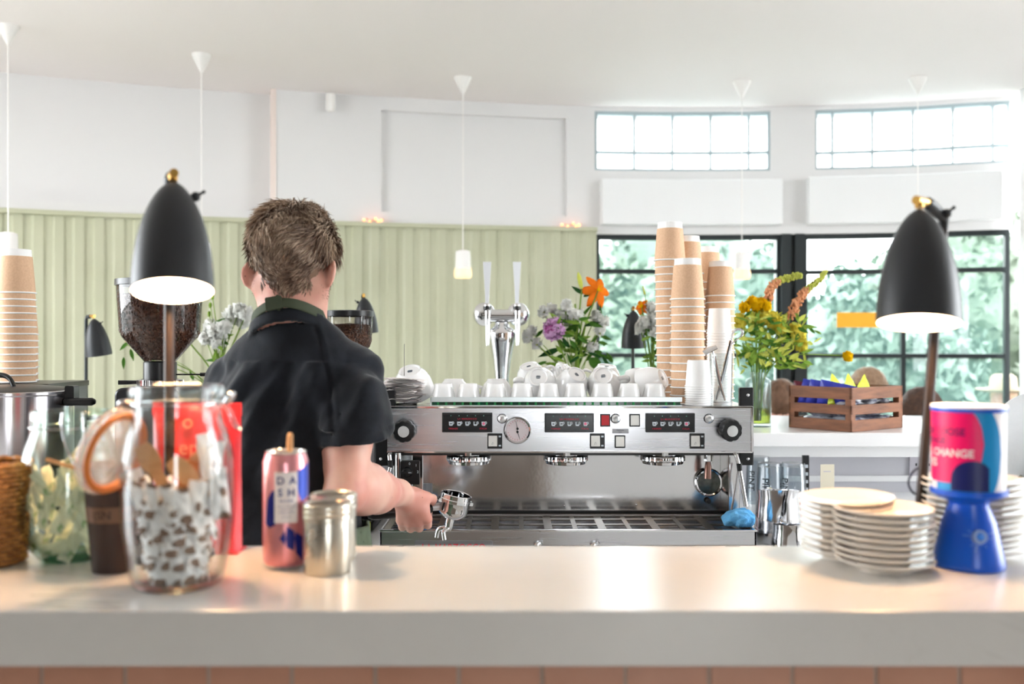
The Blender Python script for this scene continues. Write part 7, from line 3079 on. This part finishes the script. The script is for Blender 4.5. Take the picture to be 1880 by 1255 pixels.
# B: white and orange flowers beside the small lamp
B = Bunch('flower_bunch', 'small bunch of white flowers with one orange bloom left of the cup stacks', 1196, 3.66)
B.vase(0.035, 0.14, 0.5)
s_, e = B.stem(1178, 562, 0)
B.petals(s_, e, 6, 0.034, 0.020, 'p_orange', tilt=-0.3, axis=(-0.4, -0.8, 0.2), name='orange_bloom', center='p_yellow')
for (px, py) in ((1196, 566), (1184, 590), (1204, 586), (1176, 602), (1200, 606), (1210, 572)):
    s_, e = B.stem(px, py, random.uniform(-.02, .02))
    B.ball_flower(s_, e, 0.020, 'p_white', 'white_bloom', 46, 0.018)
s_, e = B.stem(1184, 540, 0, r=0.0014)
mb = MB(); mb.tube([e, e + Vector((-0.008, 0, 0.03))], [0.004, 0.002], 8); mb.build('bud', M['p_lime'], s_, smooth=180)
for i in range(22):
    c = B.loc(random.gauss(1194, 10), random.uniform(575, 680), random.uniform(-.03, .03))
    B.leaf(B.r, c, (random.uniform(-1, 1), 0, random.uniform(-.3, 1)), random.uniform(.03, .05), .012, random.choice(['leaf', 'leaf_light']))

# C: white freesias left of the barista
Cc = Bunch('flower_bunch', 'white freesias between the left grinder and the barista', 405, 3.62)
Cc.vase(0.045, 0.18, 0.5)
for (px, py) in ((428, 572), (440, 568), (452, 576), (420, 582), (395, 606), (408, 612), (386, 598), (378, 620), (400, 628), (412, 600), (446, 590)):
    s_, e = Cc.stem(px, py, random.uniform(-.03, .03), r=0.0018)
    Cc.ball_flower(s_, e, 0.020, 'p_white', 'white_bloom', 40, 0.022)
    mb = MB(); mb.tube([e, e - Vector((0, 0, 0.025))], [0.005, 0.002], 8); mb.build('calyx', M['p_lime'], s_, smooth=180)
for (a, b) in (((386, 560), 0), ((390, 545), 0), ((384, 576), 0)):
    s_, e = Cc.stem(a[0], a[1], 0, r=0.0016, m='leaf_light')
    mb = MB(); mb.ball(e, (0.006, 0.006, 0.011), 8, 6); mb.build('green_bud', M['leaf_light'], s_, smooth=180)
Cc.stem(345, 625, 0, r=0.003)
Cc.stem(232, 632, 0, r=0.0022)
Cc.stem(250, 650, 0, r=0.0018)
for i in range(20):
    c = Cc.loc(random.gauss(404, 20), random.uniform(590, 700), random.uniform(-.03, .03))
    Cc.leaf(Cc.r, c, (random.uniform(-1, 1), 0, random.uniform(0, 1)), random.uniform(.03, .06), .012, random.choice(['leaf', 'leaf_light']))
for (px, py, dx, dz) in ((240, 640, 0.2, -1), (236, 628, -0.6, -0.5), (262, 648, 0.3, -0.9), (228, 655, -.1, -1)):
    Cc.leaf(Cc.r, Cc.loc(px, py), (dx, 0, dz), 0.045, 0.014, 'leaf')
s_, e = Cc.stem(234, 622, 0, r=0.0012)
Cc.petals(s_, e, 5, 0.016, 0.012, 'p_peach', tilt=-0.4, name='peach_bloom')

# D: yellow bunch in the square glass vase on the right
D = Bunch('flower_bunch', 'yellow flowers with peach foxtail spikes in a clear glass vase', 1392, 3.50)
D.vase(0.045, zc(683, 3.5) - BT, 0.34)
s_, e = D.stem(1388, 560, -0.01, r=0.003)
D.ball_flower(s_, e, 0.016, 'p_yellow', 'yellow_bloom', 70, 0.018)
for dx, dz in ((-20, 3), (18, 2), (-8, -6), (8, -4)):
    D.ball_flower(s_, D.loc(1388 + dx, 560 + dz, -0.01), 0.015, 'p_yellow', 'yellow_bloom', 50, 0.016)
for (px, py, r_) in ((1402, 580, .026), (1420, 588, .026), (1358, 588, .022), (1432, 600, 0.018)):
    s_, e = D.stem(px, py, 0.0, r=0.0025)
    D.ball_flower(s_, e, r_, 'p_lemon', 'lemon_bloom', 110, 0.018)
s_, e = D.stem(1466, 622, 0.0, r=0.0025)
for k, (px, py, r_) in enumerate(((1460, 604, .017), (1466, 618, .020), (1472, 634, .015))):
    D.ball_flower(s_, D.loc(px, py), r_, 'p_lemon', 'lemon_bloom', 80, 0.018)


def spike(path, r0, r1, m0, m1):
    pts = bez([D.loc(*p) for p in path], 10)
    s_, e = D.stem(path[0][0], path[0][1], 0, r=0.0025)
    for (lo_, hi_, m) in ((0.0, 0.5, m0), (0.5, 1.0, m1)):
        mb = MB()
        rr = np.random.default_rng(int(path[0][0]))
        for k in range(230):
            u = lo_ + (hi_ - lo_) * rr.uniform()
            p = pts[min(len(pts) - 1, int(u * (len(pts) - 1)))]
            rad = r0 + (r1 - r0) * u
            d = Vector(rr.normal(size=3)).normalized()
            q = p + d * rad * rr.uniform(0.4, 1)
            mb.ball(q, (0.0045, 0.0045, 0.0055), 5, 4)
        mb.build('foxtail_spike', M[m], s_, smooth=180)


spike([(1412, 548), (1415, 530), (1430, 515), (1455, 508), (1470, 505)], 0.020, 0.010, 'p_peach', 'p_lime')
spike([(1455, 578), (1465, 550), (1485, 530), (1505, 512), (1516, 497)], 0.024, 0.006, 'p_peach', 'p_lime')
for i in range(250):
    px, py = random.gauss(1408, 33), random.uniform(580, 678)
    c = D.loc(px, py, random.uniform(-.05, .06))
    D.leaf(D.r, c, (random.uniform(-1, 1), random.uniform(-.3, .3), random.uniform(-0.2, 1)), random.uniform(.025, .055), random.uniform(.006, .016), random.choice(['leaf_light', 'leaf_light', 'leaf', 'p_lime', 'p_lime']))
for px in (1380, 1395, 1425):
    D.stem(px, random.uniform(600, 650), 0, m='leaf_light', r=0.0022)
s_, e = D.stem(1548, 652, 0.0, r=0.0018, root=(1425, 672), m='leaf_light')
D.ball_flower(s_, D.loc(1556, 654), 0.014, 'p_yellow', 'yellow_bloom', 50, 0.014)
for i in range(10):
    D.leaf(D.r, D.loc(1420 + i * 6, 668 + random.uniform(-6, 6)), (1, 0, random.uniform(-.5, .3)), 0.04, 0.016, 'leaf_light')

# ------------------------------------------------------------------ wooden crate with packets
cA = at(1563, 795, 3.27); cA.z = BT + 0.0005
dl = Vector((xc(1448, 3.47) - cA.x, 0.20, 0)); Lw = dl.length; dl.normalize()
dr = Vector((dl.y, -dl.x, 0)); Rw = 0.30
crt = thing('wooden_crate', 'brown slatted wooden crate of snack packets on the far bar', 'crate', cA)
TC = frame((0, 0, 0), dr, -dl * -1)
Hc = zc(712, 3.27) - BT


def slat(mb, a, b, z0, z1, th=0.010):
    a = Vector(a); b = Vector(b)
    d = (b - a).normalized()
    nn = Vector((-d.y, d.x, 0))
    v = []
    for p in (a, b):
        for s in (0, th):
            for z in (z0, z1):
                q = p + nn * s
                v.append((q.x, q.y, z))
    mb.add(v, [(0, 1, 3, 2), (4, 6, 7, 5), (0, 4, 5, 1), (2, 3, 7, 6), (0, 2, 6, 4), (1, 5, 7, 3)])


c0_, c1_, c2_, c3_ = Vector((0, 0, 0)), dr * Rw, dr * Rw + dl * Lw, dl * Lw
hs = [(0.0, 0.038), (0.056, 0.088), (0.106, Hc)]
for (a, b) in ((c0_, c1_), (c1_, c2_), (c2_, c3_), (c3_, c0_)):
    for (z0, z1) in hs:
        mb = MB()
        slat(mb, a, b, z0, z1)
        mb.build('slat', M['crate'], crt, smooth=0, bevel=0.0015)
for p, o_ in ((c0_, dr * .012 + dl * .012), (c1_, -dr * .012 + dl * .012), (c2_, -dr * .012 - dl * .012), (c3_, dr * .012 - dl * .012)):
    mb = MB()
    q = p + o_
    T = frame((q.x, q.y, 0), dr, dl)
    mb.box(-0.0115, 0.0115, -0.0115, 0.0115, 0.001, Hc - 0.002, M=T)
    mb.build('corner_post', M['crate'], crt, smooth=0)
mb = MB()
T = frame((0, 0, 0), dr, dl)
mb.box(0.012, Rw - 0.012, 0.012, Lw - 0.012, 0.002, 0.008, M=T)
mb.build('bottom_board', M['crate'], crt, smooth=0)
pk0 = sachet('snack_packet', M['foil_grey'], 0.085, 0.12, 301, 0.014)
kinds = ['foil_grey', 'foil_grey', 'foil_maroon', 'foil_blue', 'foil_lime']
pk = {'foil_grey': pk0}
for k in kinds[2:]:
    pk[k] = sachet('snack_packet', M[k], 0.085, 0.12, 310 + kinds.index(k), 0.013)
fst = set()
names = {'foil_grey': 'silver grey snack packet lying inside the wooden crate', 'foil_maroon': 'maroon snack packet poking up in the crate left part',
         'foil_blue': 'blue snack packet standing in the crate left part', 'foil_lime': 'lime green snack packet tip poking out of the crate right part'}


def put_packet(kind, lx, ly, z, rot):
    p = cA + dr * lx + dl * ly
    o = pk[kind]
    if kind in fst:
        o = o.copy()
        COL.objects.link(o)
    fst.add(kind)
    o.location = (p.x, p.y, BT + z)
    o.rotation_euler = rot
    tag(o, names[kind], 'snack packet', {'foil_grey': 'grey packets in the crate', 'foil_lime': 'lime packets in the crate', 'foil_blue': 'blue packets in the crate', 'foil_maroon': 'maroon packets in the crate'}[kind])


ang = math.atan2(dr.y, dr.x)
for lay, z in enumerate((0.030, 0.058, 0.085, 0.108)):
    for i in range(3):
        for j in range(2):
            put_packet('foil_grey', 0.07 + i * 0.082 + random.uniform(-.008, .008), 0.075 + j * 0.10, z + random.uniform(-.006, .006),
                       (random.uniform(-.2, .2), random.uniform(-.2, .2), ang + random.uniform(-.4, .4)))
for i, lx in enumerate((0.06, 0.135, 0.215)):
    put_packet('foil_lime', lx, 0.10, 0.118, (PI / 2 * 0.85, 0.55 + 0.25 * i, ang))
for i, ly in enumerate((0.08, 0.13, 0.17)):
    put_packet('foil_blue', 0.035 + 0.01 * i, ly, 0.118 , (PI / 2 * 0.7, 1.35, ang + PI / 2 + 0.2 * i))
put_packet('foil_maroon', 0.05, 0.20, 0.112, (PI / 2 * 0.7, 1.4, ang + PI / 2))
put_packet('foil_maroon', 0.09, 0.215, 0.110, (0.6, 0.1, ang + PI / 2))

# ------------------------------------------------------------------ right side of the low counter
gz0 = BC + 0.0005
M['tumbler_print'] = mat('dark glass print', (40, 52, 58), 0.5)


def tumbler(px, Y, zb, label, grp, first=[None]):
    if first[0] is None:
        r = thing('tumbler', label, 'glass', group=grp)
        mb = MB()
        mb.lathe([(0.0, 0.150), (0.034, 0.150), (0.036, 0.146), (0.0415, 0.004), (0.042, 0.0), (0.040, 0.0), (0.0395, 0.004), (0.034, 0.138), (0.0, 0.139)], 36)
        mb.build('glass_body', M['glass_t'], r, smooth=40)
        for s, aa in (('HEPBURN', -PI / 2 - 0.55), ('BEER', -PI / 2 + 0.5)):
            V, F = text_geo('GLASS' if s == 'BEER' else 'PINT', 0.030, 'CENTER', 0.02)
            out = []
            for x, y, _ in V:
                z = 0.075 - x * 1.0
                rr_ = 0.0415 - z * 0.0375 + 0.0006
                a_ = aa + y / 0.04
                out.append((rr_ * math.cos(a_), rr_ * math.sin(a_), z))
            mb = MB()
            mb.add(out, F)
            if s == 'HEPBURN':
                mb.build('printed_letters', M['tumbler_print'], r, smooth=0)
        first[0] = r
        r.location = (xc(px, Y), Y, zb)
        return r
    return dup(first[0], (xc(px, Y), Y, zb), (0, 0, random.uniform(-.6, .6)), label, grp)


M['glass_t'] = thin_glass('glass tumbler', (238, 242, 244), 1.6, edge=(150, 160, 166))
tumbler(1412, 3.05, gz0, 'upturned printed pint glass, left of the two behind the milk jug', 'upturned pint glasses')
tumbler(1456, 3.05, gz0, 'upturned printed pint glass, right of the two behind the milk jug', 'upturned pint glasses')
tumbler(1392, 3.22, gz0, 'upturned pint glass at the rear next to the machine bracket', 'upturned pint glasses')


def jug(px, Y, R_, H, label):
    r = thing('milk_jug', label, 'milk jug', (xc(px, Y), Y, gz0), group='steel milk jugs')
    mb = MB()
    seg = 64
    prof = [(0, 0.0), (R_ * 0.98, 0.0), (R_ * 1.0, 0.004), (R_ * 1.0, H * 0.25), (R_ * 0.93, H * 0.6), (R_ * 0.88, H * 0.86), (R_ * 0.90, H), (R_ * 0.885, H), (R_ * 0.865, H * 0.86), (R_ * 0.95, H * 0.3), (R_ * 0.95, 0.004), (0, 0.004)]
    v = []
    for (rad, z) in prof:
        for k in range(seg):
            a = 2 * PI * k / seg
            da = abs((a - (3 * PI / 2 + 0.15) + PI) % (2 * PI) - PI)
            lip = math.exp(-(da / 0.30) ** 2) * max(0, (z / H - 0.72) / 0.28) ** 1.5 if rad > 0 else 0
            v.append(((rad + lip * R_ * 0.34) * math.cos(a), (rad + lip * R_ * 0.34) * math.sin(a), z + lip * 0.004 - (H * 0.09 * math.cos(a - PI / 2) * 0.5 if z > H * .98 else 0)))
    f = []
    for i in range(len(prof) - 1):
        for k in range(seg):
            f.append((i * seg + k, i * seg + (k + 1) % seg, (i + 1) * seg + (k + 1) % seg, (i + 1) * seg + k))
    mb.add(v, f)
    mb.build('jug_body', M['steel'], r, smooth=50)
    mb = MB()
    hh = bez([(0, R_ * 0.9, H * 0.9), (0, R_ * 1.5, H * 0.92), (0, R_ * 1.62, H * 0.6), (0, R_ * 1.3, H * 0.22), (0, R_ * 0.98, H * 0.2)], 6)
    mb.tube(hh, [(0.008, 0.003)] * len(hh), 8, flat=(1, 0, 0))
    mb.build('handle', M['chrome'], r, smooth=180)
    return r


jug(1428, 2.60, 43 / FPX * 2.6, zc(899, 2.6) - BC, 'larger polished steel milk jug right of the espresso machine')
jug(1448, 2.47, 32 / FPX * 2.47, zc(962, 2.47) - BC, 'smaller polished steel milk jug in front of the larger one')

# dark framed sign, red carton, cream card, brown box
def simple(name, boxes, m, loc, label, cat, rot=(0, 0, 0), bev=0.002):
    mb = MB()
    for b in boxes:
        mb.box(*b)
    return tag(mb.build(name, m, loc=loc, rot=rot, smooth=0, bevel=bev), label, cat)


tb = thing('menu_card', 'dark standing menu card with white print right of the pint glasses', 'sign', (xc(1480, 3.1), 3.12, gz0))
mb = MB()
mb.box(-0.006, 0.014, -0.006, 0.006, 0.0, 0.165)
mb.build('board', M['grinder_body'], tb, smooth=0, bevel=0.001)
mb = MB()
for k in range(5):
    mb.box(-0.003, 0.010, -0.0068, -0.0058, 0.03 + k * 0.024, 0.040 + k * 0.024)
mb.build('white_print', M['disp_white'], tb, smooth=0)
rc = thing('red_carton', 'small red and white carton behind the milk jugs', 'carton', (xc(1478, 2.85), 2.85, gz0))
mb = MB()
mb.box(-0.014, 0.022, -0.02, 0.02, 0.0, zc(912, 2.85) - BC)
mb.build('carton_body', mat('red carton', (218, 60, 66), 0.5), rc, smooth=0, bevel=0.001)
mb = MB()
mb.box(-0.010, 0.002, -0.0208, -0.019, 0.04, 0.052)
mb.build('carton_print', M['btn_white'], rc, smooth=0)
cc_ = thing('cream_card', 'upright cream card strip standing in a brown cardboard box', 'card', (xc(1517, 2.98), 2.97, gz0 + 0.004))
mb = MB()
mb.box(-0.0205, 0.0205, -0.001, 0.001, 0.0, zc(854, 2.98) - BC)
mb.build('card_sheet', M['cream_card'], cc_, smooth=0)
mb = MB()
mb.box(-0.012, 0.010, -0.0014, -0.0009, zc(868, 2.98) - BC, zc(866, 2.98) - BC)
mb.build('print_line', M['sock'], cc_, smooth=0)
bx_ = thing('cardboard_box', 'open brown cardboard box behind the left plate stack', 'box', (xc(1512, 3.0), 3.0, gz0))
T = Matrix.Rotation(0.5, 4, 'Z')
mb = MB()
for (x0, x1, y0, y1) in ((-0.06, 0.06, -0.05, -0.047), (-0.06, 0.06, 0.047, 0.05), (-0.06, -0.057, -0.05, 0.05), (0.057, 0.06, -0.05, 0.05)):
    mb.box(x0, x1, y0, y1, 0, 0.045, M=T)
mb.box(-0.06, 0.06, -0.05, 0.05, 0, 0.003, M=T)
mb.build('box_walls', M['crate'], bx_, smooth=0)
mb = MB()
mb.box(-0.06, 0.0, -0.052, -0.050, 0.045, 0.075, M=T @ Matrix.Rotation(0.15, 4, 'X'))
mb.build('flap', M['crate'], bx_, smooth=0)
simple('purple_packet', [(-0.03, 0.03, -0.01, 0.01, 0, 0.05)], mat('purple packet', (92, 40, 84), 0.4), (xc(1522, 2.88), 2.85, gz0), 'purple packet leaning in front of the cardboard box', 'packet', (0, 0.0, 0.4))
simple('yellow_lid_bottle', [(-0.012, 0.012, -0.012, 0.012, 0, 0.045)], mat('lime yellow plastic', (214, 222, 60), 0.4), (xc(690, 2.6) - 0.03, 2.62, gz0), 'small lime yellow container left of the drip tray', 'container')

# ------------------------------------------------------------------ other people
def simple_person(name, label, loc, yaw, shirt, hairc, seated=True, hat=False, scale=1.0, arms_fwd=0.25, belt=None, long_hair=False, skin=None):
    """low detail guest: feet at loc, facing +Y before yaw"""
    r = thing(name, label, 'person', loc, (0, 0, yaw), scale=scale)
    hz = 0.47 if seated else 0.92        # hip height
    sk = skin or M['skin']

    def limbs(P, skin_only):
        d = s_ell(P, (0, 0.0, hz + 0.62 + 0.02), (0.075, 0.095, 0.115))
        d = smin(d, s_cone(P, (0, 0.035, hz + 0.58), (0, 0.055, hz + 0.545), 0.045, 0.03), 0.03)
        d = smin(d, s_cone(P, (0, 0.098, hz + 0.62), (0, 0.108, hz + 0.60), 0.010, 0.012), 0.01)
        for s in (-1, 1):
            d = smin(d, s_ell(P, (s * 0.080, -0.005, hz + 0.62), (0.010, 0.018, 0.030)), 0.006)
        d = smin(d, s_cone(P, (0, -0.01, hz + 0.44), (0, 0.0, hz + 0.56), 0.055, 0.052), 0.02)
        for s in (-1, 1):
            e = (s * 0.25, 0.02 + arms_fwd * 0.3, hz + 0.20)
            w_ = (s * 0.16, 0.06 + arms_fwd, hz + 0.16)
            d = smin(d, s_cone(P, (s * 0.185, 0, hz + 0.42), e, 0.045, 0.040), 0.02)
            d = smin(d, s_cone(P, e, w_, 0.038, 0.027), 0.02)
            d = smin(d, s_ell(P, (w_[0], w_[1] + 0.05, w_[2]), (0.036, 0.05, 0.016)), 0.015)
            for k in range(4):
                a = (w_[0] - 0.026 + 0.017 * k, w_[1] + 0.085, w_[2])
                d = smin(d, s_cone(P, a, (a[0], a[1] + 0.055, a[2] - 0.02), 0.010, 0.008), 0.004)
            d = smin(d, s_cone(P, (w_[0] - s * 0.02, w_[1] + 0.03, w_[2]), (w_[0] - s * 0.055, w_[1] + 0.08, w_[2]), 0.012, 0.009), 0.006)
        d = smin(d, s_ell(P, (0, 0, hz + 0.25), (0.14, 0.09, 0.24)), 0.05)
        return d
    net_obj('body', lambda P: limbs(P, 1), (-0.34, -0.16, hz - 0.02), (0.34, 0.52, hz + 0.80), 0.010, sk, r)

    def top(P):
        d = s_ell(P, (0, 0, hz + 0.24), (0.175, 0.118, 0.27))
        d = smin(d, s_ell(P, (0, 0, hz + 0.02), (0.17, 0.125, 0.12)), 0.06)
        d = smin(d, s_cone(P, (-0.16, 0, hz + 0.42), (0.16, 0, hz + 0.42), 0.062, 0.062), 0.05)
        for s in (-1, 1):
            e = (s * 0.25, 0.02 + arms_fwd * 0.3, hz + 0.20)
            l = s_cone(P, (s * 0.18, 0, hz + 0.42), e, 0.062, 0.056)
            d = smin(d, l, 0.03)
        d = d + 0.006 * vnoise(P, 28, 7) + 0.003 * vnoise(P, 60, 9)
        d = np.maximum(d, -(s_cone(P, (0, -0.005, hz + 0.44), (0, 0, hz + 0.6), 0.064, 0.066)))
        return np.maximum(d, hz - 0.08 - P[:, 2])
    net_obj('shirt', top, (-0.36, -0.18, hz - 0.12), (0.36, 0.26, hz + 0.54), 0.011, shirt, r)

    def legs(P):
        d = None
        for s in (-1, 1):
            if seated:
                kn = (s * 0.12, 0.42, 0.47)
                c = smin(s_cone(P, (s * 0.09, 0, hz + 0.02), kn, 0.085, 0.062), s_cone(P, kn, (s * 0.12, 0.40, 0.06), 0.058, 0.042), 0.02)
            else:
                c = smin(s_cone(P, (s * 0.09, 0, hz), (s * 0.10, 0.01, 0.48), 0.088, 0.062), s_cone(P, (s * 0.10, 0.01, 0.48), (s * 0.10, -0.02, 0.06), 0.060, 0.045), 0.02)
            ft = s_cone(P, (s * 0.11, (0.38 if seated else -0.04), 0.04), (s * 0.12, (0.54 if seated else 0.14), 0.035), 0.038, 0.034)
            c = smin(c, ft, 0.02)
            d = c if d is None else smin(d, c, 0.02)
        return np.maximum(d, 0.002 - P[:, 2])
    net_obj('trousers', legs, (-0.28, -0.18, -0.02), (0.28, 0.64, hz + 0.14), 0.016, M['trouser'], r)

    def hair(P):
        d = s_ell(P, (0, -0.008, hz + 0.665), (0.086, 0.106, 0.105))
        if long_hair:
            d = smin(d, s_cone(P, (0, -0.06, hz + 0.62), (0, -0.075, hz + 0.44), 0.075, 0.06), 0.03)
        line = np.where(P[:, 1] < 0.0, hz + (0.585 if not long_hair else 0.40), hz + 0.60 + 0.9 * np.clip(P[:, 1], 0, 0.12))
        d = smax(d, line - P[:, 2], 0.01)
        for s in (-1, 1):
            d = smax(d, -s_ell(P, (s * 0.09, 0.0, hz + 0.61), (0.035, 0.03, 0.035)), 0.006)
        return d + 0.0022 * np.sin(P[:, 0] * 420 + 3 * vnoise(P, 60, 3)) + 0.003 * vnoise(P, 110, 4)
    net_obj('hair', hair, (-0.12, -0.17, hz + 0.34), (0.12, 0.13, hz + 0.80), 0.007, hairc, r)
    if hat:
        mb = MB()
        mb.lathe([(0.0, 0.125), (0.055, 0.122), (0.085, 0.10), (0.094, 0.02), (0.100, 0.0), (0.15, 0.006), (0.185, 0.018), (0.186, 0.014), (0.15, 0.0), (0.098, -0.006)], 44, M=Matrix.Translation((0, 0, hz + 0.69)))
        mb.build('straw_hat', mat('straw', (124, 112, 90), 0.7, bstr=0.4, bscale=160), r, smooth=60)
    if belt is not None:
        def bl(P):
            d = s_ell(P, (0, 0, hz + 0.24), (0.188, 0.131, 0.283))
            return np.maximum(np.abs(d) - 0.004, np.abs(P[:, 2] - belt) - 0.013)
        net_obj('apron_tie', bl, (-0.24, -0.2, belt - 0.05), (0.24, 0.2, belt + 0.05), 0.007, M['apron'], r)
    return r


M['hair_b'] = mat('brown hair', (120, 88, 66), 0.7, c2=(88, 62, 46), nscale=40, mapping=(1, 1, .3))
M['hair_d'] = mat('dark brown hair', (84, 56, 42), 0.7, c2=(60, 40, 32), nscale=40)
M['hair_blond'] = mat('dark blond hair', (160, 130, 104), 0.7, c2=(130, 102, 80), nscale=40)
p = at(1434, 738, 4.95)
simple_person('person', 'person with short brown hair and grey shirt seated behind the vase and crate', (p.x, p.y, 0.0), -0.5, mat('grey shirt', (96, 100, 112), 0.8), M['hair_b'], True, scale=1.0)
p = at(1592, 715, 5.35)
simple_person('person', 'person seated behind the crate, only the top of dark blond hair showing', (p.x, p.y, 0.0), 0.4, mat('cream shirt', (196, 190, 180), 0.8), M['hair_blond'], True, scale=1.04)
p = at(1690, 730, 4.35)
simple_person('person', 'person with long dark brown hair seated behind the right lamp pole', (p.x, p.y, 0.0), 0.2, mat('plum shirt', (88, 60, 66), 0.8), M['hair_d'], True, long_hair=True, scale=0.99)
p = at(1842, 730, 7.2)
simple_person('person', 'person in pale straw hat and pink top outside the right window', (p.x, p.y, -0.12), 2.4, mat('dusty pink top', (118, 92, 92), 0.8), M['hair_blond'], True, hat=True, scale=1.02, skin=mat('darkened outdoor skin', (128, 92, 78), 0.5))  # skin copy darkened to offset the bright light outside
lean_person = simple_person('person', 'person in white shirt with dark green apron tie at the right edge', (0.94, 2.08, 0.015), 0.0, mat('white cotton shirt', (232, 236, 240), 0.8, bstr=0.5, bscale=20), M['hair_b'], False, arms_fwd=0.12, belt=1.205, scale=0.925)
lean_person.rotation_euler = (0, 0.25, 0)      # bending over to the side, head beyond the frame
# seats under the seated guests
for (px, py, Y, rz, zoff, lb) in ((1434, 738, 4.95, -0.5, 0, 'simple wooden stool under the guest behind the vase'), (1592, 715, 5.35, 0.4, 0, 'simple wooden stool under the guest behind the crate'),
                                  (1690, 730, 4.35, 0.2, 0, 'simple wooden stool under the guest behind the lamp pole'), (1842, 730, 7.2, 2.4, -0.12, 'simple wooden stool under the guest with the straw hat')):
    q = at(px, py, Y)
    s = thing('stool', lb, 'stool', (q.x, q.y, zoff), (0, 0, rz))
    mb = MB()
    top = 0.375
    mb.lathe([(0, top), (0.15, top), (0.16, top - 0.01), (0.15, top - 0.03), (0, top - 0.03)], 28)
    mb.build('seat', M['crate'], s)
    for k in range(4):
        a = PI / 4 + k * PI / 2
        mb = MB()
        mb.tube([(0.10 * math.cos(a), 0.10 * math.sin(a), top - 0.028), (0.15 * math.cos(a), 0.15 * math.sin(a), 0.0)], 0.013, 8)
        mb.build('leg', M['crate'], s)
